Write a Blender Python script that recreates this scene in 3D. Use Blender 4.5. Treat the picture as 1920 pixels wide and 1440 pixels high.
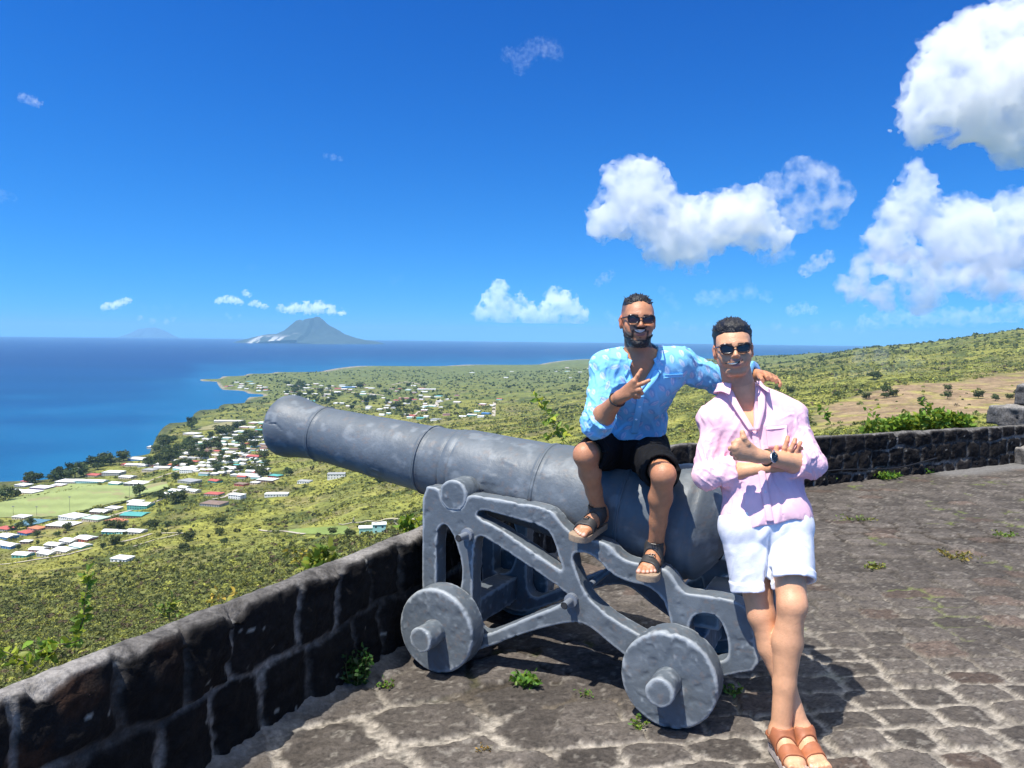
import bpy, math, random
import numpy as np
from mathutils import Vector, Matrix
random.seed(7); np.random.seed(7)
for o in list(bpy.data.objects): bpy.data.objects.remove(o)
SC = bpy.context.scene
COL = SC.collection

# ---------------------------------------------------------------- camera
F = 1443.0                       # focal length in photo pixels (1920 wide)
PITCH, ROLL = math.radians(3.45), math.radians(0.65)
CAM = np.array([0.0, 0.0, 1.6])
_f = np.array([0, math.cos(PITCH), -math.sin(PITCH)])
_u0 = np.array([0, math.sin(PITCH), math.cos(PITCH)])
_r0 = np.array([1.0, 0, 0])
_r = _r0*math.cos(ROLL) + _u0*math.sin(ROLL)
_u = _u0*math.cos(ROLL) - _r0*math.sin(ROLL)

def ray(u, v):
    return _f + (u-960)/F*_r - (v-720)/F*_u
def P(u, v, y):                  # the real point at distance y (metres) in front
    d = ray(u, v); return CAM + d*(y/d[1])
def G(u, v, z=0.0):              # the point at height z
    d = ray(u, v); return CAM + d*((z-CAM[2])/d[2])
def proj(p):
    q = np.asarray(p, float)-CAM; w = q@_f
    return 960+F*(q@_r)/w, 720-F*(q@_u)/w

cd = bpy.data.cameras.new('camera'); cam = bpy.data.objects.new('camera', cd); COL.objects.link(cam)
cd.sensor_width = 36.0; cd.lens = 36.0*F/1920.0; cd.clip_start = 0.05; cd.clip_end = 400000
cam.matrix_world = Matrix(((_r[0], _u[0], -_f[0], CAM[0]), (_r[1], _u[1], -_f[1], CAM[1]), (_r[2], _u[2], -_f[2], CAM[2]), (0, 0, 0, 1)))
SC.camera = cam

# ---------------------------------------------------------------- light
SUN_EL = math.radians(64); SUN_AZ = math.atan2(-0.69, -0.72)   # horizontal direction towards the sun (x, y)
sd = bpy.data.lights.new('sun', 'SUN'); sd.energy = 5.0; sd.angle = math.radians(0.53); sd.color = (1.0, 0.95, 0.87)
sun = bpy.data.objects.new('sun', sd); COL.objects.link(sun)
to_sun = Vector((math.sin(SUN_AZ)*math.cos(SUN_EL), math.cos(SUN_AZ)*math.cos(SUN_EL), math.sin(SUN_EL)))
sun.rotation_euler = to_sun.to_track_quat('Z', 'Y').to_euler(); sun.location = (0, 0, 30)
w = bpy.data.worlds.new('World'); SC.world = w; w.use_nodes = True
nt = w.node_tree; nt.nodes.clear()
sky = nt.nodes.new('ShaderNodeTexSky'); sky.sky_type = 'NISHITA'; sky.sun_disc = False
sky.sun_elevation = SUN_EL; sky.sun_rotation = SUN_AZ; sky.altitude = 240; sky.air_density = 1.0; sky.dust_density = 0.0; sky.ozone_density = 4.0
tcw = nt.nodes.new('ShaderNodeTexCoord'); sx = nt.nodes.new('ShaderNodeSeparateXYZ'); nt.links.new(tcw.outputs['Generated'], sx.inputs[0])
EXPO = 0.5
def math_n(op, a, b=None, clamp=False):
    n = nt.nodes.new('ShaderNodeMath'); n.operation = op; n.use_clamp = clamp
    for i, x in enumerate((a, b)):
        if x is None: continue
        if hasattr(x, 'is_output'): nt.links.new(x, n.inputs[i])
        else: n.inputs[i].default_value = x
    return n.outputs[0]
zc = math_n('MAXIMUM', math_n('MINIMUM', sx.outputs['Z'], .52), 0.0)      # the overhead lookup keeps the tone of the upper view
cx = nt.nodes.new('ShaderNodeCombineXYZ'); nt.links.new(sx.outputs['X'], cx.inputs['X']); nt.links.new(sx.outputs['Y'], cx.inputs['Y']); nt.links.new(math_n('ADD', math_n('MULTIPLY', zc, .85), .20), cx.inputs['Z'])
nm = nt.nodes.new('ShaderNodeVectorMath'); nm.operation = 'NORMALIZE'; nt.links.new(cx.outputs[0], nm.inputs[0]); nt.links.new(nm.outputs[0], sky.inputs['Vector'])
hs = nt.nodes.new('ShaderNodeHueSaturation'); hs.inputs['Saturation'].default_value = 1.18; nt.links.new(sky.outputs[0], hs.inputs['Color'])
sr = nt.nodes.new('ShaderNodeSeparateColor'); nt.links.new(hs.outputs[0], sr.inputs[0]); cr = nt.nodes.new('ShaderNodeCombineColor')
for i, (g, p, t) in enumerate(((57.7, 2.95, .72), (4.19, 2.0, 1.0), (1.338, 1.5, 1.42))):   # deep polarised tropical blue
    nt.links.new(math_n('MULTIPLY', math_n('POWER', math_n('MULTIPLY', sr.outputs[i], .125*t), p), g/.12/2**EXPO), cr.inputs[i])
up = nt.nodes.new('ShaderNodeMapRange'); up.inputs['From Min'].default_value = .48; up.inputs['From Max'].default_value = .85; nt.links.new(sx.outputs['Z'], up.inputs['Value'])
mxs = nt.nodes.new('ShaderNodeMix'); mxs.data_type = 'RGBA'; nt.links.new(up.outputs[0], mxs.inputs['Factor']); nt.links.new(cr.outputs[0], mxs.inputs[6]); mxs.inputs[7].default_value = (5.0, 5.6, 6.3, 1)  # overhead sky whitened and brightened beyond its own tone, added as fill light
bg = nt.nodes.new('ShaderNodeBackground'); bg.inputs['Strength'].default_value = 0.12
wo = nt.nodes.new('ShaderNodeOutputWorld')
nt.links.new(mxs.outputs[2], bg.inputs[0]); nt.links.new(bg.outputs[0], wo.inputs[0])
SC.view_settings.view_transform = 'Standard'; SC.view_settings.look = 'None'; SC.view_settings.exposure = EXPO; SC.view_settings.gamma = 1.0
SC.render.engine = 'CYCLES'
cy = SC.cycles
cy.max_bounces = 10; cy.diffuse_bounces = 3; cy.glossy_bounces = 2; cy.transmission_bounces = 4; cy.transparent_max_bounces = 12; cy.volume_bounces = 8
cy.use_denoising = True; cy.volume_max_steps = 256

# ---------------------------------------------------------------- helpers
def _hash(ix, iy, iz, seed):
    h = (ix.astype(np.uint32)*np.uint32(374761393) + iy.astype(np.uint32)*np.uint32(668265263) + iz.astype(np.uint32)*np.uint32(2147483647) + np.uint32((seed*1274126177+12345) & 0xffffffff))
    h = (h ^ (h >> np.uint32(13)))*np.uint32(1274126177)
    h = (h ^ (h >> np.uint32(16)))*np.uint32(2246822519)
    return ((h ^ (h >> np.uint32(15))) & np.uint32(0xffffff)).astype(np.float32)/np.float32(0xffffff)
def vn(p, seed=0):               # value noise 0..1 at Nx3 points
    p = np.asarray(p, np.float32); i = np.floor(p).astype(np.int64); f = p-i
    f = f*f*f*(f*(f*6-15)+10)
    x, y, z = i[:, 0], i[:, 1], i[:, 2]; r = 0
    for dx in (0, 1):
        wx = f[:, 0] if dx else 1-f[:, 0]
        for dy in (0, 1):
            wy = wx*(f[:, 1] if dy else 1-f[:, 1])
            for dz in (0, 1):
                r = r + wy*(f[:, 2] if dz else 1-f[:, 2])*_hash(x+dx, y+dy, z+dz, seed)
    return r
def fbm(p, octv=4, seed=0, gain=0.5):   # about -1..1
    p = np.asarray(p, np.float32); r = 0; a = 1.0; t = 0
    for k in range(octv):
        r = r + a*(vn(p*2.0**k+17.3*k, seed+k)*2-1); t += a; a *= gain
    return r/t*1.5
def v3(x, y, z=0.0):
    x = np.asarray(x, np.float32); return np.stack([x, np.broadcast_to(np.asarray(y, np.float32), x.shape), np.broadcast_to(np.asarray(z, np.float32), x.shape)], -1)
def sstep(a, b, x):
    t = np.clip((x-a)/(b-a), 0, 1); return t*t*(3-2*t)
def mixc(a, b, t):
    return np.asarray(a)[None, :]*(1-t[:, None])+np.asarray(b)[None, :]*t[:, None] if np.ndim(a) == 1 and np.ndim(b) == 1 else (a*(1-t[:, None])+b*t[:, None])

def mesh_np(name, V, Fq, mat=None, parent=None, col=None, smooth=True, attrs=None, loc=None):
    """one mesh object from numpy vertices and faces (all with the same corner count)"""
    V = np.asarray(V, np.float32).reshape(-1, 3); Fq = np.asarray(Fq, np.int32); k = Fq.shape[1]
    if loc is not None: V = V-np.asarray(loc, np.float32)
    me = bpy.data.meshes.new(name)
    me.vertices.add(len(V)); me.vertices.foreach_set('co', V.ravel())
    me.loops.add(Fq.size); me.loops.foreach_set('vertex_index', Fq.ravel())
    me.polygons.add(len(Fq)); me.polygons.foreach_set('loop_start', np.arange(0, Fq.size, k, dtype=np.int32))
    me.polygons.foreach_set('loop_total', np.full(len(Fq), k, np.int32))
    me.update(calc_edges=True)
    me.polygons.foreach_set('use_smooth', np.full(len(Fq), smooth))
    if col is not None:
        a = me.color_attributes.new('col', 'FLOAT_COLOR', 'POINT')
        c = np.ones((len(V), 4), np.float32); c[:, :3] = col; a.data.foreach_set('color', c.ravel())
    for nm, val in (attrs or {}).items():
        a = me.attributes.new(nm, 'FLOAT', 'POINT'); a.data.foreach_set('value', np.asarray(val, np.float32))
    o = bpy.data.objects.new(name, me); COL.objects.link(o)
    if mat: me.materials.append(mat)
    if loc is not None: o.location = loc
    if parent is not None: attach(o, parent)
    return o
def attach(o, parent):
    o.parent = parent
    o.matrix_parent_inverse = parent_world(parent).inverted()
def parent_world(p):
    m = Matrix.Translation(p.location) @ p.rotation_euler.to_matrix().to_4x4() @ Matrix.Diagonal((*p.scale, 1))
    return parent_world(p.parent) @ p.matrix_parent_inverse @ m if p.parent else m
def mesh_py(name, V, Fs, mat=None, parent=None, smooth=False, loc=None):
    me = bpy.data.meshes.new(name)
    if loc is not None: V = [tuple(np.asarray(v)-np.asarray(loc)) for v in V]
    me.from_pydata([tuple(map(float, v)) for v in V], [], Fs); me.update()
    if smooth: me.polygons.foreach_set('use_smooth', np.ones(len(me.polygons), bool))
    o = bpy.data.objects.new(name, me); COL.objects.link(o)
    if mat: me.materials.append(mat)
    if loc is not None: o.location = tuple(loc)
    if parent is not None: attach(o, parent)
    return o
def tag(o, label=None, cat=None, group=None, kind=None):
    if label: o['label'] = label
    if cat: o['category'] = cat
    if group: o['group'] = group
    if kind: o['kind'] = kind
    return o
def empty(name, loc, label, cat, group=None):
    o = bpy.data.objects.new(name, None); o.empty_display_size = 0.1; COL.objects.link(o); o.location = tuple(map(float, loc))
    return tag(o, label, cat, group)
def copy_tree(o, parent=None):
    c = o.copy(); COL.objects.link(c)
    if parent is not None: c.parent = parent
    for ch in list(o.children): copy_tree(ch, c)
    return c

class MB:
    """collects primitives for one mesh"""
    def __init__(s): s.V = []; s.F = []
    def add(s, V, Fs):
        b = len(s.V); s.V += [tuple(map(float, v)) for v in V]; s.F += [tuple(i+b for i in f) for f in Fs]
    def box(s, lo, hi, M=None):
        V = [(x, y, z) for x in (lo[0], hi[0]) for y in (lo[1], hi[1]) for z in (lo[2], hi[2])]
        if M is not None: V = [M @ Vector(v) for v in V]
        s.add(V, [(0, 1, 3, 2), (4, 6, 7, 5), (0, 4, 5, 1), (2, 3, 7, 6), (0, 2, 6, 4), (1, 5, 7, 3)])
    def tube(s, pts, rad, n=8, cap=True):
        pts = [np.asarray(p, float) for p in pts]; R = rad if hasattr(rad, '__len__') else [rad]*len(pts)
        rings = []; up = np.array([0.13, 0.21, 0.97])
        for i, p in enumerate(pts):
            t = pts[min(i+1, len(pts)-1)]-pts[max(i-1, 0)]; t = t/(np.linalg.norm(t)+1e-9)
            x = np.cross(up, t)
            if np.linalg.norm(x) < .1: x = np.cross(np.array([1., 0, 0]), t)
            x /= np.linalg.norm(x); y = np.cross(t, x)
            rings.append([p+R[i]*(math.cos(2*math.pi*k/n)*x+math.sin(2*math.pi*k/n)*y) for k in range(n)])
        V = [v for r in rings for v in r]
        Fs = [(i*n+k, i*n+(k+1) % n, (i+1)*n+(k+1) % n, (i+1)*n+k) for i in range(len(pts)-1) for k in range(n)]
        if cap: Fs += [tuple(range(n-1, -1, -1)), tuple((len(pts)-1)*n+k for k in range(n))]
        s.add(V, Fs)
    def build(s, name, mat=None, parent=None, smooth=False, loc=None):
        return mesh_py(name, s.V, s.F, mat, parent, smooth, loc)

# ---- signed distance fields and the surface through their zero
def smin(a, b, k):
    if np.ndim(k) == 0 and k <= 0: return np.minimum(a, b)
    h = np.clip(.5+.5*(b-a)/k, 0, 1); return b+(a-b)*h-k*h*(1-h)
def cone(p, a, b, r1, r2, sq=None):
    """tapered capsule; sq = (direction, factor): flattened along direction"""
    a = np.asarray(a, np.float32); b = np.asarray(b, np.float32); ba = b-a
    t = np.clip(((p-a)@ba)/max(float(ba@ba), 1e-9), 0, 1)
    q = p-a-t[..., None]*ba; r = r1+(r2-r1)*t
    if sq is not None:
        n = np.asarray(sq[0], np.float32); n = n/np.linalg.norm(n); c = q@n; q = q+n*(c/sq[1]-c)[..., None]
        return (np.linalg.norm(q, axis=-1)-r)*min(1.0, .5+.5*sq[1])
    return np.linalg.norm(q, axis=-1)-r
def ellip(p, c, rad, R=None):
    q = p-np.asarray(c, np.float32)
    if R is not None: q = q@np.asarray(R, np.float32)      # columns of R are the local axes
    rad = np.asarray(rad, np.float32)
    k0 = np.linalg.norm(q/rad, axis=-1); k1 = np.linalg.norm(q/(rad*rad), axis=-1)
    return k0*(k0-1)/np.maximum(k1, 1e-6)
class Field:
    def __init__(s, lo, hi, h):
        s.lo = np.asarray(lo, float); s.h = h; s.n = np.ceil((np.asarray(hi)-s.lo)/h).astype(int)+1
        s.D = np.full(s.n, 0.5, np.float32)
    def block(s, lo, hi, m):
        i0 = np.clip(np.floor((np.asarray(lo)-m-s.lo)/s.h).astype(int), 0, s.n-1); i1 = np.clip(np.ceil((np.asarray(hi)+m-s.lo)/s.h).astype(int)+1, 1, s.n)
        sl = tuple(slice(a, b) for a, b in zip(i0, i1))
        g = np.meshgrid(*[(np.arange(a, b)*s.h+s.lo[k]).astype(np.float32) for k, (a, b) in enumerate(zip(i0, i1))], indexing='ij')
        return sl, np.stack(g, -1)
    def add(s, fn, lo, hi, k=0.0, m=0.03):
        sl, p = s.block(lo, hi, m+k); s.D[sl] = smin(s.D[sl], fn(p).astype(np.float32), k)
    def cut(s, fn, lo, hi, k=0.0):       # subtract
        sl, p = s.block(lo, hi, 0.012+k); s.D[sl] = -smin(-s.D[sl], fn(p).astype(np.float32), k)
    def cone(s, a, b, r1, r2, k=0.02, sq=None, m=0.03):
        a = np.asarray(a); b = np.asarray(b); R = max(r1, r2)
        if sq is not None: R = R*max(1, sq[1])
        s.add(lambda p: cone(p, a, b, r1, r2, sq), np.minimum(a, b)-R, np.maximum(a, b)+R, k, m)
    def ball(s, c, rad, k=0.02, R=None, m=0.03):
        c = np.asarray(c); r = max(rad); s.add(lambda p: ellip(p, c, rad, R), c-r, c+r, k, m)
    def warp(s, fn, lo=None, hi=None):   # D += fn(points) near the surface only
        sl, p = s.block(s.lo if lo is None else lo, s.lo+s.n*s.h if hi is None else hi, 0)
        d = s.D[sl]; near = np.abs(d) < 0.045
        d[near] += fn(p[near]).astype(np.float32)
    def sub(s, lo, hi):                  # a smaller field on the same grid
        i0 = np.clip(np.floor((np.asarray(lo)-s.lo)/s.h).astype(int), 0, s.n-2); i1 = np.clip(np.ceil((np.asarray(hi)-s.lo)/s.h).astype(int), i0+1, s.n-1)
        o = Field.__new__(Field); o.h = s.h; o.i0 = i0; o.lo = s.lo+i0*s.h; o.n = i1-i0+1; o.D = np.full(o.n, .5, np.float32); return o
    def merge(s, o, k=0.0, c=None, r=.12):   # joined smoothly only round the point c
        sl = tuple(slice(a, a+n) for a, n in zip(o.i0, o.n))
        if c is None: s.D[sl] = smin(s.D[sl], o.D, k); return
        g = np.meshgrid(*[(np.arange(n)*s.h+o.lo[j]).astype(np.float32) for j, n in enumerate(o.n)], indexing='ij')
        dist = np.sqrt(sum((g[j]-np.float32(c[j]))**2 for j in range(3))); s.D[sl] = smin(s.D[sl], o.D, .0005+k*sstep(r, r*.5, dist))
    def mesh(s):
        return surf_nets(s.D, s.lo, s.h)
def surf_nets(D, lo, h):
    ins = (D < 0)
    cnt = np.zeros([n-1 for n in D.shape], np.uint8)
    for dx in (0, 1):
        for dy in (0, 1):
            for dz in (0, 1):
                cnt += ins[dx:D.shape[0]-1+dx, dy:D.shape[1]-1+dy, dz:D.shape[2]-1+dz]
    act = np.argwhere((cnt > 0) & (cnt < 8)); idx = np.full(cnt.shape, -1, np.int32); idx[tuple(act.T)] = np.arange(len(act))
    acc = np.zeros((len(act), 3), np.float64); nn = np.zeros(len(act))
    C = [(0, 0, 0), (1, 0, 0), (0, 1, 0), (1, 1, 0), (0, 0, 1), (1, 0, 1), (0, 1, 1), (1, 1, 1)]
    val = [D[tuple((act+np.array(c)).T)] for c in C]
    for i, j in [(0, 1), (2, 3), (4, 5), (6, 7), (0, 2), (1, 3), (4, 6), (5, 7), (0, 4), (1, 5), (2, 6), (3, 7)]:
        a, b = val[i], val[j]; m = (a < 0) != (b < 0)
        t = np.where(m, a/np.where(m, a-b, 1), 0)
        pt = np.array(C[i])[None]+t[:, None]*(np.array(C[j])-np.array(C[i]))[None]
        acc[m] += pt[m]; nn[m] += 1
    V = (act+acc/nn[:, None])*h+lo
    Q = []
    for ax in range(3):
        o = [0, 0, 0]; o[ax] = 1; b, c = [k for k in range(3) if k != ax]
        A = ins[tuple(slice(0, D.shape[k]-o[k]) for k in range(3))]; B = ins[tuple(slice(o[k], None) for k in range(3))]
        e = np.argwhere(A != B); e = e[(e[:, b] > 0) & (e[:, c] > 0) & (e[:, b] < D.shape[b]-1) & (e[:, c] < D.shape[c]-1)]
        flip = A[tuple(e.T)]
        def cell(db, dc):
            q = e.copy(); q[:, b] -= db; q[:, c] -= dc; return idx[tuple(q.T)]
        q = np.stack([cell(1, 1), cell(0, 1), cell(0, 0), cell(1, 0)], -1)
        if ax == 1: q = q[:, ::-1]
        q[~flip] = q[~flip][:, ::-1]
        Q.append(q)
    return V.astype(np.float32), np.concatenate(Q).astype(np.int32)
def smooth_verts(V, Q, it=1, f=0.5):
    e = np.concatenate([Q[:, [0, 1]], Q[:, [1, 2]], Q[:, [2, 3]], Q[:, [3, 0]]]); n = len(V)
    for _ in range(it):
        s = np.zeros((n, 3)); c = np.zeros(n)
        for k in range(3): s[:, k] = np.bincount(e[:, 0], V[e[:, 1], k], n)+np.bincount(e[:, 1], V[e[:, 0], k], n)
        c = np.bincount(e[:, 0], minlength=n)+np.bincount(e[:, 1], minlength=n)
        V = V*(1-f)+f*s/np.maximum(c, 1)[:, None]
    return V.astype(np.float32)
def normals(V, Q):
    fn = np.cross(V[Q[:, 2]]-V[Q[:, 0]], V[Q[:, 3]]-V[Q[:, 1]]); N = np.zeros_like(V)
    for k in range(4):
        for c in range(3): N[:, c] += np.bincount(Q[:, k], fn[:, c], len(V))
    return N/(np.linalg.norm(N, axis=1, keepdims=True)+1e-9)

# ---- materials
MATS = {}
def mat(name, col=(.5, .5, .5), rough=.6, metal=0.0, attr=False, bump=0.0, bscale=40.0, bdet=4, var=0.0, vscale=6.0, spec=.5, sss=0.0, transl=0.0, coat=0.0, alpha_noise=None):
    if name in MATS: return MATS[name]
    m = bpy.data.materials.new(name); m.use_nodes = True; n = m.node_tree; L = n.links.new; b = n.nodes['Principled BSDF']
    b.inputs['Roughness'].default_value = rough; b.inputs['Metallic'].default_value = metal; b.inputs['Specular IOR Level'].default_value = spec
    src = None
    if attr:
        a = n.nodes.new('ShaderNodeAttribute'); a.attribute_name = 'col'; src = a.outputs['Color']
    else:
        b.inputs['Base Color'].default_value = (*col, 1)
    tc = n.nodes.new('ShaderNodeTexCoord')
    if var > 0:
        z = n.nodes.new('ShaderNodeTexNoise'); z.inputs['Scale'].default_value = vscale; z.inputs['Detail'].default_value = 6; z.inputs['Roughness'].default_value = .62
        L(tc.outputs['Object'], z.inputs['Vector'])
        r = n.nodes.new('ShaderNodeMapRange'); r.inputs['From Min'].default_value = .3; r.inputs['From Max'].default_value = .7; r.inputs['To Min'].default_value = 1-var; r.inputs['To Max'].default_value = 1+var
        L(z.outputs['Fac'], r.inputs['Value'])
        x = n.nodes.new('ShaderNodeVectorMath'); x.operation = 'SCALE'
        if src is not None: L(src, x.inputs[0])
        else: x.inputs[0].default_value = col
        L(r.outputs[0], x.inputs['Scale']); src = x.outputs[0]
    if src is not None: L(src, b.inputs['Base Color'])
    if bump > 0:
        z = n.nodes.new('ShaderNodeTexNoise'); z.inputs['Scale'].default_value = bscale; z.inputs['Detail'].default_value = bdet; z.inputs['Roughness'].default_value = .6
        L(tc.outputs['Object'], z.inputs['Vector'])
        u = n.nodes.new('ShaderNodeBump'); u.inputs['Strength'].default_value = 1.0; u.inputs['Distance'].default_value = bump
        L(z.outputs['Fac'], u.inputs['Height']); L(u.outputs[0], b.inputs['Normal'])
    if sss > 0:
        b.inputs['Subsurface Weight'].default_value = sss; b.inputs['Subsurface Radius'].default_value = (.012, .005, .003); b.inputs['Subsurface Scale'].default_value = 1.0
    if coat > 0: b.inputs['Coat Weight'].default_value = coat
    if transl > 0:
        o = n.nodes['Material Output']; t = n.nodes.new('ShaderNodeBsdfTranslucent'); mx = n.nodes.new('ShaderNodeMixShader'); mx.inputs[0].default_value = transl
        if src is not None: L(src, t.inputs['Color'])
        else: t.inputs['Color'].default_value = (*col, 1)
        L(b.outputs[0], mx.inputs[1]); L(t.outputs[0], mx.inputs[2]); L(mx.outputs[0], o.inputs['Surface'])
    MATS[name] = m; return m

# ================================================================ the gun and its carriage
AX = np.array([0.8946, -0.4469, 0.0]); MX = np.array([0.4469, 0.8946, 0.0]); ZX = np.array([0, 0, 1.0])   # along the gun, across it, up
QW = 3.044; QC = QW+0.49
def W(s, q, z): return AX*s+MX*q+ZX*z
def WV(S): return S[:, :1]*AX+S[:, 1:2]*MX+S[:, 2:3]*ZX
M_IRON = mat('painted_iron', attr=True, rough=.5, spec=.45, bump=.0022, bscale=46, bdet=8, var=.09, vscale=14)
IRON = np.array([.100, .119, .137]); WORN = np.array([.33, .36, .38]); RUST = np.array([.20, .13, .09])
def iron_col(V, wear=None, seed=3):
    n = fbm(V*9, 4, seed)*.5+.5; c = IRON[None]*(0.92+.16*n)[:, None]
    n2 = sstep(.30, .62, fbm(V*5+4, 5, seed+9)); c = mixc(c, np.broadcast_to(WORN, c.shape), n2*.11)
    sp = sstep(.52, .66, fbm(V*45, 3, seed+4)); c = mixc(c, np.broadcast_to(RUST, c.shape), sp*.22)
    if wear is not None: c = mixc(c, np.broadcast_to(WORN, c.shape), np.clip(wear, 0, 1)*.75)
    return c
MUZ = W(-3.315, QC, 1.060); BRE = W(-0.805, QC, 0.752); GL = np.linalg.norm(BRE-MUZ); GD = (BRE-MUZ)/GL
GU = np.cross(GD, MX); GU = GU/np.linalg.norm(GU); GU = GU if GU[2] > 0 else -GU
def gun_barrel():
    pr = [(.35, .074), (.03, .074), (.0, .078), (-.002, .095), (0, .160), (.006, .172), (.02, .181), (.05, .188), (.085, .188), (.12, .184), (.17, .175), (.23, .166), (.30, .1595), (.342, .1575)]
    def ring(t, r, w=.028, h=.008):
        return [(t-w/2-.004, r), (t-w/2, r+h*.5), (t-w/2+.004, r+h*.6), (t-w/2+.006, r+.001), (t-w/2+.009, r+h*.7), (t-.004, r+h), (t+.004, r+h), (t+w/2-.009, r+h*.7), (t+w/2-.006, r+.001), (t+w/2-.003, r+h*.6), (t+w/2+.003, r)]
    pr += ring(.375, .157); pr += [(.41, .1575)]
    for t in np.linspace(.45, 1.08, 22): pr.append((t, .158+.024*(t-.41)/.7))
    pr += ring(1.125, .1825, .026, .009); pr += [(1.16, .184), (1.22, .187), (1.255, .193), (1.275, .194), (1.279, .191), (1.285, .197), (1.30, .201), (1.33, .203), (1.335, .199), (1.342, .206)]
    for t in np.linspace(1.37, 1.79, 14): pr.append((t, .207+.014*(t-1.35)/.45))
    pr += ring(1.83, .2225, .03, .007); pr += [(1.86, .229), (1.88, .231)]
    for t in np.linspace(1.92, 2.24, 10): pr.append((t, .232+.012*(t-1.9)/.35))
    pr += ring(2.275, .245, .026, .007); pr += [(2.31, .2465), (2.40, .249), (2.46, .251), (2.475, .258), (2.50, .266), (2.53, .269), (2.565, .269), (2.585, .262), (2.595, .254), (2.61, .256), (2.625, .25), (2.65, .225), (2.68, .19), (2.70, .16), (2.715, .14)]
    pr = np.array(pr); pr[:, 0] = np.where(pr[:, 0] > .34, pr[:, 0]-.05, pr[:, 0]*.85); n = 240; fine = []
    for a, b_ in zip(pr[:-1], pr[1:]):
        k = max(1, int(np.linalg.norm(b_-a)/.010)) if a[1] > .12 else 1; fine += [a+(b_-a)*j/k for j in range(k)]
    pr = np.array(fine+[pr[-1]]); th = np.linspace(0, 2*math.pi, n, endpoint=False)
    t = pr[:, 0][:, None]; r = pr[:, 1][:, None]
    loc = np.stack([np.broadcast_to(t, (len(pr), n)), r*np.cos(th), r*np.sin(th)], -1).reshape(-1, 3)
    d = fbm(loc*6, 4, 31)*.0010+fbm(loc*25, 3, 33)*.0006
    # worn raised crown and a crack or two, cast into the metal
    ang = np.arctan2(loc[:, 2], loc[:, 1])
    for (t0, a0, rr) in ((.80, -.95, .085), (1.60, .15, .10)):
        q = np.stack([(loc[:, 0]-t0)/rr, (ang-a0)*.18/rr, 0*ang], -1); rad = np.linalg.norm(q, axis=1)
        d += np.where(rad < 1, .0065*np.maximum(0, fbm(q*2.2+5, 3, 41)), 0)
    cr = np.array([(-.005, .03), (.03, .012), (.05, .028), (.075, .012), (.10, .020), (.13, .005), (.15, -.012)]); xy = np.stack([loc[:, 0], ang*.18-.02], -1)
    for a, b_ in zip(cr[:-1], cr[1:]):      # a crack near the muzzle
        e = b_-a; tt = np.clip(((xy-a)@e)/(e@e), 0, 1); d -= .006*sstep(.006, .001, np.linalg.norm(xy-a-tt[:, None]*e, axis=1))*(np.linalg.norm(loc[:, 1:], axis=1) > .12)
    rr = np.linalg.norm(loc[:, 1:], axis=1); k = np.where(rr > .12, 1+d/np.maximum(rr, .01), 1)
    loc[:, 1:] *= k[:, None]
    V = MUZ+loc[:, :1]*GD+loc[:, 1:2]*(-MX)+loc[:, 2:3]*GU     # angle 0 faces the viewer, +pi/2 up
    m = len(pr); i = np.arange(m-1)[:, None]*n; j = np.arange(n)[None]; j2 = (j+1) % n
    Q = np.stack([i+j, i+j2, i+n+j2, i+n+j], -1).reshape(-1, 4)
    return V, Q, iron_col(V, sstep(.25, .7, fbm(loc*14, 4, 55))*.35)
gun = empty('cannon', W(-1.9, QC, .84), 'long grey painted iron cannon lying on the open sided carriage, muzzle over the wall', 'cannon')
V, Q, c = gun_barrel(); mesh_np('barrel', V, Q, M_IRON, gun, c)
def sdf_obj(name, fld, tf, material, parent, wear_noise=True, seed=3, smooth_it=1, edge=None):
    V, Q = fld.mesh(); V = smooth_verts(V, Q, smooth_it, .5); N = normals(V, Q)
    # wear: convex corners lose their paint
    e = np.concatenate([Q[:, [0, 1]], Q[:, [1, 2]], Q[:, [2, 3]], Q[:, [3, 0]]]); d = np.einsum('ij,ij->i', V[e[:, 1]]-V[e[:, 0]], N[e[:, 0]]-N[e[:, 1]])
    cv = -np.bincount(e[:, 0], d, len(V))/fld.h
    for _ in range(2):
        s = np.bincount(e[:, 0], cv[e[:, 1]], len(V))/np.maximum(np.bincount(e[:, 0], minlength=len(V)), 1); cv = .4*cv+.6*s
    wear = sstep(.12, .5, cv+.25*fbm(V*30, 3, 77))
    Wd = tf(V); return mesh_np(name, Wd, Q, material, parent, iron_col(Wd, wear, seed))
# trunnions and the knob behind the breech
for sgn in (-1, 1):
    f = Field((-.10, -.10, -.02), (.10, .10, .24), .005)
    f.add(lambda p: np.maximum(np.linalg.norm(p[..., :2], axis=-1)-.072, np.maximum(p[..., 2]-.175, -p[..., 2]+.0))-.004, (-.08, -.08, 0), (.08, .08, .18))
    f.warp(lambda p: fbm(p*22, 3, 6)*.003)
    q0 = QC+sgn*.175
    sdf_obj('trunnion', f, lambda V: WV(np.stack([-1.902+V[:, 0], q0+sgn*V[:, 2], .832+V[:, 1]], -1)), M_IRON, gun) if sgn > 0 else \
        sdf_obj('trunnion', f, lambda V: WV(np.stack([-1.902-V[:, 0], q0+sgn*V[:, 2], .832+V[:, 1]], -1)), M_IRON, gun)
pr = [(2.70, .15), (2.73, .10), (2.76, .055), (2.79, .048), (2.81, .06), (2.84, .075), (2.87, .076), (2.90, .06), (2.915, .03), (2.918, .004)]
n = 40; V = []; 
for t, r in pr:
    for k in range(n):
        th = 2*math.pi*k/n; V.append(MUZ+GD*(t-.05)+r*(math.cos(th)*(-MX)+math.sin(th)*GU))
V = np.array(V); i = np.arange(len(pr)-1)[:, None]*n; j = np.arange(n)[None]; Q = np.stack([i+j, i+(j+1) % n, i+n+(j+1) % n, i+n+j], -1).reshape(-1, 4)
mesh_np('cascabel', V, Q, M_IRON, gun, iron_col(V))

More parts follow.
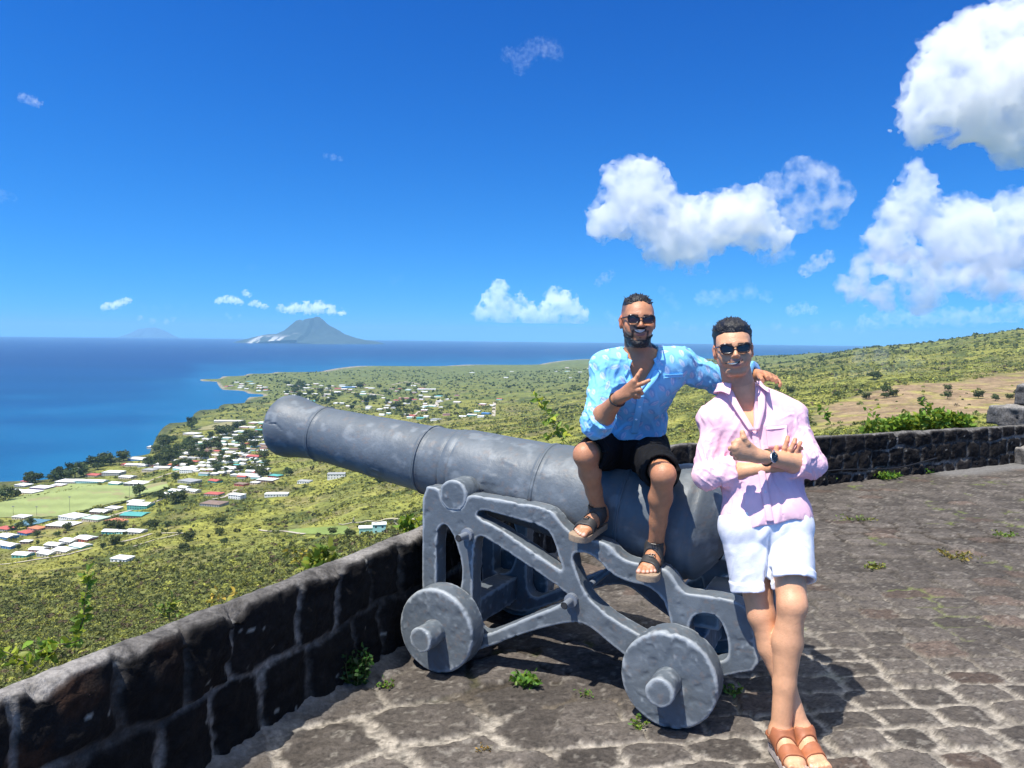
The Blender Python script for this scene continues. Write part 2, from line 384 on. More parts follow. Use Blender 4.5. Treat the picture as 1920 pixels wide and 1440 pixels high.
# ---- carriage: two pierced cheeks, four trucks, axles, transom, through bolts
def chaikin(pts, it=2):
    p = np.array(pts, float)
    for _ in range(it):
        q = np.roll(p, -1, 0); p = np.stack([.75*p+.25*q, .25*p+.75*q], 1).reshape(-1, 2)
    return p
def poly_sdf(X, Y, poly):
    d = np.full(X.shape, 1e9); ins = np.zeros(X.shape, bool)
    for k in range(len(poly)):
        a, b = poly[k], poly[(k+1) % len(poly)]; e = b-a; wx, wy = X-a[0], Y-a[1]
        t = np.clip((wx*e[0]+wy*e[1])/max(e@e, 1e-12), 0, 1); d = np.minimum(d, (wx-t*e[0])**2+(wy-t*e[1])**2)
        if a[1] != b[1]: ins ^= ((a[1] > Y) != (b[1] > Y)) & (X < (b[0]-a[0])*(Y-a[1])/(b[1]-a[1])+a[0])
    d = np.sqrt(d); return np.where(ins, -d, d)
OUT = [(-2.083, 0.86), (-2.082, 0.60), (-2.081, 0.321), (-2.068, 0.154), (-1.99, 0.10), (-1.9, 0.075), (-1.794, 0.074), (-1.756, 0.091), (-1.62, 0.16), (-1.478, 0.234), (-1.332, 0.297), (-1.265, 0.316), (-1.204, 0.315), (-1.153, 0.289), (-1.097, 0.251), (-1.024, 0.212), (-0.918, 0.15), (-0.86, .11), (-.72, .10), (-0.627, 0.19), (-0.55, .225), (-0.455, 0.262), (-0.466, 0.37), (-0.482, 0.464), (-0.506, 0.505), (-0.53, 0.526), (-0.596, 0.537), (-0.708, 0.534), (-0.757, 0.53), (-0.787, 0.548), (-0.808, 0.58), (-0.83, 0.607), (-0.856, 0.624), (-0.937, 0.627), (-1.015, 0.632), (-1.06, 0.65), (-1.097, 0.689), (-1.142, 0.704), (-1.197, 0.706), (-1.263, 0.715), (-1.31, 0.741), (-1.339, 0.768), (-1.378, 0.813), (-1.447, 0.828), (-1.669, 0.838), (-1.826, 0.845), (-1.835, .81), (-1.86, .775), (-1.902, .758), (-1.945, .775), (-1.975, .82), (-1.985, .86)]
HOLES = [
 [(-1.964, 0.685), (-1.93, 0.674), (-1.891, 0.612), (-1.863, 0.529), (-1.849, 0.445), (-1.867, 0.346), (-1.899, 0.282), (-1.995, 0.266), (-1.997, 0.334), (-1.999, 0.637)],
 [(-1.785, 0.607), (-1.772, 0.641), (-1.746, 0.651), (-1.714, 0.642), (-1.482, 0.537), (-1.305, 0.446), (-1.3, 0.42), (-1.333, 0.383), (-1.479, 0.307), (-1.704, 0.178), (-1.746, 0.17), (-1.776, 0.188), (-1.792, 0.233), (-1.792, 0.454)],
 [(-1.773, 0.74), (-1.768, 0.767), (-1.736, 0.778), (-1.689, 0.773), (-1.545, 0.753), (-1.436, 0.736), (-1.391, 0.713), (-1.366, 0.671), (-1.341, 0.593), (-1.318, 0.538), (-1.404, 0.575), (-1.544, 0.648), (-1.667, 0.706)],
 [(-1.277, 0.611), (-1.266, 0.632), (-1.242, 0.639), (-1.187, 0.637), (-1.14, 0.604), (-1.094, 0.563), (-1.013, 0.54), (-0.926, 0.537), (-0.865, 0.496), (-0.834, 0.437), (-0.815, 0.356), (-0.835, 0.293), (-0.929, 0.305), (-1.09, 0.367), (-1.164, 0.416), (-1.206, 0.453), (-1.235, 0.502), (-1.26, 0.56)],
 [(-0.742, 0.361), (-0.74, 0.403), (-0.726, 0.437), (-0.698, 0.455), (-0.65, 0.461), (-0.616, 0.442), (-0.593, 0.397), (-0.579, 0.342), (-0.58, 0.292), (-0.605, 0.267), (-0.669, 0.254), (-0.718, 0.282)]]
def cheek_field(seed):
    f = Field((-2.12, -.07, .04), (-.42, .07, .90), .0052)
    xs = np.arange(f.n[0])*f.h+f.lo[0]; zs = np.arange(f.n[2])*f.h+f.lo[2]; X, Z = np.meshgrid(xs, zs, indexing='ij')
    d = poly_sdf(X, Z, chaikin(OUT, 1))
    for h in HOLES: d = np.maximum(d, -poly_sdf(X, Z, chaikin(h, 1)))
    # thin slab, its faces a little hollow between the ribs, edges rounded
    ys = (np.arange(f.n[1])*f.h+f.lo[1])[None, :, None]; dd = d[:, None, :]; r = .0055
    ax = dd+r; ay = np.abs(ys)-.047+r
    f.D = (np.minimum(np.maximum(ax, ay), 0)+np.sqrt(np.maximum(ax, 0)**2+np.maximum(ay, 0)**2)-r).astype(np.float32)
    f.warp(lambda p: fbm(p*6, 3, seed)*.0016+np.maximum(0, fbm(p*30, 3, seed+1)-.25)*.006)
    return f
car = empty('gun_carriage', W(-1.3, QC, 0), 'grey cast iron gun carriage with pierced sides and four small solid wheels', 'gun carriage')
for sgn, sd_ in ((-1, 11), (1, 19)):
    qc = QC+sgn*.303
    if sgn < 0: sdf_obj('cheek', cheek_field(sd_), lambda V: WV(np.stack([V[:, 0], qc+V[:, 1], V[:, 2]], -1)), M_IRON, car)
    else: sdf_obj('cheek', cheek_field(sd_), lambda V: WV(np.stack([V[:, 0], qc+V[:, 1], V[:, 2]], -1)), M_IRON, car)
def wheel_field(seed):
    f = Field((-.225, -.225, -.085), (.225, .225, .085), .006)
    def fn(p):
        r = np.linalg.norm(p[..., :2], axis=-1); ax = r-.203+.014; ay = np.abs(p[..., 2])-.062+.014
        return np.minimum(np.maximum(ax, ay), 0)+np.sqrt(np.maximum(ax, 0)**2+np.maximum(ay, 0)**2)-.014
    f.add(fn, (-.21, -.21, -.07), (.21, .21, .07))
    f.warp(lambda p: fbm(p*6, 3, seed)*.002+np.maximum(0, fbm(p*30, 4, seed+1)-.12)*(.0075 if seed == 67 else .004)+fbm(p*80, 2, seed+3)*.0008)
    return f
for k, (s, sgn) in enumerate(((-1.916, -1), (-.791, -1), (-1.916, 1), (-.791, 1))):
    qc = QC+sgn*.428
    sdf_obj('wheel', wheel_field(60+7*k), lambda V: WV(np.stack([s+V[:, 0]*-sgn, qc+V[:, 2], .203+V[:, 1]], -1)) if sgn > 0 else WV(np.stack([s+V[:, 0], qc+V[:, 2], .203+V[:, 1]], -1)), M_IRON, car, seed=k+2)
for s in (-1.916, -.791):
    f = Field((-.075, -.64, -.075), (.075, .64, .075), .0062)
    def fn(p):
        r = np.linalg.norm(p[..., (0, 2)], axis=-1); y = np.abs(p[..., 1])
        pin = np.maximum(r-.053, y-.612); hub = np.maximum(np.maximum(np.abs(p[..., 0]), np.abs(p[..., 2]))-.062, y-.36)
        return np.minimum(pin, hub)-.005
    f.add(fn, (-.075, -.63, -.075), (.075, .63, .075)); f.warp(lambda p: fbm(p*20, 3, int(-s*10))*.004)
    sdf_obj('axle', f, lambda V: WV(np.stack([s+V[:, 0], QC+V[:, 1], .203+V[:, 2]], -1)), M_IRON, car)
f = Field((-.09, -.28, -.06), (.09, .28, .06), .007)
f.add(lambda p: np.maximum(np.maximum(np.abs(p[..., 0])-.06, np.abs(p[..., 2])-.03), np.abs(p[..., 1])-.262)-.008, (-.08, -.27, -.05), (.08, .27, .05))
sdf_obj('breech_bed', f, lambda V: WV(np.stack([-.70+V[:, 0], QC+V[:, 1], .40+V[:, 2]], -1)), M_IRON, car)
for (s, z) in ((-1.817, .652), (-1.274, .420)):
    b = MB(); b.tube([W(s, QC-.445, z), W(s, QC+.445, z)], .0165, 16, cap=False);
    o = b.build('bolt', mat('bolt_iron', (.16, .18, .21), .45, bump=.001, bscale=60, var=.2), car, smooth=False)
    b = MB(); b.tube([W(s, QC-.4449, z), W(s, QC-.40, z)], [.0135, .0125], 16); b.build('bore_shade', mat('bore_shade_dark', (.02, .022, .026), .8), o)  # dark plug in the bolt end, coloured for the shade of its hollow
    for sg in (-1, 1):
        b = MB(); b.tube([W(s, QC+sg*.35, z), W(s, QC+sg*.372, z), W(s, QC+sg*.374, z)], [.032, .031, .018], 20); b.build('washer', MATS['bolt_iron'], o)

# ================================================================ terrace: paving and parapets
def cellpave(X, Y, seed, lx, ly, jit=.30, roww=0.0, p=3.5):
    """running-bond cells: returns distance to the joint, cell random, cell id"""
    gy = np.floor(Y/ly).astype(np.int64); f1 = np.full(X.shape, 9e9); f2 = np.full(X.shape, 9e9); cid = np.zeros(X.shape, np.float32); cid2 = np.zeros(X.shape, np.float32)
    zero = np.zeros(X.shape, np.int64)
    for dy in (-1, 0, 1):
        ry = gy+dy; off = _hash(ry, zero, zero, seed)
        xx = X/lx+off*3.7; gx = np.floor(xx).astype(np.int64)
        for dx in (-1, 0, 1):
            cx = gx+dx
            h1 = _hash(cx, ry, zero, seed+1); h2 = _hash(cx, ry, zero, seed+2); h3 = _hash(cx, ry, zero, seed+3)
            px = (cx+.5+(h1-.5)*jit*2-off*3.7)*lx; py = (ry+.5+(h2-.5)*jit)*ly
            d = (np.abs((X-px)/lx)**p+np.abs((Y-py)/ly)**p)**(1/p)
            m = d < f1
            f2 = np.where(m, f1, np.minimum(f2, d)); cid = np.where(m, h3, cid); cid2 = np.where(m, h1, cid2); f1 = np.where(m, d, f1)
    return f2-f1, cid, cid2
def ground_height(X, Y, want_col=False):
    # paving frame turned a little; cells warped so the stones are irregular
    P3 = v3(X, Y); wx = fbm(P3*2.6, 3, 5)*.038; wy = fbm(P3*2.6+9, 3, 6)*.036
    c, s = math.cos(-.10), math.sin(-.10); U = (X+wx)*c-(Y+wy)*s; Vv = (X+wx)*s+(Y+wy)*c
    d, r, r2 = cellpave(U, Vv, 21, .262, .172, .17, p=4.5)
    near = sstep(.25, -.45, (X-.35)*.8+(Y-3.2)*-.25)           # larger rougher flags by the gun
    d2, rb, r2b = cellpave(U*.9+Vv*.35, Vv*.9-U*.35, 77, .40, .30, .34, p=2.6)
    d = d*(1-near)+d2*near; r = np.where(near > .5, rb, r); r2 = np.where(near > .5, r2b, r2)
    jw = .105+.10*fbm(P3*1.3, 3, 8)+.19*sstep(4.4, 2.9, Y)*(.6+.6*fbm(P3*.9+4, 2, 12))
    jw = np.clip(jw, .06+.07*sstep(3.5, 6, Y), .5); st = sstep(jw*.5, jw, d+.05*fbm(P3*30, 2, 44))        # 0 joint .. 1 stone
    rough = fbm(P3*14, 5, 14); h = st*.010-.012+st*(r-.5)*.012+rough*.0045*(.4+st)+st*.004*fbm(v3(U*9, Vv*30), 3, 9)
    h = h-.006*sstep(.2, .8, 1-st)*0
    if not want_col: return h
    f = fbm(P3*42, 3, 15)*.5+.5; g = fbm(v3(U*10, Vv*34), 4, 16)*.5+.5
    stone = np.array([.086, .074, .064])[None]*(.55+.55*r[:, None]+.50*(f*g)[:, None]*1.2)
    red = (r2 > .93)[:, None]; stone = np.where(red, stone*np.array([1.12, .98, .92]), stone)
    n1 = sstep(.1, .6, fbm(P3*3.2, 4, 18)); stone = stone*(1+.18*n1[:, None])
    mort = np.array([.31, .275, .23])[None]*(.45+.8*f[:, None])
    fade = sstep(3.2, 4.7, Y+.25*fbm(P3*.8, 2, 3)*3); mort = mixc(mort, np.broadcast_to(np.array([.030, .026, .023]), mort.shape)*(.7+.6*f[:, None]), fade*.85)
    gr = sstep(.25, .55, fbm(P3*1.1+31, 4, 23)); mort = mixc(mort, mort*np.array([.62, .58, .53]), gr)
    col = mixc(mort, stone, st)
    lich = sstep(.56, .66, fbm(P3*30, 3, 25)); col = mixc(col, np.broadcast_to(np.array([.38, .35, .30]), col.shape), lich*.25)
    fleck = sstep(.55, .65, fbm(P3*60, 2, 27)); col = mixc(col, np.broadcast_to(np.array([.02, .018, .017]), col.shape), fleck*.5)
    moss = sstep(.42, .60, fbm(P3*3.1+7, 4, 28))*(1-st)*sstep(3, 5, Y); col = mixc(col, np.broadcast_to(np.array([.13, .16, .04]), col.shape), moss*.7)
    path = sstep(8.9, 9.15, Y-.47*(X-5.2)+.15*fbm(P3, 2, 2))*sstep(5.0, 5.4, X)      # smooth cement strip by the far parapet
    col = mixc(col, np.array([.155, .15, .145])[None]*(.8+.4*f[:, None]), path)
    return h*(1-path)-.002*path, col
FAR0 = np.array([3.37, 8.45]); FARD = np.array([.8821, .4711]); FARN = np.array([FARD[1], -FARD[0]])   # far parapet face: point, direction, normal to the terrace
def far_out(X, Y): return -((X-FAR0[0])*FARN[0]+(Y-FAR0[1])*FARN[1])       # >0 beyond the face
rows = 1.45*1.0032**np.arange(0, 730); rows = rows[rows < 14.2]; cols_ = np.arange(-.92, 1.25, .0034)
Yg, Tg = np.meshgrid(rows, cols_, indexing='ij'); Xg = Yg*Tg; X = Xg.ravel().astype(np.float32); Y = Yg.ravel().astype(np.float32)
sg = X*AX[0]+Y*AX[1]; ok = ((sg > -2.5) & (far_out(X, Y) < .3)).reshape(Yg.shape)
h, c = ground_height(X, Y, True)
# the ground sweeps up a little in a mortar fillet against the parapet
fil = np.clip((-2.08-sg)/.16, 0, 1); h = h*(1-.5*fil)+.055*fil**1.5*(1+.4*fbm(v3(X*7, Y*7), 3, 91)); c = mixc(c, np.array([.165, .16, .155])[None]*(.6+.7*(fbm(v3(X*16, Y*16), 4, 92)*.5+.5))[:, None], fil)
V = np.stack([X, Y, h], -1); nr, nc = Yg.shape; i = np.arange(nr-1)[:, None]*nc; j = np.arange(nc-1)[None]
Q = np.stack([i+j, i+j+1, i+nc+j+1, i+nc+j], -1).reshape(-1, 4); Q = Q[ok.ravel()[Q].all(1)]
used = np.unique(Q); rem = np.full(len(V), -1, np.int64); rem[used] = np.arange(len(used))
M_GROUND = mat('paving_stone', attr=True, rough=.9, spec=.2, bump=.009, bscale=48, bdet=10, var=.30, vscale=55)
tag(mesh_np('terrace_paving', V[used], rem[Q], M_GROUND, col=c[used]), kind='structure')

def wall_strip(name, base, dirv, nrm, L, Hf, course_z, lx, step, seed, dark, topcol, thick, jw0, rust=0.0, parent=None):
    """parapet of squared stones: a profile (foot, face, rounded edge, top, outer side) swept along dirv and displaced"""
    ns = int(L/step)+1; s = np.linspace(0, L, ns)
    H0 = Hf(0.0)
    prof = [(0, z) for z in np.arange(-.04, H0-.02, step)]+[(-.004, H0-.018), (-.012, H0-.007), (-.022, H0)]
    prof += [(-x, H0-.50*max(0, x-.075)) for x in np.arange(.034, thick, step*1.6)]+[(-thick, H0-.5*(thick-.075)-.01), (-thick-.05, H0-.4), (-thick-.1, -1.6)]
    prof = np.array(prof); S, PO = np.meshgrid(s, prof[:, 0], indexing='ij'); _, PZ = np.meshgrid(s, prof[:, 1], indexing='ij')
    hs = np.array([Hf(x) for x in s])/H0; PZ = np.where(PZ > 0, PZ*hs[:, None], PZ)
    S = S.ravel(); PO = PO.ravel(); PZ = PZ.ravel(); face = PO > -.03
    P3 = v3(S, PZ, PO)
    w1 = fbm(P3*3.2, 3, seed)*.035+fbm(P3*17, 3, seed+31)*.012; w2 = fbm(P3*3.2+7, 3, seed+1)*.03+fbm(P3*17+5, 3, seed+32)*.012
    u = S+w1; z = PZ+w2
    d = np.full(len(S), 9.0); rnd = np.zeros(len(S)); rnd2 = np.zeros(len(S)); edges = course_z
    cz = np.clip(np.searchsorted(edges, z)-1, 0, len(edges)-2)
    lo = np.array(edges)[cz]; hi = np.array(edges)[cz+1]
    off = _hash(cz, cz*0, cz*0, seed+3); xx = u/lx+off*2.3; g = np.floor(xx).astype(np.int64)
    jl = g+(_hash(g, cz, cz*0, seed+4)-.5)*.5; jr = g+1+(_hash(g+1, cz, cz*0, seed+4)-.5)*.5
    sh = (xx < jl).astype(np.int64)*-1+(xx > jr).astype(np.int64); g = g+sh
    jl = g+(_hash(g, cz, cz*0, seed+4)-.5)*.5; jr = g+1+(_hash(g+1, cz, cz*0, seed+4)-.5)*.5
    dx = np.minimum(xx-jl, jr-xx)*lx; top_open = (cz == len(edges)-2)
    dz = np.minimum(z-lo, np.where(top_open, 9, hi-z)); rnd = _hash(g, cz, cz*0+5, seed+6); rnd2 = _hash(g, cz, cz*0+6, seed+7)
    k = .02; d = smin(dx, dz, k)
    jw = jw0*(.55+1.1*np.clip(fbm(P3*2.3+3, 3, seed+9)*.7+.5, 0, 1.4))
    st = sstep(jw*.35, jw, d); st = np.where(face, st, 1.0)
    bulge = sstep(0, .09, d)*.014
    disp = np.where(face, st*(.012+bulge+(rnd-.5)*.02)+fbm(P3*9, 4, seed+10)*.014*(.35+.65*st)+fbm(P3*30, 3, seed+11)*.007, 0)
    up = np.where(face, 0, fbm(P3*5, 4, seed+12)*.010+fbm(P3*22, 3, seed+13)*.003)
    edge = (PZ > .9*H0*np.repeat(hs, len(prof))) & face
    chip = np.where(edge, -np.maximum(0, fbm(P3*7+2, 4, seed+14))*.055, 0)
    foot = np.clip(1-PZ/.05, 0, 1)*.0
    n3 = np.array([nrm[0], nrm[1], 0]); d3 = np.array([dirv[0], dirv[1], 0]); b3 = np.array([base[0], base[1], 0])
    V = b3+S[:, None]*d3+(PO+disp+foot)[:, None]*n3+(PZ+up+chip)[:, None]*ZX
    f = fbm(P3*30, 4, seed+20)*.5+.5
    stone = np.array(dark)[None]*(.45+.9*rnd2[:, None]*.7+.9*(f**2)[:, None])
    mort = np.array([.21, .197, .18])[None]*(.35+.9*f[:, None])
    mk = sstep(-.25, .35, fbm(P3*2.1+19, 3, seed+15)); mort = mixc(mort, np.array(dark)[None]*1.5*(.6+.6*f[:, None]), (1-mk)*.75)
    col = mixc(mort, stone, st)
    if rust > 0:
        rm = sstep(.18, .55, fbm(P3*6+3, 4, seed+16))*sstep(2.4, .2, S)*sstep(-.1, .35, fbm(P3*1.8, 2, seed+18)); col = mixc(col, np.array([.115, .045, .016])[None]*(.5+f[:, None]), np.where(face, rm*rust, 0))
    lich = sstep(1.12, 1.16, fbm(P3*26, 2, seed+17)); col = mixc(col, np.broadcast_to(np.array([.38, .37, .33]), col.shape), np.where(face, lich*.55, 0))
    tcol = np.array(topcol)[None]*(.55+.8*f[:, None]*(.6+.8*(fbm(P3*4, 4, seed+21)*.5+.5))[:, None]); crack = sstep(.06, .0, np.abs(fbm(P3*2.6, 4, seed+22)))
    tcol = tcol*(1-.45*crack[:, None]); pale = sstep(.3, .6, fbm(P3*2.2+8, 4, seed+23)); tcol = mixc(tcol, np.broadcast_to(np.array([.30, .28, .26]), tcol.shape), pale*.6)
    tt = np.clip((-.008-PO)/.014, 0, 1); col = mixc(col, tcol, tt)
    npf = len(prof); i = np.arange(ns-1)[:, None]*npf; j = np.arange(npf-1)[None]
    Q = np.stack([i+j, i+npf+j, i+npf+j+1, i+j+1], -1).reshape(-1, 4)
    if np.dot(np.cross(d3, ZX), n3) < 0: Q = Q[:, ::-1]
    return mesh_np(name, V, Q, M_WALL, parent, col)
M_WALL = mat('volcanic_stone', attr=True, rough=.92, spec=.2, bump=.012, bscale=42, bdet=10, var=.45, vscale=50)
b0 = W(-2.222, .0, 0)
Lw = 8.05
o = wall_strip('parapet_wall', W(-2.215, -.2, 0)[:2], MX[:2], AX[:2], 7.35, lambda s: .565, [-.2, .285, .9], .27, .0115, 40, (.0075, .0066, .0066), (.115, .107, .10), .36, .020, rust=.6)
tag(o, 'black volcanic stone parapet running from the foreground to the muzzle end of the carriage', 'wall')
fb = FAR0-FARD*2.62
o = wall_strip('parapet_wall', fb, FARD, FARN, 11.5, lambda s: .575-.012*s, [-.3, .12, .335, .9], .295, .016, 70, (.0115, .010, .0098), (.125, .118, .11), .40, .020)
tag(o, 'low black stone parapet across the far side of the terrace behind the pink shirt', 'wall')
# squared blocks on and before the far end of the parapet
def stone_block(c, size, rz, label, seed):
    f = Field(-np.array(size)/2-.05, np.array(size)/2+.05, .018)
    f.add(lambda p: np.linalg.norm(np.maximum(np.abs(p)-np.array(size)/2+.02, 0), axis=-1)-.02, -np.array(size)/2, np.array(size)/2, 0, .06)
    f.warp(lambda p: fbm(p*7, 4, seed)*.025)
    V, Q = f.mesh(); c_, s_ = math.cos(rz), math.sin(rz); R = np.array([[c_, -s_, 0], [s_, c_, 0], [0, 0, 1]])
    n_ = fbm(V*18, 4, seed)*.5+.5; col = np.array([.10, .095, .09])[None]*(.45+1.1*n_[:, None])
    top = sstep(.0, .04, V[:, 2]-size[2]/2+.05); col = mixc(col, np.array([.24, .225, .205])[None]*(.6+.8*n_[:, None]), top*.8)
    o = mesh_np('stone_block', V@R.T+np.asarray(c), Q, M_WALL, None, col, loc=np.asarray(c)); return tag(o, label, 'stone block', 'loose squared stones at the far end of the parapet')
p = P(1905, 788, 10.9); stone_block((p[0]+.12, p[1], .585), (.95, .5, .27), .45, 'wide grey stone block lying on top of the far parapet', 3)
stone_block((p[0]+.42, p[1]+.1, .865), (.62, .42, .30), .5, 'smaller grey stone block stacked on the wider block on the parapet', 4)
p = G(1917, 866, 0); stone_block((p[0]+.25, p[1]-.1, .10), (.8, .4, .24), .45, 'low stone block on the paving at the foot of the far parapet', 5)
# thin black cable sagging along the foot of the far parapet
b = MB(); pts = []
for k in range(40):
    t = k/39; q = fb+FARD*(2.3+2.4*t)+FARN*.05
    pts.append((q[0], q[1], .135+.03*math.sin(t*7)+.05*t*t-.02*t))
b.tube(pts, .0085, 6); tag(b.build('cable', mat('black_rubber', (.01, .01, .011), .5), smooth=True), 'thin black cable running along the face of the far parapet', 'cable')

# ================================================================ people
M_SKIN = mat('skin', attr=True, rough=.42, spec=.45, sss=.05, bump=.0016, bscale=190, bdet=5, var=.09, vscale=45)
M_CLOTH = mat('woven_cloth', attr=True, rough=.85, spec=.15, bump=.0011, bscale=260, bdet=3, var=.05, vscale=18)
M_LEATHER = mat('sandal_leather', attr=True, rough=.5, spec=.4, bump=.0006, bscale=200, var=.12, vscale=40)
M_HAIR = mat('hair', (.0095, .008, .0075), .38, spec=.55, bump=.004, bscale=190, bdet=3)
M_GLASS = mat('dark_lens', (.008, .008, .010), .06, spec=.9, coat=.5)
M_LENSB = mat('brown_lens', (.035, .010, .004), .08, spec=.9, coat=.4)
M_FRAME = mat('tortoise_frame', (.022, .012, .009), .22, spec=.6)
M_STEEL = mat('steel', (.55, .55, .56), .25, metal=1.0)
M_BUCKLE = mat('dark_metal', (.06, .06, .06), .4, metal=.8)
def nrm(v): v = np.asarray(v, float); return v/np.linalg.norm(v)
def frame(fwd, up):
    y = nrm(fwd); x = nrm(np.cross(y, up)); z = np.cross(x, y); return np.stack([x, y, z], 1)   # columns: person's right... x = fwd x up
class Head:
    """local axes: x to the person's right, y forward out of the face, z up; metres, origin between the ears"""
    def __init__(s, c, fwd, up, k=1.0, jaw=1.0, beard=False, mouth=.3):
        s.c = np.asarray(c, float); s.R = frame(fwd, up); s.k = k; s.jaw = jaw; s.beard = beard; s.mouth = mouth
    def loc(s, p): return ((np.asarray(p)-s.c)@s.R)/s.k
    def wor(s, p): return s.c+s.k*np.asarray(p, float)@s.R.T
    def sdf(s, p):
        q = s.loc(p).astype(np.float32); m = q*np.array([-1, 1, 1], np.float32)
        ax = np.stack([np.abs(q[..., 0]), q[..., 1], q[..., 2]], -1)        # mirrored half
        d = ellip(q, (0, -.018, .038), (.0735, .093, .082))
        d = smin(d, ellip(q, (0, .022, .02), (.066, .068, .072)), .02)
        d = smin(d, ellip(q, (0, .018, -.045), (.058*s.jaw, .066, .062)), .03)
        d = smin(d, cone(ax, (.052*s.jaw, -.008, -.042), (.026, .050, -.090), .016, .016), .03)
        d = smin(d, cone(ax, (.0, .064, -.094), (.016, .060, -.092), .0165, .016), .018)
        d = smin(d, cone(ax, (.0, .080, .022), (.042, .064, .020), .012, .011), .018)          # brow
        d = smin(d, ellip(ax, (.043, .055, -.022), (.024, .022, .02)), .022)                     # cheek
        d = smin(d, ellip(ax, (.034, .062, -.045), (.02, .018, .018)), .02)
        d = -smin(-d, ellip(ax, (.030, .088, .000), (.018, .016, .012)), .014)                   # eye hollow
        d = smin(d, ellip(ax, (.030, .070, .001), (.012, .012, .010)), .006)
        d = smin(d, cone(q, (0, .081, .012), (0, .101, -.022), .0078, .0105), .012)              # nose
        d = smin(d, ellip(ax, (.0125, .090, -.027), (.0085, .010, .0075)), .007)
        d = -smin(-d, ellip(ax, (.0065, .094, -.036), (.0035, .006, .004)), .003)
        d = smin(d, ellip(q, (0, .074, -.053), (.030, .018, .022)), .018)                        # muzzle of the mouth
        cv = q.copy(); cv[..., 2] -= 13.0*q[..., 0]**2                                          # smiling corners rise
        d = smin(d, cone(cv, (-.019, .086, -.0445), (.019, .086, -.0445), .0048, .0048), .006)
        d = smin(d, cone(cv, (-.016, .086, -.0635), (.016, .086, -.0635), .0062, .0062), .007)
        d = -smin(-d, ellip(cv, (0, .095, -.0538), (.0245, .012, .0058*s.mouth)), .004)                  # open smile
        d = smin(d, ellip(cv, (0, .0825, -.0535), (.023, .010, .008)), .002)                     # teeth behind it
        e = ellip(ax-np.array([.076, -.012, -.004], np.float32), (0, 0, 0), (.009, .020, .033))
        e = np.maximum(e, -ellip(ax-np.array([.085, -.006, .0], np.float32), (0, 0, 0), (.008, .011, .02)))
        ear = cone(ax, (.069, .0, -.016), (.079, -.022, .006), .010, .013, ((1, .45, 0), .45))
        d = smin(d, np.minimum(e, ear), .006)
        return (d*s.k)
    def paint(s, V, col, skin, lip):
        q = s.loc(V); near = (np.linalg.norm(q, axis=1) < .16); x, y, z = q[:, 0], q[:, 1], q[:, 2]; cz = z-13*x**2
        face = near & (y > .0)
        def put(mask, c, w=1.0):
            nonlocal col
            wv = np.where(face, mask, 0)*w; col = mixc(col, np.broadcast_to(np.array(c), col.shape), wv)
        red = sstep(.045, .0, np.hypot(np.abs(x)-.038, (z+.025)*1.1))+sstep(.022, .0, np.hypot(x, z+.028)); put(np.clip(red, 0, 1), np.array(skin)*np.array([1.06, .80, .72]), .55)
        ears = (np.abs(x) > .068) & near & (np.abs(z) < .05); col = np.where(ears[:, None], col*np.array([1.05, .82, .76]), col)
        lipm = sstep(.0046, .0020, np.abs(cz+.0435))*sstep(.026, .021, np.abs(x))*(y > .07); put(lipm, lip)
        lipm = sstep(.0075, .004, np.abs(cz+.0645))*sstep(.023, .017, np.abs(x))*(y > .07); put(lipm, lip)
        th = 0*sstep(.0060*s.mouth, .0042*s.mouth, np.abs(cz+.0535))*sstep(.0225, .020, np.abs(x))*(y > .07)*(y < .0945); put(th, (.40, .34, .31) if s.beard else (.36, .24, .21))
        cor = sstep(.005, .003, np.abs(cz+.0540))*sstep(.0205, .0225, np.abs(x))*sstep(.028, .026, np.abs(x))*(y > .06); put(cor, (.05, .02, .018))
        br = sstep(.0065, .003, np.abs(z-.0225+7*np.maximum(0, np.abs(x)-.034)**1.5*3))*sstep(.010, .014, np.abs(x))*sstep(.052, .046, np.abs(x))*(y > .04); put(br, (.012, .009, .008))
        n = fbm(V*220, 2, 3)*.5+.5
        if s.beard:
            line = -.024-.55*np.maximum(0, y-.0)                   # beard line rises to the sideburn
            near = near & (np.abs(x) < .072); jawm = sstep(.0, .014, line-z)*sstep(-.045, -.015, y)*near
            chin = sstep(.0, .008, -.082-z)*(y > .0)
            mou = sstep(.0075, .0035, np.abs(cz+.0365))*sstep(.034, .028, np.abs(x))*(y > .06)
            side = sstep(.007, .003, np.abs(np.abs(x)-.0335))*sstep(.0, .006, -.040-z)*sstep(-.10, -.092, z)*(y > .04)
            soul = sstep(.006, .003, np.abs(x))*sstep(.004, .0, np.abs(z+.077))*(y > .05)
            jawm = jawm*np.clip(1-sstep(.030, .020, np.abs(x))*(z > -.088), 0, 1)
            m = np.where(near & (z > -.118), np.clip(np.maximum.reduce([jawm, chin, mou, side, soul]), 0, 1), 0)*(.80+.2*n); col = mixc(col, np.broadcast_to(np.array([.010, .0085, .008]), col.shape), m)
        else:
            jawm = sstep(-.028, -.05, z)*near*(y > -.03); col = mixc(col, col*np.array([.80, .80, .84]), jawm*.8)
        return col
def finger(f, pts, r0, r1, k=.004):
    pts = [np.asarray(p, float) for p in pts]
    for i in range(len(pts)-1):
        t0, t1 = i/(len(pts)-1), (i+1)/(len(pts)-1); f.cone(pts[i], pts[i+1], r0+(r1-r0)*t0, r0+(r1-r0)*t1, k if i == 0 else .002, m=.012)
        if i: f.ball(pts[i], [(r0+(r1-r0)*t0)*1.07]*3, .002, m=.012)
def body_mesh(name, f, material, parent, paint, smooth_it=1, root=None):
    V, Q = f.mesh(); V = smooth_verts(V, Q, smooth_it, .4); N = normals(V, Q)
    return mesh_np(name, V, Q, material, parent, paint(V, N), loc=root)
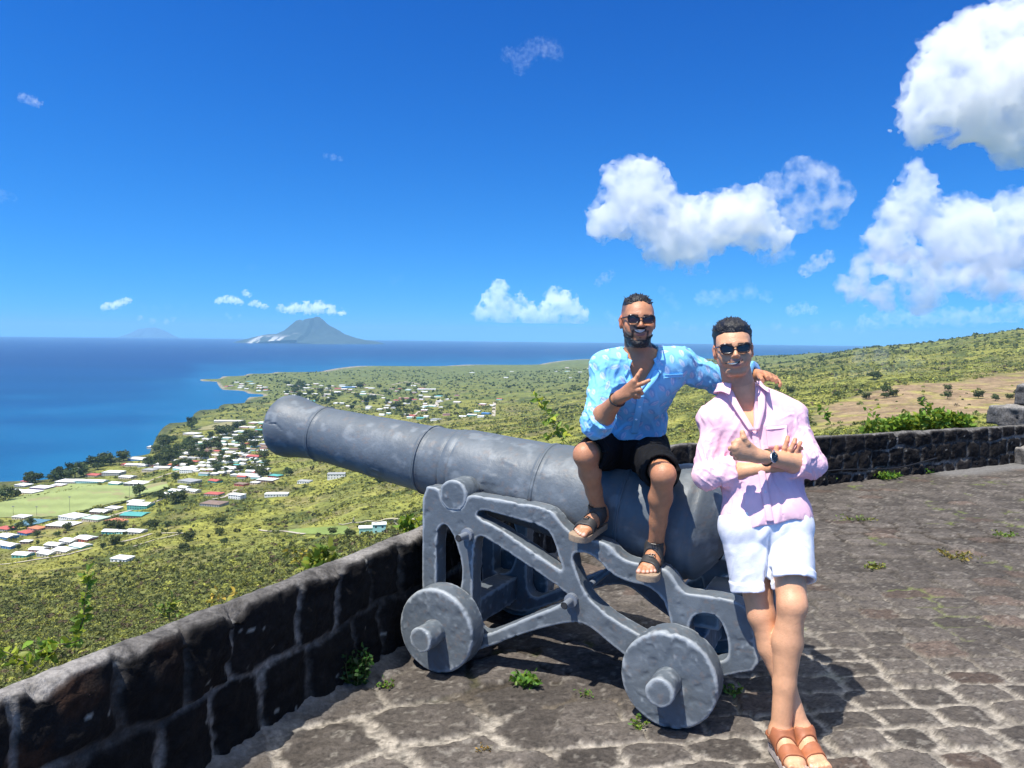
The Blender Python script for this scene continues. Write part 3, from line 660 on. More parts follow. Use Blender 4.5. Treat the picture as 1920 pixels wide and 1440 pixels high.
def limb_fold(p, a, b, amp, freq, seed, tw=1.3):
    """creases across a limb: ridged noise that runs round it"""
    a = np.asarray(a, np.float32); b = np.asarray(b, np.float32); L = np.linalg.norm(b-a); ax = (b-a)/L
    t = (p-a)@ax; q = p-a-t[:, None]*ax; w = np.exp(-(np.maximum(0, np.linalg.norm(q, axis=1)-.09)/.03)**2)*sstep(-.06, .02, t)*sstep(L+.06, L-.02, t)
    e1 = nrm(np.cross(ax, [.3, .2, .9])); e2 = np.cross(ax, e1); th = np.arctan2(q@e2, q@e1)
    n = fbm(np.stack([t*freq+tw*np.sin(th+seed), np.cos(th)*1.1, np.sin(th)*1.1], -1), 2, seed)
    m2 = fbm(np.stack([t*freq*2.3-tw*1.7*np.sin(th), np.cos(th)*1.6+3, np.sin(th)*1.6], -1), 2, seed+9)
    return -amp*(np.maximum(1-np.abs(n)*2.6, -.15)*.8+.22*np.maximum(1-np.abs(m2)*2.4, -.2))*w
def fabric_noise(p, seed, amp=.006):
    return fbm(p*np.array([7, 7, 3.6], np.float32), 3, seed)*amp

# ------------------------------------------------ the man sitting on the gun
def joints(d): return {k: P(*v) for k, v in d.items()}
A = joints(dict(hipR=(1146, 842, 3.66), hipL=(1213, 852, 3.59), kneeR=(1097, 853, 3.30), kneeL=(1244, 890, 3.14), ankR=(1123, 960, 3.44), ankL=(1229, 1028, 3.31),
     pel=(1182, 832, 3.64), waist=(1188, 790, 3.60), chest=(1196, 728, 3.47), neck=(1199, 672, 3.40), shR=(1136, 692, 3.41), shL=(1268, 684, 3.41), elR=(1118, 795, 3.27), wrR=(1160, 746, 3.10),
     elL=(1355, 716, 3.50), wrL=(1418, 704, 3.40), head=(1196, 602.5, 3.345)))
# feet stand on the cheek tops
HA = Head(A['head'], (0-.02, -1, .02), (0.0, -.02, 1), .945, .93, True)
SKA = np.array([.50, .225, .115])
tor = nrm(A['neck']-A['pel']); rightA = nrm(A['shR']-A['shL']); fwdA = nrm(np.cross(tor, rightA)); fwdA = fwdA if fwdA[1] < 0 else -fwdA
def torso(f, J, fw, g=0.0, k=.05, chest=(.150, .100), waist=(.135, .098), belly=0.0, shr=.055):
    """g = allowance for cloth"""
    R = frame(fw, J['neck']-J['pel'])
    f.ball(J['chest'], (chest[0]+g, chest[1]+g, .155+g), k, R)
    f.ball(J['waist'], (waist[0]+g, waist[1]+g+belly, .15+g), k, R)
    f.ball(J['pel'], (.150+g, .105+g, .105+g), k, R)
    up = J['chest']+.55*(J['neck']-J['chest'])
    f.cone(J['shR']+.02*(J['shL']-J['shR']), J['shL']+.02*(J['shR']-J['shL']), shr+g, shr+g, k)
    for s in ('shR', 'shL'):
        f.cone(J['neck']+.01*fw, J[s]+.012*nrm(J['neck']-J['pel']), .050+g*.6, .046+g, .04)
        f.ball(J['chest']+.45*(J[s]-J['chest'])+fw*.045, (.075+g*.5, .05+g*.5, .06+g*.5), .04, R)
def box_of(*pts, m=.12):
    return np.min(pts, 0)-m, np.max(pts, 0)+m
def leg(F_, hip, kn, an, rt, rk, rc, ra, back, k=.02, ft=None):
    f = F_.sub(*box_of(hip, kn, an, m=.16)); back = nrm(back)
    f.cone(hip, kn, rt, rk, .03); d = an-kn
    f.ball(kn-back*.006, (rk*.97, rk*.97, rk*1.08), .02)
    f.cone(kn, kn+.30*d+back*.012, rk*.92, rc, k); f.cone(kn+.30*d+back*.012, kn+.62*d+back*.004, rc, rc*.72, k); f.cone(kn+.62*d+back*.004, an, rc*.74, ra, k)
    f.cone(kn+.1*d-back*.018, an-back*.004, rk*.55, ra*.8, .02)
    r = foot(f, an, *ft) if ft else None
    if r: r['f'] = f
    F_.merge(f, .03, hip, .2); return r
def arm(F_, sh, el, wr, r0, r1, r2, r3, sq=None):
    f = F_.sub(*box_of(sh, el, wr, m=.13)); f.cone(sh, el, r0, r1, .03); f.cone(el, el+.35*(wr-el), r1, r2, .02); f.cone(el+.35*(wr-el), wr, r2, r3, .02, sq)
    return f
def foot(f, an, toe, up, right, Lk=1.0, w=1.0):
    """an ankle, toe direction along the sole, up out of the sole, side = towards the little toe"""
    t = nrm(toe); u = np.asarray(up, float); u = nrm(u-t*np.dot(u, t)); s = np.cross(t, u)*(1 if right else -1); z0 = an-u*.062*Lk           # sole plane under the ankle
    heel = z0-t*.038*Lk+u*.024; ball = z0+t*.118*Lk+u*.018
    f.cone(an, heel+u*.008, .036*Lk, .029*Lk, .02); f.cone(an, z0+t*.06*Lk+u*.032, .036*Lk, .030*Lk, .025)
    f.cone(heel, ball+s*.012, .026*Lk, .0215*Lk, .02, (u, .95)); f.cone(z0+t*.06*Lk+u*.032, ball-s*.016, .030*Lk, .020*Lk, .02); f.cone(z0+t*.05*Lk+u*.022+s*.01, ball+s*.024*w, .026*Lk, .017*Lk, .02)
    tips = []
    for i, (o, ln, r) in enumerate(((-.026, .060, .0125), (-.006, .056, .0092), (.009, .048, .0086), (.022, .038, .0082), (.034, .027, .0080))):
        a = ball+s*o*w*.92-t*.006-u*.004; m = a+t*ln*.55*Lk+u*.004; b = a+t*ln*Lk-u*.004+s*o*.10; f.cone(a, m, r*1.05, r, .006, m=.012); f.cone(m, b, r, r*.95, .002, m=.012); tips.append((b, r))
    return dict(z0=z0, t=t, u=u, s=s, ball=ball, heel=heel, tips=tips, L=Lk, w=w)
def paint_toes(V, col, ft):
    for b, r in ft['tips']:
        q = V-(b+ft['u']*r*.6+ft['t']*r*.25); m = sstep(r*.85, r*.6, np.linalg.norm(q, axis=1)); col = mixc(col, np.broadcast_to(np.array([.62, .40, .33]), col.shape), m*.8)
    return col
fA = Field(np.array([.22, 2.85, .55]), np.array([1.20, 3.92, 1.80]), .0034)
f = fA
torso(f, A, fwdA, 0)
f.cone(A['neck']-tor*.03, A['head']+HA.R@np.array([0, -.02, -.05]), .062, .056, .02)
f.add(HA.sdf, A['head']-.13, A['head']+.135, .012)
ftAR = leg(f, A['hipR'], A['kneeR'], A['ankR'], .082, .047, .047, .030, A['hipR']-A['kneeR']+np.array([0, .1, -.1]), ft=(P(1082, 1004, 3.27)-P(1130, 976, 3.44), (.05, -.10, 1), True, .98))
ftAL = leg(f, A['hipL'], A['kneeL'], A['ankL'], .082, .047, .048, .030, A['hipL']-A['kneeL']+np.array([0, .1, -.1]), ft=(P(1213, 1074, 3.13)-P(1236, 1044, 3.31), (-.05, -.15, 1), False, .98))
arR = arm(f, A['shR'], A['elR'], A['wrR'], .050, .041, .043, .027, ((.2, 1, .3), .85)); arL = arm(f, A['shL'], A['elL'], A['wrL'], .048, .041, .041, .028)
F0 = f; f = arR
# right hand: two fingers raised in a V, the others folded under the thumb
def hp(u, v, y): return P(u, v, y)
w_ = A['wrR']; ik, mk, rk, pk = hp(1189, 715, 3.03), hp(1190, 725, 3.035), hp(1187, 734, 3.04), hp(1181, 742, 3.05)
for a_, r_ in ((ik, .013), (mk, .0135), (rk, .0125), (pk, .0115)): f.cone(w_+.15*(a_-w_), a_, .0215, r_+.001, .012, m=.015)
finger(f, [ik, hp(1196, 704, 3.025), hp(1202, 694, 3.025)], .0095, .0078); finger(f, [mk, hp(1205, 719, 3.015), hp(1217, 713.5, 3.01)], .0098, .0078)
finger(f, [rk, hp(1200, 731, 3.02), hp(1203, 737, 3.035), hp(1194, 739, 3.045)], .0095, .0082); finger(f, [pk, hp(1193, 740, 3.035), hp(1198, 744, 3.045), hp(1190, 745.5, 3.055)], .0085, .0074)
finger(f, [w_+.25*(ik-w_)+np.array([0, .015, .008]), hp(1184, 727, 3.07), hp(1194, 730, 3.058), hp(1199, 728.5, 3.045)], .013, .0088)
F0.merge(arR, .03, A['shR'], .12); f = arL
# left hand lying over his friend's shoulder, fingers drooping in front of it
w_ = A['wrL']; kk = [hp(1433, 700, 3.31), hp(1441, 703, 3.30), hp(1448, 706, 3.305), hp(1454, 709, 3.32)]
for a_ in kk: f.cone(w_+.1*(a_-w_), a_, .022, .0125, .012, m=.015)
finger(f, [kk[0], hp(1441, 711, 3.26), hp(1440, 722, 3.245), hp(1437, 728, 3.245)], .0098, .008); finger(f, [kk[1], hp(1450, 714, 3.26), hp(1447, 724, 3.245), hp(1444, 730, 3.245)], .0098, .008)
finger(f, [kk[2], hp(1456, 714, 3.27), hp(1456, 722, 3.255), hp(1454, 727, 3.255)], .0092, .0078); finger(f, [kk[3], hp(1460, 714, 3.29), hp(1463, 720, 3.275), hp(1462, 724, 3.27)], .0085, .007)
finger(f, [w_+.3*(kk[0]-w_), hp(1425, 707, 3.30), hp(1429, 714, 3.27), hp(1434, 718, 3.255)], .0125, .009)
F0.merge(arL, .03, A['shL'], .12); f = F0
def paintA(V, N):
    col = np.broadcast_to(SKA, V.shape).copy(); col *= (1+.10*fbm(V*14, 3, 4))[:, None]
    kn = sstep(.07, .02, np.linalg.norm(V-A['kneeL'], axis=1))+sstep(.07, .02, np.linalg.norm(V-A['kneeR'], axis=1)); col = mixc(col, col*np.array([.95, .82, .80]), np.clip(kn, 0, 1)*.6)
    col = HA.paint(V, col, SKA, np.array([.30, .12, .10])); col = paint_toes(V, paint_toes(V, col, ftAR), ftAL)
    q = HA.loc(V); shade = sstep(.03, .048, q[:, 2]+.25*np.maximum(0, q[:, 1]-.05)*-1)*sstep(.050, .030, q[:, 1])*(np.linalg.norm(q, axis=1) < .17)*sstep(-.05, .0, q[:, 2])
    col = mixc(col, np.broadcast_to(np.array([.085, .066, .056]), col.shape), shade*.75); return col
rootA = A['pel']*np.array([1, 1, 1])
pA = body_mesh('person', f, M_SKIN, None, paintA, root=rootA)
tag(pA, 'man in patterned blue shirt and black shorts sitting on the cannon, two fingers raised', 'person')

def on_cloth(V, pts, lift=.003):
    """points of a garment seen at photo pixels"""
    rel = V-CAM; w = rel@_f; pu, pv = 960+F*(rel@_r)/w, 720-F*(rel@_u)/w; out = []
    for u, v in pts:
        m = np.where((np.abs(pu-u) < 4) & (np.abs(pv-v) < 4))[0]
        if not len(m): m = np.argsort((pu-u)**2+(pv-v)**2)[:6]
        i = m[np.argmin(w[m])]; y = np.sort(V[m][:, 1])[:3].mean(); p = P(u, v, y); d = CAM-p; out.append(p+d/np.linalg.norm(d)*lift)
    return out
def seg(a, b, n): return [(a[0]+(b[0]-a[0])*k/(n-1), a[1]+(b[1]-a[1])*k/(n-1)) for k in range(n)]
def buttons(V, pts, parent, colr, r=.0055):
    for p in on_cloth(V, pts, .006):
        d = nrm(CAM-p); b = MB(); b.tube([p-d*.002, p+d*.001, p+d*.0015], [r, r, r*.7], 12); b.build('button', mat('button_'+str(int(colr[0]*100)), colr, .35), parent, smooth=False)
def strip_mesh(name, left, right, mat_, parent, col, thick=.004, n_sub=6, colfn=None):
    """a band of cloth between two edge polylines, with thickness"""
    left = np.array(left, float); right = np.array(right, float)
    def dens(p):
        t = np.linspace(0, len(p)-1, (len(p)-1)*n_sub+1); i = np.clip(t.astype(int), 0, len(p)-2); fr = t-i
        a, b = p[i], p[i+1]; pm, pp = p[np.maximum(i-1, 0)], p[np.minimum(i+2, len(p)-1)]
        return .5*((2*a)+(-pm+b)*fr[:, None]+(2*pm-5*a+4*b-pp)*(fr**2)[:, None]+(-pm+3*a-3*b+pp)*(fr**3)[:, None])
    L, R = dens(left), dens(right); m = 7; n = len(L)
    G_ = np.stack([L+(R-L)*k/(m-1) for k in range(m)], 1)
    du = np.gradient(G_, axis=0); dv = np.gradient(G_, axis=1); N = np.cross(du, dv); N /= np.linalg.norm(N, axis=2, keepdims=True)+1e-9
    bow = np.sin(np.linspace(0, math.pi, m))[None, :, None]*.003
    top = G_+N*(thick/2)+N*bow; bot = G_-N*(thick/2)+N*bow
    V = np.concatenate([top.reshape(-1, 3), bot.reshape(-1, 3)]); o = n*m; Fs = []
    for i in range(n-1):
        for k in range(m-1):
            a = i*m+k; Fs.append((a, a+1, a+m+1, a+m)); Fs.append((o+a, o+a+m, o+a+m+1, o+a+1))
        a = i*m; Fs.append((a, a+m, o+a+m, o+a)); a = i*m+m-1; Fs.append((a, o+a, o+a+m, a+m))
    for k in range(m-1):
        Fs.append((k, o+k, o+k+1, k+1)); a = (n-1)*m+k; Fs.append((a, a+1, o+a+1, o+a))
    c = np.broadcast_to(np.array(col, float), V.shape).copy()
    if colfn is not None: c = colfn(V, c)
    return mesh_np(name, V, np.array(Fs), mat_, parent, c)
def verts(o):
    a = np.empty(len(o.data.vertices)*3, np.float32); o.data.vertices.foreach_get('co', a); return a.reshape(-1, 3)+np.array(o.location)
M_TEETH = mat('teeth', (.72, .68, .62), .3); M_MOUTH = mat('mouth_dark', (.035, .014, .012), .6)
def smile(o, up_, lo_, tu, tl):
    V = verts(o); strip_mesh('mouth', on_cloth(V, up_, .0008), on_cloth(V, lo_, .0008), M_MOUTH, o, (.1, .1, .1), .0012, 3); strip_mesh('teeth', on_cloth(V, tu, .0022), on_cloth(V, tl, .0022), M_TEETH, o, (.1, .1, .1), .0012, 3)
def hair_tufts(H, pts, mb_r=.0035, ln=.02, seed=0, dirf=None, lean=.4):
    rng = np.random.RandomState(seed); b = MB()
    for p in pts:
        n = nrm(np.asarray(p)-np.array([0, -.018, .02])); d = n if dirf is None else nrm(dirf(p, n)); d = nrm(d+rng.normal(0, lean, 3)*.6)
        l = ln*rng.uniform(.6, 1.3); a = np.asarray(p)-n*.003; m = a+d*l*.55; e = a+d*l+rng.normal(0, .003, 3)
        b.tube([H.wor(a), H.wor(m), H.wor(e)], [mb_r*H.k, mb_r*.75*H.k, mb_r*.15*H.k], 5, cap=True)
    return b
def scalp(rng, n, fn):
    out = []
    while len(out) < n:
        v = nrm(rng.normal(0, 1, 3)); 
        if v[2] < -.2: continue
        p = np.array([0, -.018, .038])+v*np.array([.0735, .093, .082])
        if fn(p): out.append(p)
    return out
# cropped dark cap over the sides and a short spiky top
def hair_cap(H, name, parent, top, hairline, h=.0032, thick=.006, side=.003, wav=.003, freq=70):
    f = Field(H.c-.15, H.c+.155, h)
    def fn(p):
        q = H.loc(p).astype(np.float32); x, y, z = q[..., 0], q[..., 1], q[..., 2]
        d = ellip(q, (0, -.018, .038), (.0735, .093, .082)); d = smin(d, ellip(q, (0, .022, .02), (.066, .068, .072)), .02)
        t = (side+(thick-side)*sstep(.045, .085, z))*(.22+.78*sstep(-.002, .030, hairline(x, y, z))); return np.maximum(d-t, -hairline(x, y, z))*H.k
    f.add(fn, H.c-.14, H.c+.145, 0)
    f.warp(lambda p: fbm(H.loc(p)*np.array([freq, freq*.35, freq*.6], np.float32), 3, 8)*wav*sstep(.03, .08, H.loc(p)[:, 2]))
    V, Q = f.mesh(); return mesh_np(name, V, Q, M_HAIR, parent, loc=H.c)
rng = np.random.RandomState(5)
lineA = lambda x, y, z: np.minimum(.060-y-.10*np.abs(x)-(z < .06)*.03, (z-.072)*1.0-.15*(y-.02))   # only the crown is long
hair = hair_cap(HA, 'hair', pA, None, lambda x, y, z: lineA(x, y, z), thick=.006, side=.002)
pts = scalp(rng, 230, lambda p: lineA(*p) > .000 and p[2] > .082)
b = hair_tufts(HA, pts, .0036, .014, 4, lambda p, n: n+np.array([0, .35, .35])); o = b.build('hair_tuft', M_HAIR, hair, smooth=True); tag(o, kind='stuff')
# full beard under the jaw, a mesh of its own
f = Field(HA.c-.13, HA.c+.13, .003)
def beardf(p):
    q = HA.loc(p).astype(np.float32); x, y, z = q[..., 0], q[..., 1], q[..., 2]; ax = np.abs(x)
    d = HA.sdf(p)/HA.k-.0035-.006*sstep(-.085, -.112, z)
    reg = np.maximum.reduce([z+.030+.62*np.maximum(0, y), -y-.02, -(z+.121), .018-ax+(z+.090)*1.6*(z > -.10)])
    reg2 = np.maximum.reduce([z+.090+.35*ax, -(z+.124), -y+.012])
    return np.maximum(d, np.minimum(reg, reg2))*HA.k
f.add(beardf, HA.c-.12, HA.c+.12, 0); f.warp(lambda p: fbm(HA.loc(p)*120, 2, 3)*.0022)
V, Q = f.mesh(); mesh_np('beard', V, Q, M_HAIR, pA, loc=HA.c)

def glasses(H, parent, lensmat, w=.052, hgt=.034, z0=.0, y0=.099, tilt=.0, rim=.0034, cat=0.0):
    g = MB(); lens = []
    def outline(sx, s=1.0):
        pts = []
        for k in range(28):
            t = 2*math.pi*k/28; c, s_ = math.cos(t), math.sin(t); e = 2/3.4
            x = abs(c)**e*math.copysign(1, c)*w/2*s; z = abs(s_)**e*math.copysign(1, s_)*hgt/2*s
            if z < 0: x *= .90
            xx = sx*(.0325)+x; z = z+(.003 if z > 0 else 0)*sx*math.copysign(1, x)
            yy = y0-1.9*(xx*xx)-.0
            pts.append(np.array([xx, yy+.06*(z-.0)*1.0, z0+z]))
        return pts
    for sx in (-1, 1):
        o = outline(sx); g.tube([H.wor(p) for p in o+[o[0]]], rim*H.k, 7, cap=False)
        top = [p+np.array([0, .0006, .0010]) for p in o if p[2] > z0+hgt*.30]; g.tube([H.wor(p) for p in sorted(top, key=lambda p: p[0])], rim*1.35*H.k, 7)
        l = MB(); c = np.mean(o, 0)+np.array([0, .0015, 0]); l.add([H.wor(c)]+[H.wor(p) for p in o], [(0, 1+k, 1+(k+1) % 28) for k in range(28)]); lens.append(l)
        e = np.array([sx*(.0325+w/2), y0-1.9*(.0325+w/2)**2, z0+hgt*.36])
        g.tube([H.wor(e), H.wor(e+np.array([sx*.004, -.006, 0])), H.wor([sx*.0755, .02, z0+.010]), H.wor([sx*.0775, -.012, z0+.008]), H.wor([sx*.077, -.03, z0-.012])], [.0034*H.k, .0034*H.k, .0026*H.k, .0024*H.k, .0022*H.k], 7)
    g.tube([H.wor([-.0095, y0+.0005, z0+.006]), H.wor([0, y0+.003, z0+.0085]), H.wor([.0095, y0+.0005, z0+.006])], .0026*H.k, 7)
    o = g.build('sunglasses', M_FRAME, parent, smooth=True)
    for l in lens: l.build('lens', lensmat, o, smooth=True)
    return o
smile(pA, [(1186, 617.5), (1192, 617.6), (1199, 617.4), (1206, 617.4), (1213, 616.6)], [(1186.5, 618.4), (1192, 622.6), (1199, 624.8), (1206, 622.8), (1212.5, 617.6)], [(1189.5, 618.4), (1194, 618.3), (1199.5, 618.2), (1205, 618.2), (1209.5, 617.8)], [(1190, 619.2), (1194, 622), (1199.5, 623.6), (1205, 622.2), (1209, 618.8)])
glasses(HA, pA, M_LENSB, .050, .031, .004, .102)

# shirt of the seated man, sleeves rolled below the elbow, open at the chest
def cut_end(p, c, n): return (p-np.asarray(c, np.float32))@np.asarray(n, np.float32)
def shirt(J, fw, g, right_end, left_end, hem, vneck, lo, hi, folds, seed, rs=(.060, .056, .050), openw=.055, torso_kw={}, extra=None, h=.0034):
    f = Field(lo, hi, h); up = nrm(J['neck']-J['pel']); rt = nrm(J['shR']-J['shL'])
    torso(f, J, fw, g, .05, **torso_kw)
    if extra: extra(f)
    for s, e, w, end in (('shR', 'elR', 'wrR', right_end), ('shL', 'elL', 'wrL', left_end)):
        c = J[e]+end*(J[w]-J[e]); n = nrm(J[w]-J[e])
        f2 = Field(np.minimum.reduce([J[s], J[e], c])-.10, np.maximum.reduce([J[s], J[e], c])+.10, h)
        f2.cone(J[s], J[e], rs[0], rs[1], .02); f2.cone(J[e], c, rs[1], rs[2], .03)
        sl, p = f2.block(c-.11, c+.11, 0); dd = f2.D[sl]; near = np.linalg.norm(p-c.astype(np.float32), axis=-1) < .085
        f2.D[sl] = np.where(near, np.maximum(dd, cut_end(p, c, n)), dd)
        inner = lambda q: np.maximum(cone(q, J[e]+.6*(c-J[e]), c+n*.03, rs[2]-.006, rs[2]-.007), -cut_end(q, c-n*.02, n))
        f2.cut(inner, c-.06, c+.06, .002)
        # rolled cuff
        f2.add(lambda q: np.maximum(np.abs(cone(q, c-n*.050, c+n*.03, rs[2]+.0035, rs[2]+.0055))-.0045, np.maximum(cut_end(q, c, n), -cut_end(q, c-n*.055, n))), c-.09, c+.09, .002)
        # into the main field
        i0 = np.round((f2.lo-f.lo)/h).astype(int)
        sl2, p2 = f.block(f2.lo, f2.lo+(f2.n-1)*h, 0)
        q = (p2-f2.lo)/h; qi = np.clip(np.round(q).astype(int), 0, f2.n-1)
        # trilinear resample
        q0 = np.clip(np.floor(q).astype(int), 0, f2.n-2); fr = np.clip(q-q0, 0, 1); val = 0
        for dx in (0, 1):
            for dy in (0, 1):
                for dz in (0, 1):
                    wgt = (fr[..., 0] if dx else 1-fr[..., 0])*(fr[..., 1] if dy else 1-fr[..., 1])*(fr[..., 2] if dz else 1-fr[..., 2])
                    val = val+wgt*f2.D[q0[..., 0]+dx, q0[..., 1]+dy, q0[..., 2]+dz]
        f.D[sl2] = smin(f.D[sl2], val.astype(np.float32), .022)
    Rf = frame(fw, up).astype(np.float32)
    def disp(p):
        l_ = p@Rf; sk = np.stack([l_[:, 0]*15+l_[:, 2]*7*np.sign(l_[:, 0]-float(J['chest']@Rf[:, 0])), l_[:, 1]*12, l_[:, 2]*5], -1).astype(np.float32)
        d = fabric_noise(p, seed, .004)-.0048*np.maximum(1-np.abs(fbm(sk, 2, seed+40))*2.6, -.15)-.0012*np.maximum(1-np.abs(fbm(sk*2.3+4, 2, seed+41))*2.4, -.2)
        for a, b, amp, fr in folds: d = d+limb_fold(p, a, b, amp, fr, seed+int(fr))
        return d
    f.warp(disp)
    # hem
    hc, hn = hem; body_only = lambda p: np.linalg.norm((p-np.asarray(hc, np.float32))-((p-np.asarray(hc, np.float32))@up.astype(np.float32))[..., None]*up.astype(np.float32), axis=-1)
    sl, p = f.block(hc-.34, hc+.34, 0)
    edge = cut_end(p, hc, hn)+.008*np.sin(p[..., 0]*21+seed)+.004*np.sin(p[..., 0]*47); m = body_only(p) < .23
    keep = np.ones(p.shape[:-1], bool)
    for s, e, w in (('shR', 'elR', 'wrR'), ('shL', 'elL', 'wrL')):
        keep &= (cone(p, J[s], J[e], .085, .085) > 0) & (cone(p, J[e], J[w], .085, .085) > 0)
    f.D[sl] = np.where(m & keep, np.maximum(f.D[sl], edge), f.D[sl])
    # open front
    nb, vb = J['neck']+up*.035, vneck
    def wedge(p):
        q = p-np.asarray(vb, np.float32); hgt = q@up.astype(np.float32); H = float((nb-vb)@up); t = np.clip(hgt/H, -1, 1.4)
        axis = np.asarray(vb, np.float32)+t[..., None]*(nb-vb).astype(np.float32); x = (p-axis)@rt.astype(np.float32)
        return np.maximum(np.maximum(np.abs(x)-openw*np.clip(t, 0, 1)**.8-.0015, -hgt), -((p-axis)@fw.astype(np.float32))-.055-.09*0)
    f.cut(wedge, np.minimum(vb, nb)-.12, np.maximum(vb, nb)+.12, .003)
    f.cut(lambda p: cone(p, J['neck']-up*.02-fw*.004, J['neck']+up*.16, .069, .085), J['neck']-.14, J['neck']+.2, .004)
    return f, up, rt
def collar_of(J, fw, up, rt, vb, R, openw, parent, col, stand=.042, leaf=.058, spread=.062, wide=1.0, colfn=None):
    nb = J['neck']; pts_in, pts_out = [], []
    # collar fold line from the left point round the nape to the right point; the leaf falls outward from it
    for k in range(13):
        a = math.pi*(-.80+1.60*k/12); r = R*(1+.06*abs(math.sin(a)))
        c = nb+up*(stand-.022*abs(a)/2.5)+(-fw*math.cos(a)*r*.95)+rt*math.sin(a)*r*wide+fw*.012
        fall = nb+up*(stand-leaf*(.75+.35*(abs(a)/2.5)**3))+(-fw*math.cos(a)*(r+.022))+rt*math.sin(a)*(r+.024)*wide+fw*(.012+.012*(abs(a)/2.5)**2)
        if k in (0, 12): fall = fall+rt*math.copysign(.016, math.sin(a))-up*.012+fw*.010
        pts_in.append(c); pts_out.append(fall)
    return strip_mesh('collar', pts_in, pts_out, M_CLOTH, parent, col, .004, 4, colfn)
def kiss_marks(V, N, base, n, seed, front):
    """printed lip marks, each lying flat on the cloth"""
    rng = np.random.RandomState(seed); col = np.array(base)[None]*np.ones_like(V); idx = rng.choice(len(V), n*6, replace=False); chosen = []
    for i in idx:
        if all(np.sum((V[i]-V[j])**2) > .041**2 for j in chosen[-400:]): chosen.append(i)
        if len(chosen) >= n: break
    hue = fbm(V*4.5, 3, seed)[:, None]; col = col*(1+.10*hue)
    for i in chosen:
        near = np.where(np.abs(V-V[i]).max(1) < .032)[0]; q = V[near]-V[i]; nn = N[i]; e1 = nrm(np.cross(nn, rng.normal(0, 1, 3)*np.array([.6, .2, .2])+np.array([.7, 0, .5]))); e2 = np.cross(nn, e1)
        x = q@e1/.0225; y = q@e2/.0115; r = np.sqrt(x*x+(y*(1+.35*np.abs(x)))**2); ok = (N[near]@nn > .3)
        m = sstep(1.0, .75, r)*ok; slit = sstep(.22, .10, np.abs(y-.12*np.cos(3*x)))*(np.abs(x) < .75)*ok
        shade = sstep(1.25, .95, np.sqrt((x-.10)**2+(y+.32)**2))*ok*(1-m)
        col[near] = mixc(col[near], np.broadcast_to(np.array([.15, .36, .70]), q.shape), shade*.6)
        col[near] = mixc(col[near], np.broadcast_to(np.array([.55, .64, .84]), q.shape), m*.75)
        col[near] = mixc(col[near], np.broadcast_to(np.array([.22, .38, .72]), q.shape), slit*.8)
    return col
vbA = P(1199, 737, 3.32)
CY = np.array([.22, .56, .86])
fs, up, rt = shirt(A, fwdA, .020, .30, .98, (P(1200, 818, 3.55), nrm(-tor+np.array([0, .0, -.35]))), vbA, np.array([.28, 3.02, .98]), np.array([1.14, 3.86, 1.70]),
    [(A['shR'], A['elR'], .007, 16), (A['elR'], A['elR']+.4*(A['wrR']-A['elR']), .006, 26), (A['shL'], A['elL'], .008, 19), (A['pel'], A['waist'], .004, 15)], 3, openw=.062, rs=(.062, .058, .050))
V, Q = fs.mesh(); V = smooth_verts(V, Q, 1, .4); N = normals(V, Q)
shA = mesh_np('shirt', V, Q, M_CLOTH, pA, kiss_marks(V, N, CY, 430, 2, fwdA), loc=A['chest'])
collar_of(A, fwdA, up, rt, vbA, .072, .06, shA, CY*1.05, stand=.058, leaf=.060, wide=1.05)
for sx in (-1, 1):      # the open plackets
    top = A['neck']+up*.020+rt*sx*.062+fwdA*.050; mid = .5*(top+vbA)+rt*sx*.012+fwdA*.016
    L_ = [top, mid, vbA+fwdA*.012]; R_ = [top+rt*sx*.030+fwdA*.004, mid+rt*sx*.028+fwdA*.002, vbA+rt*sx*.022+fwdA*.008]
    strip_mesh('placket', L_, R_, M_CLOTH, shA, CY*1.15, .005)
strip_mesh('placket', on_cloth(V, seg((1196, 742), (1183, 812), 9), .002), on_cloth(V, seg((1208, 742), (1196, 812), 9), .002), M_CLOTH, shA, CY*1.06, .003, 3)
buttons(V, [(1199, 762), (1193, 786)], shA, (.75, .85, .9))
pk_ = on_cloth(V, [(1246, 706), (1282, 704)], .003); strip_mesh('pocket_hem', on_cloth(V, seg((1246, 703), (1281, 701), 6), .003), on_cloth(V, seg((1246, 709), (1281, 707), 6), .003), M_CLOTH, shA, CY*1.08, .003, 3)
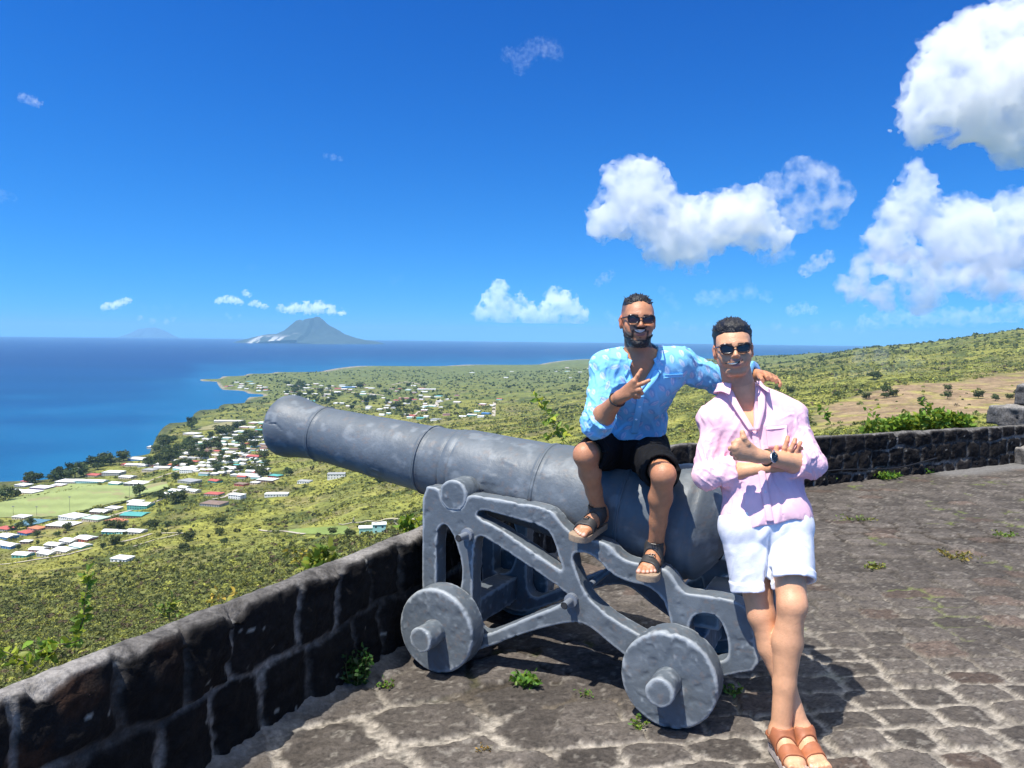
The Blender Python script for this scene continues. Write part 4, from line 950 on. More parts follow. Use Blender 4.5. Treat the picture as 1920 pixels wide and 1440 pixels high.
# black shorts
def shorts(name, J, ends, g, rt_, re_, colr, parent, root, lo, hi, seed, hemw=.012, amp=.0035, wcut=None, h=.0036, cuff=.0, crease=None):
    f = Field(lo, hi, h); R = frame(nrm(np.cross(nrm(J['neck']-J['pel']), nrm(J['shR']-J['shL'])))*1, J['neck']-J['pel'])
    f.ball(J['pel'], (.150+g, .108+g, .115+g), .05, R)
    f.cone(J['hipR'], J['hipL'], .095+g, .095+g, .05)
    for s, e in (('R', ends[0]), ('L', ends[1])):
        hip, kn = J['hip'+s], J['knee'+s]; c = hip+e*(kn-hip); n = nrm(kn-hip)
        tmp = Field(np.minimum(hip, c)-.16, np.maximum(hip, c)+.16, h); tmp.cone(hip, c+n*.04, rt_, re_, .02)
        sl, p = tmp.block(tmp.lo, tmp.lo+(tmp.n-1)*h, 0); tmp.D[sl] = np.maximum(tmp.D[sl], cut_end(p, c, n)+.002*np.sin(p[..., 0]*60+seed))
        if cuff > 0: tmp.add(lambda q: np.maximum(cone(q, hip, c+n*.04, rt_+.004, re_+.005), np.maximum(cut_end(q, c, n), -cut_end(q, c-n*cuff, n))), c-.14, c+.14, .001)
        tmp.cut(lambda q: np.maximum(cone(q, hip+.7*(c-hip), c+n*.04, re_-.006, re_-.007), -cut_end(q, c-n*.035, n)), c-.12, c+.12, .002)
        sl2, p2 = f.block(tmp.lo, tmp.lo+(tmp.n-1)*h, 0); q = (p2-tmp.lo)/h; q0 = np.clip(np.floor(q).astype(int), 0, tmp.n-2); fr = np.clip(q-q0, 0, 1); val = 0
        for dx in (0, 1):
            for dy in (0, 1):
                for dz in (0, 1):
                    val = val+(fr[..., 0] if dx else 1-fr[..., 0])*(fr[..., 1] if dy else 1-fr[..., 1])*(fr[..., 2] if dz else 1-fr[..., 2])*tmp.D[q0[..., 0]+dx, q0[..., 1]+dy, q0[..., 2]+dz]
        f.D[sl2] = smin(f.D[sl2], val.astype(np.float32), .0008+.022*sstep(.14, .05, np.linalg.norm(p2-hip.astype(np.float32), axis=-1)))
    def disp(p):
        d = fabric_noise(p, seed, amp)
        for s in 'RL': d = d+limb_fold(p, J['hip'+s], J['knee'+s], amp*.7, 14, seed+3)
        return d
    f.warp(disp)
    if crease is not None:
        def groove(p):
            t = np.clip((crease[0][2]-p[:, 2])/(crease[0][2]-crease[1][2]), -.3, 1.2); xl = crease[0][0]+(crease[1][0]-crease[0][0])*t
            xl = xl+.006*np.sin(t*5); front = sstep(.0, -.04, p[:, 1]-(J['hipR'][1]+J['kneeR'][1])/2+.03)
            rad = .004*np.sin((p[:, 0]-crease[0][0])*90+8*t)*sstep(.5, .0, t)*sstep(.09, .02, np.abs(p[:, 0]-crease[0][0]))
            return (.017*np.exp(-((p[:, 0]-xl)/(.005+.006*np.maximum(t, 0)))**2)*sstep(-.1, .35, t)+rad)*front
        f.warp(groove)
    if wcut is not None:
        sl, p = f.block(f.lo, f.lo+(f.n-1)*h, 0); f.D = np.maximum(f.D, -cut_end(p, *wcut))
    V, Q = f.mesh(); V = smooth_verts(V, Q, 1, .4); c = np.array(colr)[None]*(1+.12*fbm(V*20, 3, seed))[:, None]
    return mesh_np(name, V, Q, M_CLOTH, parent, c, loc=root)
shorts('shorts', A, (.88, .88), .014, .100, .074, (.0075, .0078, .009), pA, A['pel'], np.array([.22, 2.98, .84]), np.array([.98, 3.92, 1.30]), 8, amp=.009)
# bracelet
b = MB(); d = nrm(A['wrR']-A['elR']); c = A['elR']+.93*(A['wrR']-A['elR']); e1 = nrm(np.cross(d, ZX)); e2 = np.cross(d, e1)
b.tube([c+.0325*(math.cos(t)*e1+math.sin(t)*e2)+d*.004*math.sin(t) for t in np.linspace(0, 2*math.pi, 25)], .0035, 6, cap=False); b.build('bracelet', mat('black_cord', (.012, .011, .012), .6), pA, smooth=True)

def sandal(ft, parent, body_field, colr, sole_col, straps, h=.003, buckles=True, heelstrap=False, label=None):
    """cork sole shaped to the foot and broad straps that follow it"""
    t, u, s, z0, w = ft['t'], ft['u'], ft['s'], ft['z0'], ft['w']
    R = np.stack([t, s, u], 1); o0 = z0
    # sole outline along t
    prof = [(-.070, .000), (-.062, .020), (-.040, .032), (.0, .034), (.05, .037), (.10, .047), (.14, .052), (.175, .046), (.195, .030), (.203, .0)]
    pts = [(x*ft['L'], y*w+(.004 if x > .06 else 0)) for x, y in prof]+[(x*ft['L'], -y*w*.92+(.004 if x > .06 else 0)) for x, y in prof[::-1][1:-1]]
    pts = chaikin(pts, 2); n = len(pts); V = []; 
    for zz, g in ((-.026, -.002), (-.022, 0), (-.004, 0), (.002, -.003)):
        for x, y in pts: V.append(o0+t*(x*(1+g))+s*(y+math.copysign(g, -y)*-1 if False else y*(1+g*8))+u*(zz+.008*max(0, (x-.13)/.07)**2+(.006 if x < -.02 else 0)*0))
    F_ = [(k*n+i, k*n+(i+1) % n, (k+1)*n+(i+1) % n, (k+1)*n+i) for k in range(3) for i in range(n)]+[tuple(range(n-1, -1, -1)), tuple(3*n+i for i in range(n))]
    sn = mesh_py('sandal', V, F_, mat('sole_'+'_'.join(str(int(c*100)) for c in sole_col), sole_col, .8, bump=.001, bscale=180, var=.2, vscale=60), parent)
    f = Field(np.minimum.reduce([o0-.24, o0+t*.2-.1]), np.maximum.reduce([o0+.24, o0+t*.2+.1]), h)
    sl = tuple(slice(a, b_) for a, b_ in zip(np.zeros(3, int), f.n)); _, p = f.block(f.lo, f.lo+(f.n-1)*h, 0)
    q = (p-body_field.lo)/body_field.h; q0 = np.clip(np.floor(q).astype(int), 0, body_field.n-2); fr = np.clip(q-q0, 0, 1); val = 0
    for dx in (0, 1):
        for dy in (0, 1):
            for dz in (0, 1):
                val = val+(fr[..., 0] if dx else 1-fr[..., 0])*(fr[..., 1] if dy else 1-fr[..., 1])*(fr[..., 2] if dz else 1-fr[..., 2])*body_field.D[q0[..., 0]+dx, q0[..., 1]+dy, q0[..., 2]+dz]
    l = (p-o0.astype(np.float32))@R.astype(np.float32)
    for (x0, x1, sk, o_) in straps:
        xx = l[..., 0]-sk*l[..., 1]
        band = np.maximum.reduce([x0-xx, xx-x1, -l[..., 2]-.004, l[..., 2]-.10, np.abs(l[..., 1])-.062]); d = np.maximum(np.abs(val-.0035)-.0028, band)
        ff = Field(f.lo, f.lo+(f.n-1)*h, h); ff.D = d.astype(np.float32); V, Q = ff.mesh()
        if len(Q):
            c = np.array(colr)[None]*(1+.15*fbm(V*40, 3, 5))[:, None]; mesh_np('strap', smooth_verts(V, Q, 1, .5), Q, M_LEATHER, sn, c)
        if buckles:
            g = MB(); ys = .022; 
            # buckle sits on the strap, towards the outside of the foot
            cand = V[np.abs((V-o0)@s-o_) < .004] if len(V) else []
            if len(cand):
                tp = cand[np.argmax((cand-o0)@u)]; m_ = tp+u*.003
                for a_, b_ in (((-.014, -.011), (.014, -.011)), ((.014, -.011), (.014, .011)), ((.014, .011), (-.014, .011)), ((-.014, .011), (-.014, -.011)), ((-.016, 0), (.012, 0))):
                    g.tube([m_+t*a_[0]*.9+s*a_[1], m_+t*b_[0]*.9+s*b_[1]], .0017, 6)
                g.build('buckle', M_BUCKLE, sn)
    if heelstrap:
        xx = l[..., 0]+.0*l[..., 2]; band = np.maximum.reduce([l[..., 0]-.012, np.abs(l[..., 2]-.052-.25*l[..., 0])-.008]); d = np.maximum(np.abs(val-.0035)-.0026, band)
        ff = Field(f.lo, f.lo+(f.n-1)*h, h); ff.D = d.astype(np.float32); V, Q = ff.mesh()
        if len(Q): mesh_np('heel_strap', smooth_verts(V, Q, 1, .5), Q, M_LEATHER, sn, np.array(colr)[None]*np.ones_like(V))
    return sn
for ft in (ftAR, ftAL):
    sandal(ft, pA, ft['f'], (.040, .038, .037), (.33, .24, .16), [(.086, .126, .25, .012), (.018, .058, .2, .012)])

# ------------------------------------------------ the man in the pink shirt
B = joints(dict(hipR=(1400, 990, 3.07), hipL=(1472, 988, 3.06), kneeR=(1427, 1152, 3.01), kneeL=(1485, 1134, 2.91), pel=(1434, 965, 3.09), waist=(1428, 905, 3.13), chest=(1412, 822, 3.20), neck=(1388, 737, 3.215),
     shR=(1341, 791, 3.20), shL=(1481, 785, 3.20), elR=(1324, 893, 3.11), wrR=(1462, 873, 3.035), elL=(1522, 872, 3.07), wrL=(1426, 856, 2.925), head=(1375, 656, 3.165)))
B['ankL'] = G(1463, 1374, .090); B['ankR'] = G(1502, 1371, .090)
HB = Head(B['head'], (-.20, -1, .02), (-.09, .0, 1), .97, 1.0, False, .3)
SKB = np.array([.66, .345, .190])
torB = nrm(B['neck']-B['pel']); rtB = nrm(B['shR']-B['shL']); fwdB = nrm(np.cross(torB, rtB)); fwdB = fwdB if fwdB[1] < 0 else -fwdB
fB = Field(np.array([.70, 2.62, -.01]), np.array([1.42, 3.36, 1.72]), .0034); f = fB
torso(f, B, fwdB, 0, chest=(.158, .105), waist=(.142, .098), shr=.052)
f.cone(B['neck']-torB*.03, B['head']+HB.R@np.array([0, -.02, -.05]), .066, .060, .02)
f.add(HB.sdf, B['head']-.135, B['head']+.14, .012)
ftBR = leg(f, B['hipR'], B['kneeR'], B['ankR'], .084, .051, .052, .034, np.array([0, .95, .1]), ft=((.12, -1, -.02), (0, -.02, 1), True, 1.05))
ftBL = leg(f, B['hipL'], B['kneeL'], B['ankL'], .084, .053, .056, .035, np.array([0, .95, .1]), ft=((.08, -1, -.02), (0, -.02, 1), False, 1.05))
arR = arm(f, B['shR'], B['elR'], B['wrR'], .052, .044, .046, .029, (ZX, .85)); arL = arm(f, B['shL'], B['elL'], B['wrL'], .052, .044, .046, .030, (ZX, .85))
F0 = f; f = arL
# left hand: fist with the thumb up, knuckles to the left
w_ = B['wrL']; kk = [hp(1384, 829, 2.895), hp(1379, 839, 2.890), hp(1381, 849, 2.895), hp(1386, 857, 2.905)]
for a_, r_ in zip(kk, (.0165, .0165, .016, .015)): f.cone(w_+.15*(a_-w_), a_, .0225, r_, .012, m=.015)
f.ball(hp(1396, 843, 2.915), (.034, .026, .036), .015)
for a_, (du, dv), r_ in zip(kk, ((-8, 2), (-9, 2), (-8, 2), (-7, 2)), (.0105, .0108, .0102, .0092)):
    u_, v_ = proj(a_); finger(f, [a_, hp(u_+du, v_+dv, a_[1]+.030), hp(u_+du+9, v_+dv+1, a_[1]+.060), hp(u_+du+20, v_+dv, a_[1]+.055)], r_, r_*.88)
finger(f, [w_+.35*(kk[0]-w_)+np.array([0, 0, .008]), hp(1400, 832, 2.895), hp(1394, 821, 2.890), hp(1392, 811, 2.895)], .0165, .0105)
F0.merge(arL, .03, B['shL'], .12); f = arR
# right hand tucked behind the other arm, fingers up against the left sleeve
w_ = B['wrR']; kk = [hp(1468, 855, 3.005), hp(1477, 858, 3.000), hp(1486, 860, 3.005), hp(1493, 864, 3.015)]
for a_ in kk: f.cone(w_+.1*(a_-w_), a_, .022, .013, .012, m=.015)
finger(f, [kk[0], hp(1471, 840, 2.995), hp(1476, 827, 2.995), hp(1477, 820, 3.000)], .0102, .0085); finger(f, [kk[1], hp(1482, 843, 2.990), hp(1489, 831, 2.990), hp(1491, 824, 2.995)], .0105, .0086)
finger(f, [kk[2], hp(1492, 846, 2.995), hp(1498, 835, 2.995), hp(1501, 830, 3.000)], .010, .0082); finger(f, [kk[3], hp(1497, 852, 3.005), hp(1502, 844, 3.005), hp(1503, 840, 3.010)], .0088, .0075)
finger(f, [w_, hp(1458, 858, 3.025), hp(1455, 846, 3.020), hp(1456, 838, 3.020)], .0125, .009)
F0.merge(arR, .03, B['shR'], .12); f = F0
def paintB(V, N):
    col = np.broadcast_to(SKB, V.shape).copy(); col *= (1+.08*fbm(V*14, 3, 4))[:, None]
    kn = sstep(.075, .02, np.linalg.norm(V-B['kneeL'], axis=1))+sstep(.075, .02, np.linalg.norm(V-B['kneeR'], axis=1)); col = mixc(col, col*np.array([1.0, .80, .78]), np.clip(kn, 0, 1)*.7)
    tip = np.zeros(len(V))
    for q in (hp(1477, 820, 2.98), hp(1491, 824, 2.975), hp(1501, 830, 2.98)): tip = np.maximum(tip, sstep(.05, .01, np.linalg.norm(V-q, axis=1)))
    col = mixc(col, col*np.array([1.1, .72, .70]), tip*.7)
    col = HB.paint(V, col, SKB, np.array([.42, .20, .165])); return paint_toes(V, paint_toes(V, col, ftBL), ftBR)
rootB = np.array([B['ankL'][0], B['ankL'][1], 0.0])
pB = body_mesh('person', f, M_SKIN, None, paintB, root=rootB)
tag(pB, 'man in pink shirt and white shorts standing against the carriage, arms crossed, thumb up', 'person')
lineB = lambda x, y, z: np.where(z > .058, .062-y-1.6*np.abs(x)*np.abs(x)*6+(z-.058)*.8, np.where(z > .0, .022-y-np.maximum(0, .03-z)*.6, -.022-y+(z+.035)*.3*0-np.maximum(0, -.045-z)))
hb = hair_cap(HB, 'hair', pB, None, lambda x, y, z: np.minimum(lineB(x, y, z), z+.055), thick=.018, side=.005, wav=.004, freq=60)
rng = np.random.RandomState(9); pts = scalp(rng, 320, lambda p: lineB(*p) > .0 and p[2] > .075)
pts = [np.array([0, -.018, .038])+(p-np.array([0, -.018, .038]))*1.15 for p in pts]
o = hair_tufts(HB, pts, .0042, .016, 6, lambda p, n: np.array([.18, -.50, .25])+n*.45, .16).build('hair_tuft', M_HAIR, hb, smooth=True); tag(o, kind='stuff')
smile(pB, [(1359.5, 681.2), (1366, 680.2), (1374, 679.6), (1381, 678.8), (1388.5, 677.2)], [(1360, 682.2), (1366.5, 683.3), (1374, 684), (1381, 682.4), (1388, 678.4)], [(1363.5, 681.2), (1369, 680.8), (1374, 680.4), (1379.5, 679.9), (1384, 679)], [(1364, 682), (1369, 682.8), (1374, 683), (1379.5, 682), (1383.5, 680)])
glasses(HB, pB, M_GLASS, .051, .034, .004, .101)
PK = np.array([.83, .53, .61]); vbB = P(1413, 808, 3.075)
fs, up, rt = shirt(B, fwdB, .018, .42, .36, (P(1432, 984, 3.03), nrm(-torB+np.array([-.03, 0, -.05]))), vbB, np.array([.70, 2.80, .72]), np.array([1.40, 3.36, 1.52]),
    [(B['shR'], B['elR'], .0055, 15), (B['shL'], B['elL'], .006, 17), (B['elR'], B['elR']+.4*(B['wrR']-B['elR']), .006, 24), (B['elL'], B['elL']+.4*(B['wrL']-B['elL']), .006, 22), (B['pel'], B['waist'], .004, 13)], 23,
    openw=.050, rs=(.054, .049, .047), torso_kw=dict(chest=(.165, .108), waist=(.148, .10), shr=.050), extra=lambda f: f.ball(B['pel']-torB*.03, (.178, .142, .13), .04, frame(fwdB, torB)))
V, Q = fs.mesh(); V = smooth_verts(V, Q, 1, .4)
c = PK[None]*(1+.05*fbm(V*12, 3, 6))[:, None]
shB = mesh_np('shirt', V, Q, M_CLOTH, pB, c, loc=B['chest'])
collar_of(B, fwdB, up, rt, vbB, .078, .05, shB, PK*1.02, stand=.056, leaf=.062, wide=1.05)
for sx in (-1, 1):
    top = B['neck']+up*.018+rt*sx*.056+fwdB*.058; mid = .5*(top+vbB)+rt*sx*.006+fwdB*.016
    strip_mesh('placket', [top, mid, vbB+fwdB*.014], [top+rt*sx*.030, mid+rt*sx*.028+fwdB*.002, vbB+rt*sx*.020+fwdB*.010], M_CLOTH, shB, PK*1.04, .005)
# chest pocket on his left, buttons and placket down the front
strip_mesh('placket', on_cloth(V, seg((1409, 812), (1437, 978), 14), .002), on_cloth(V, seg((1422, 812), (1451, 978), 14), .002), M_CLOTH, shB, PK*1.03, .003, 3)
buttons(V, [(1417, 830), (1435, 922), (1441, 952)], shB, (.80, .62, .70))
strip_mesh('pocket', on_cloth(V, seg((1437, 800), (1475, 797), 8), .002), on_cloth(V, seg((1441, 842), (1478, 838), 8), .002), M_CLOTH, shB, PK*1.03, .003, 3)
strip_mesh('pocket_hem', on_cloth(V, seg((1436, 798), (1476, 795), 8), .004), on_cloth(V, seg((1437, 806), (1477, 803), 8), .004), M_CLOTH, shB, PK*1.05, .003, 3)
shorts('shorts', B, (.70, .70), .016, .106, .092, (.80, .81, .86), pB, B['pel'], np.array([.80, 2.76, .46]), np.array([1.38, 3.32, 1.04]), 12, amp=.0035, wcut=(P(1432, 955, 3.05), -torB), cuff=.035, crease=(P(1441, 1000, 2.96), P(1449, 1100, 2.90)))
# wrist watch with a steel case and dark dial
d = nrm(B['wrL']-B['elL']); c = B['elL']+.88*(B['wrL']-B['elL']); fc = nrm(np.array([.10, -1, .25])-d*np.dot([.10, -1, .25], d)); e2 = np.cross(d, fc)
b = MB(); b.tube([c+(.0275*math.cos(t)*fc+.0290*math.sin(t)*e2) for t in np.linspace(0, 2*math.pi, 33)], .0062, 8, cap=False); wat = b.build('watch', mat('brown_strap', (.05, .028, .016), .5), pB, smooth=True)
cc = c+fc*.0330; b = MB(); b.tube([cc-fc*.007, cc-fc*.004, cc+fc*.003, cc+fc*.0045, cc+fc*.0045], [.019, .0212, .0212, .0195, .0175], 32, cap=False); b.build('case', M_STEEL, wat, smooth=True); b = MB(); b.tube([cc+e2*.020, cc+e2*.026], .0035, 8); b.build('crown', M_STEEL, wat)
b = MB(); b.tube([cc+fc*.0030, cc+fc*.0032], [.018, .0178], 32); b.build('dial', mat('watch_dial', (.012, .013, .014), .25), wat)
b = MB()
for k in range(12):
    t = 2*math.pi*k/12; r0, r1 = .0135, .0165; v1 = d*math.cos(t)+e2*math.sin(t); b.tube([cc+fc*.0036+v1*r0, cc+fc*.0036+v1*r1], .0006, 5)
for t, l in ((.9, .009), (2.4, .013)):
    v1 = d*math.cos(t)+e2*math.sin(t); b.tube([cc+fc*.0038, cc+fc*.0038+v1*l], .0007, 5)
b.build('hand', M_STEEL, wat)
for ft in (ftBL, ftBR):
    sandal(ft, pB, ft['f'], (.36, .125, .055), (.42, .36, .32), [(.080, .124, .12, .0), (.020, .058, .1, .0)], buckles=False, heelstrap=True)

# ================================================================ sea, land, islands, air
SEA = -238.4
def hor(u): return proj(CAM+np.array([(u-960)/F*1e6, 1e6, 0]))[1]
# height above the sea along columns of bearing (u = photo column of the bearing), as (distance, height)
def vh(u, lst):                  # (photo row, distance) -> (distance, height)
    out = []
    for v, d in lst:
        p = P(u, v, d); out.append((d, p[2]-SEA))
    return out
NEARH = [(3.0, 236.0), (8, 231), (20, 220), (45, 205), (80, 190)]
COLS = {
 -1200: NEARH+[(140, 165), (260, 120), (420, 78), (600, 42), (760, 14), (860, 3), (900, -6), (50000, -40)],
 -400: NEARH+[(150, 160), (280, 118), (450, 74), (600, 46), (740, 24), (880, 8), (1000, 2), (1040, -6), (50000, -40)],
 0: NEARH+[(150, 160), (270, 121)]+[(362, 93), (573, 50), (708, 29), (847, 17), (1053, 7), (1190, 2.5), (1224, 0), (1260, -6), (50000, -40)],
 240: NEARH+[(160, 163), (300, 120), (400, 94), (560, 62), (720, 41), (900, 25), (1150, 12), (1400, 4), (1490, 0), (1530, -6), (50000, -40)],
 385: NEARH+[(165, 165), (290, 128), (397, 104), (547, 74), (717, 50), (1113, 25), (1600, 10), (2300, 4), (2430, 1), (2490, -5), (3860, -5), (3940, 2), (4080, 2), (4160, -5), (50000, -40)],
 430: NEARH+[(167, 165), (290, 129), (397, 107), (547, 77), (717, 52), (1113, 27), (1600, 12), (2550, 4), (2650, 1), (2710, -5), (3240, -5), (3340, 2), (3800, 6), (4380, 2), (4520, -5), (50000, -40)],
 530: NEARH+[(172, 166), (295, 133), (405, 111), (560, 81), (720, 57), (1110, 32), (1600, 19), (2100, 13), (2700, 9), (3300, 7), (4200, 7), (4950, 2), (5100, -5), (50000, -40)],
 330: NEARH+[(163, 164), (295, 125), (400, 100), (555, 70), (720, 46), (1113, 24), (1500, 10), (1950, 3), (2060, 1), (2130, -5), (50000, -40)],
 480: NEARH+[(170, 166), (290, 130), (397, 109), (547, 79), (717, 54), (1113, 29), (1600, 14), (1925, 9), (2600, 5), (2950, 1.5), (3000, -2), (3080, -2), (3140, 2), (3600, 8), (4300, 6), (4700, 2), (4850, -5), (50000, -40)],
 720: NEARH+[(180, 170), (310, 145), (480, 112), (700, 84), (1000, 60), (1400, 44), (2000, 33), (2800, 26), (4000, 18), (5200, 9), (6150, 2), (6350, -5), (50000, -40)],
 960: NEARH+[(200, 178), (354, 152), (520, 126), (702, 109), (964, 94), (1426, 76), (2343, 52), (3483, 32), (4846, 18), (6700, 3), (6950, -5), (50000, -40)],
 1200: NEARH+[(200, 190), (350, 172), (600, 150), (900, 132), (1400, 112), (2300, 88), (3600, 66), (5500, 44), (8200, 14), (9300, 3), (9600, -5), (50000, -40)],
 1440: NEARH+[(180, 204)]+[(340, 189), (580, 174.5), (830, 169.5), (1400, 160), (2500, 150), (4810, 150), (5600, 120), (8000, 40), (10500, -5), (50000, -40)],
 1700: NEARH+[(180, 207), (300, 198), (500, 189), (750, 184), (1300, 187.5), (2000, 207), (3000, 240), (3800, 225), (6000, 100), (11000, -5), (50000, -40)],
 1920: NEARH+[(180, 208), (300, 201), (500, 189), (800, 187), (1300, 200), (1800, 236), (2500, 295), (3300, 290), (6000, 150), (12000, -5), (50000, -40)],
 2500: NEARH+[(180, 212), (300, 208), (500, 205), (800, 215), (1300, 250), (1800, 310), (2500, 400), (3300, 420), (6000, 200), (12000, -5), (50000, -40)],
 3300: NEARH+[(180, 214), (300, 214), (500, 220), (800, 240), (1300, 290), (1800, 370), (2500, 480), (3300, 500), (6000, 260), (12000, -5), (50000, -40)]}
CU = np.array(sorted(COLS), float); CL = [(np.log([d for d, _ in COLS[int(u)]]), np.array([h for _, h in COLS[int(u)]], float)) for u in CU]
def land_h(x, y):
    """height of the land above the sea, smooth part plus swells"""
    x = np.asarray(x, float); y = np.asarray(y, float); u = np.clip(960+F*x/np.maximum(y, 1e-3), CU[0], CU[-1]); ld = np.log(np.maximum(y, 3.0))
    Hs = np.stack([np.interp(ld, l, h) for l, h in CL], 0); k = np.clip(np.searchsorted(CU, u)-1, 0, len(CU)-2); t = (u-CU[k])/(CU[k+1]-CU[k]); t = t*t*(3-2*t)*.5+t*.5
    i = np.arange(len(x)); h = Hs[k, i]*(1-t)+Hs[k+1, i]*t
    q = v3(x, y); sw = fbm(q/420., 4, 3)*np.clip(y/1200, .05, 1)*9+fbm(q/90., 3, 5)*np.clip(y/900, .02, 1)*2.2
    amp = sstep(3, 30, h); gully = -np.abs(fbm(q/520.+3, 3, 9))*14*sstep(1500, 2500, y)*sstep(1300, 1700, u)
    return h+(sw+gully)*amp
def at_ground(u, v, lo=150.0, hi=12000.0):
    """the point of the land seen at a photo pixel"""
    ys = np.exp(np.linspace(math.log(lo), math.log(hi), 900)); d = ray(u, v); pts = CAM[None]+d[None]*(ys/d[1])[:, None]
    g = land_h(pts[:, 0], pts[:, 1])+SEA; hit = np.where(pts[:, 2] <= g)[0]
    if not len(hit): return None
    i = hit[0]; p = pts[i].copy(); p[2] = g[i]; return p
# ---- land
ds = np.concatenate([np.exp(np.linspace(math.log(3.2), math.log(150), 60)), np.exp(np.linspace(math.log(153), math.log(13500), 520))[0:]])
us = np.concatenate([np.linspace(-1150, -30, 110), np.linspace(-24, 1950, 560), np.linspace(1960, 3250, 110)])
Yg, Ug = np.meshgrid(ds, us, indexing='ij'); Xg = Yg*(Ug-960)/F; X = Xg.ravel(); Y = Yg.ravel(); H = land_h(X, Y)
inside = (X*AX[0]+Y*AX[1] > -2.9) & (far_out(X, Y) < .8); H = np.where(inside, np.minimum(H, 234), H)
under = (X*AX[0]+Y*AX[1] > -2.5) & (far_out(X, Y) < .35)
q = v3(X, Y); U = Ug.ravel()
n_a = fbm(q/160., 5, 11)*.5+.5; n_b = fbm(q/38., 4, 12)*.5+.5; n_c = fbm(q/9., 3, 13)*.5+.5
grass = np.array([.235, .225, .050]); grass2 = np.array([.155, .175, .045]); bush = np.array([.040, .062, .020]); dry = np.array([.20, .155, .085]); soil = np.array([.24, .18, .13])
col = mixc(grass, grass2, np.clip(n_a*1.2-.1, 0, 1)); col = mixc(col, np.broadcast_to(bush, col.shape), sstep(.50, .72, n_b)*.8)
col = mixc(col, np.broadcast_to(dry, col.shape), sstep(.60, .8, fbm(q/60.+5, 4, 21)*.5+.5)*.5)
far_g = sstep(1500, 4000, Y); col = mixc(col, np.broadcast_to(np.array([.115, .140, .050]), col.shape)*(.7+.6*n_b[:, None]), far_g*.75)
scr = sstep(620, 420, Y)*sstep(800, 500, U); col = mixc(col, np.broadcast_to(np.array([.135, .145, .042]), col.shape), scr*.85)
# the mown brown field on the right, and other ploughed strips beyond it
def band(u, v0, v1, d):          # rows of the photo that a field spans, as distances
    pass
bf = sstep(1510, 1570, U)*sstep(505, 560, Y+30*fbm(q/70., 3, 31)-(U-1700)*.25)*sstep(930, 840, Y+90*fbm(q/120., 3, 33)-(U-1700)*1.1)
brown = mixc(np.array([.21, .135, .085]), np.array([.30, .215, .13]), np.clip(fbm(q/np.array([14, 14, 1]), 4, 35)*.5+.5, 0, 1))
col = mixc(col, brown, bf*.9)
b2 = sstep(1780, 1850, U)*sstep(1000, 1060, Y+70*fbm(q/90., 3, 36))*sstep(1300, 1220, Y+70*fbm(q/120., 3, 37)); col = mixc(col, brown*.8, b2*.7)
beach = sstep(2.2, .7, H)*sstep(-2, .2, H); col = mixc(col, np.broadcast_to(np.array([.26, .23, .19]), col.shape), beach*sstep(2600, 3000, Y))
col = mixc(col, np.broadcast_to(np.array([.05, .06, .03]), col.shape), sstep(5, 2, H)*sstep(3000, 2600, Y)*.8)
n_d = fbm(q/20., 4, 71); lime = sstep(.05, .55, n_d)*sstep(2500, 700, Y)*(1-scr); col = mixc(col, np.broadcast_to(np.array([.30, .30, .055]), col.shape), lime*.45); oliv = sstep(.0, .5, fbm(q/26.+9, 4, 73))*(1-bf); col = mixc(col, np.broadcast_to(np.array([.095, .105, .035]), col.shape), oliv*.5); col = col*(.66+.62*n_c[:, None])
M_LAND = mat('grass_land', attr=True, rough=.95, spec=.1, var=.45, vscale=.30)
nr, nc = Yg.shape; i = np.arange(nr-1)[:, None]*nc; j = np.arange(nc-1)[None]; Q = np.stack([i+j, i+j+1, i+nc+j+1, i+nc+j], -1).reshape(-1, 4)
Q = Q[~under[Q].all(1)]
tag(mesh_np('hillside_land', np.stack([X, Y, H+SEA], -1), Q, M_LAND, col=col), kind='structure')
# ---- sea: one sheet to the horizon, paler over the shallows
m = bpy.data.materials.new('sea_water'); m.use_nodes = True; n_ = m.node_tree; L = n_.links.new; bs = n_.nodes['Principled BSDF']
at = n_.nodes.new('ShaderNodeAttribute'); at.attribute_name = 'col'; L(at.outputs['Color'], bs.inputs['Base Color']); bs.inputs['Roughness'].default_value = .35; bs.inputs['IOR'].default_value = 1.33; bs.inputs['Specular IOR Level'].default_value = .35
tc = n_.nodes.new('ShaderNodeTexCoord'); mp = n_.nodes.new('ShaderNodeMapping'); mp.inputs['Scale'].default_value = (.012, .03, .02); mp.inputs['Rotation'].default_value = (0, 0, .4); nz = n_.nodes.new('ShaderNodeTexNoise'); nz.inputs['Detail'].default_value = 7; nz.inputs['Roughness'].default_value = .65
L(tc.outputs['Object'], mp.inputs['Vector']); L(mp.outputs[0], nz.inputs['Vector']); bp = n_.nodes.new('ShaderNodeBump'); bp.inputs['Distance'].default_value = 2.2; bp.inputs['Strength'].default_value = .55; L(nz.outputs['Fac'], bp.inputs['Height']); L(bp.outputs[0], bs.inputs['Normal'])
th = np.linspace(0, 2*math.pi, 721)[:-1]; rr = np.concatenate([[2], np.exp(np.linspace(math.log(300), math.log(46000), 150))])
R_, T_ = np.meshgrid(rr, th, indexing='ij'); X = (R_*np.sin(T_)).ravel(); Y = (R_*np.cos(T_)).ravel()
dep = -land_h(X, np.maximum(Y, 200)); q = v3(X, Y); front = Y > 200
shal = np.where(front, sstep(16, 2, dep+3.0*fbm(q/260., 3, 51)), 0)
deep = mixc(np.array([.004, .056, .152]), np.array([.002, .019, .092]), sstep(1500, 9000, R_.ravel()))
stre = fbm(q/np.array([2600, 500, 1]), 4, 55); deep = deep*(1+.14*stre[:, None])
col = mixc(deep, np.broadcast_to(np.array([.010, .14, .27]), deep.shape), shal*.55); reef = sstep(.25, .5, fbm(q/130., 4, 57))*shal; col = mixc(col, np.broadcast_to(np.array([.015, .10, .22]), col.shape), reef*.6)
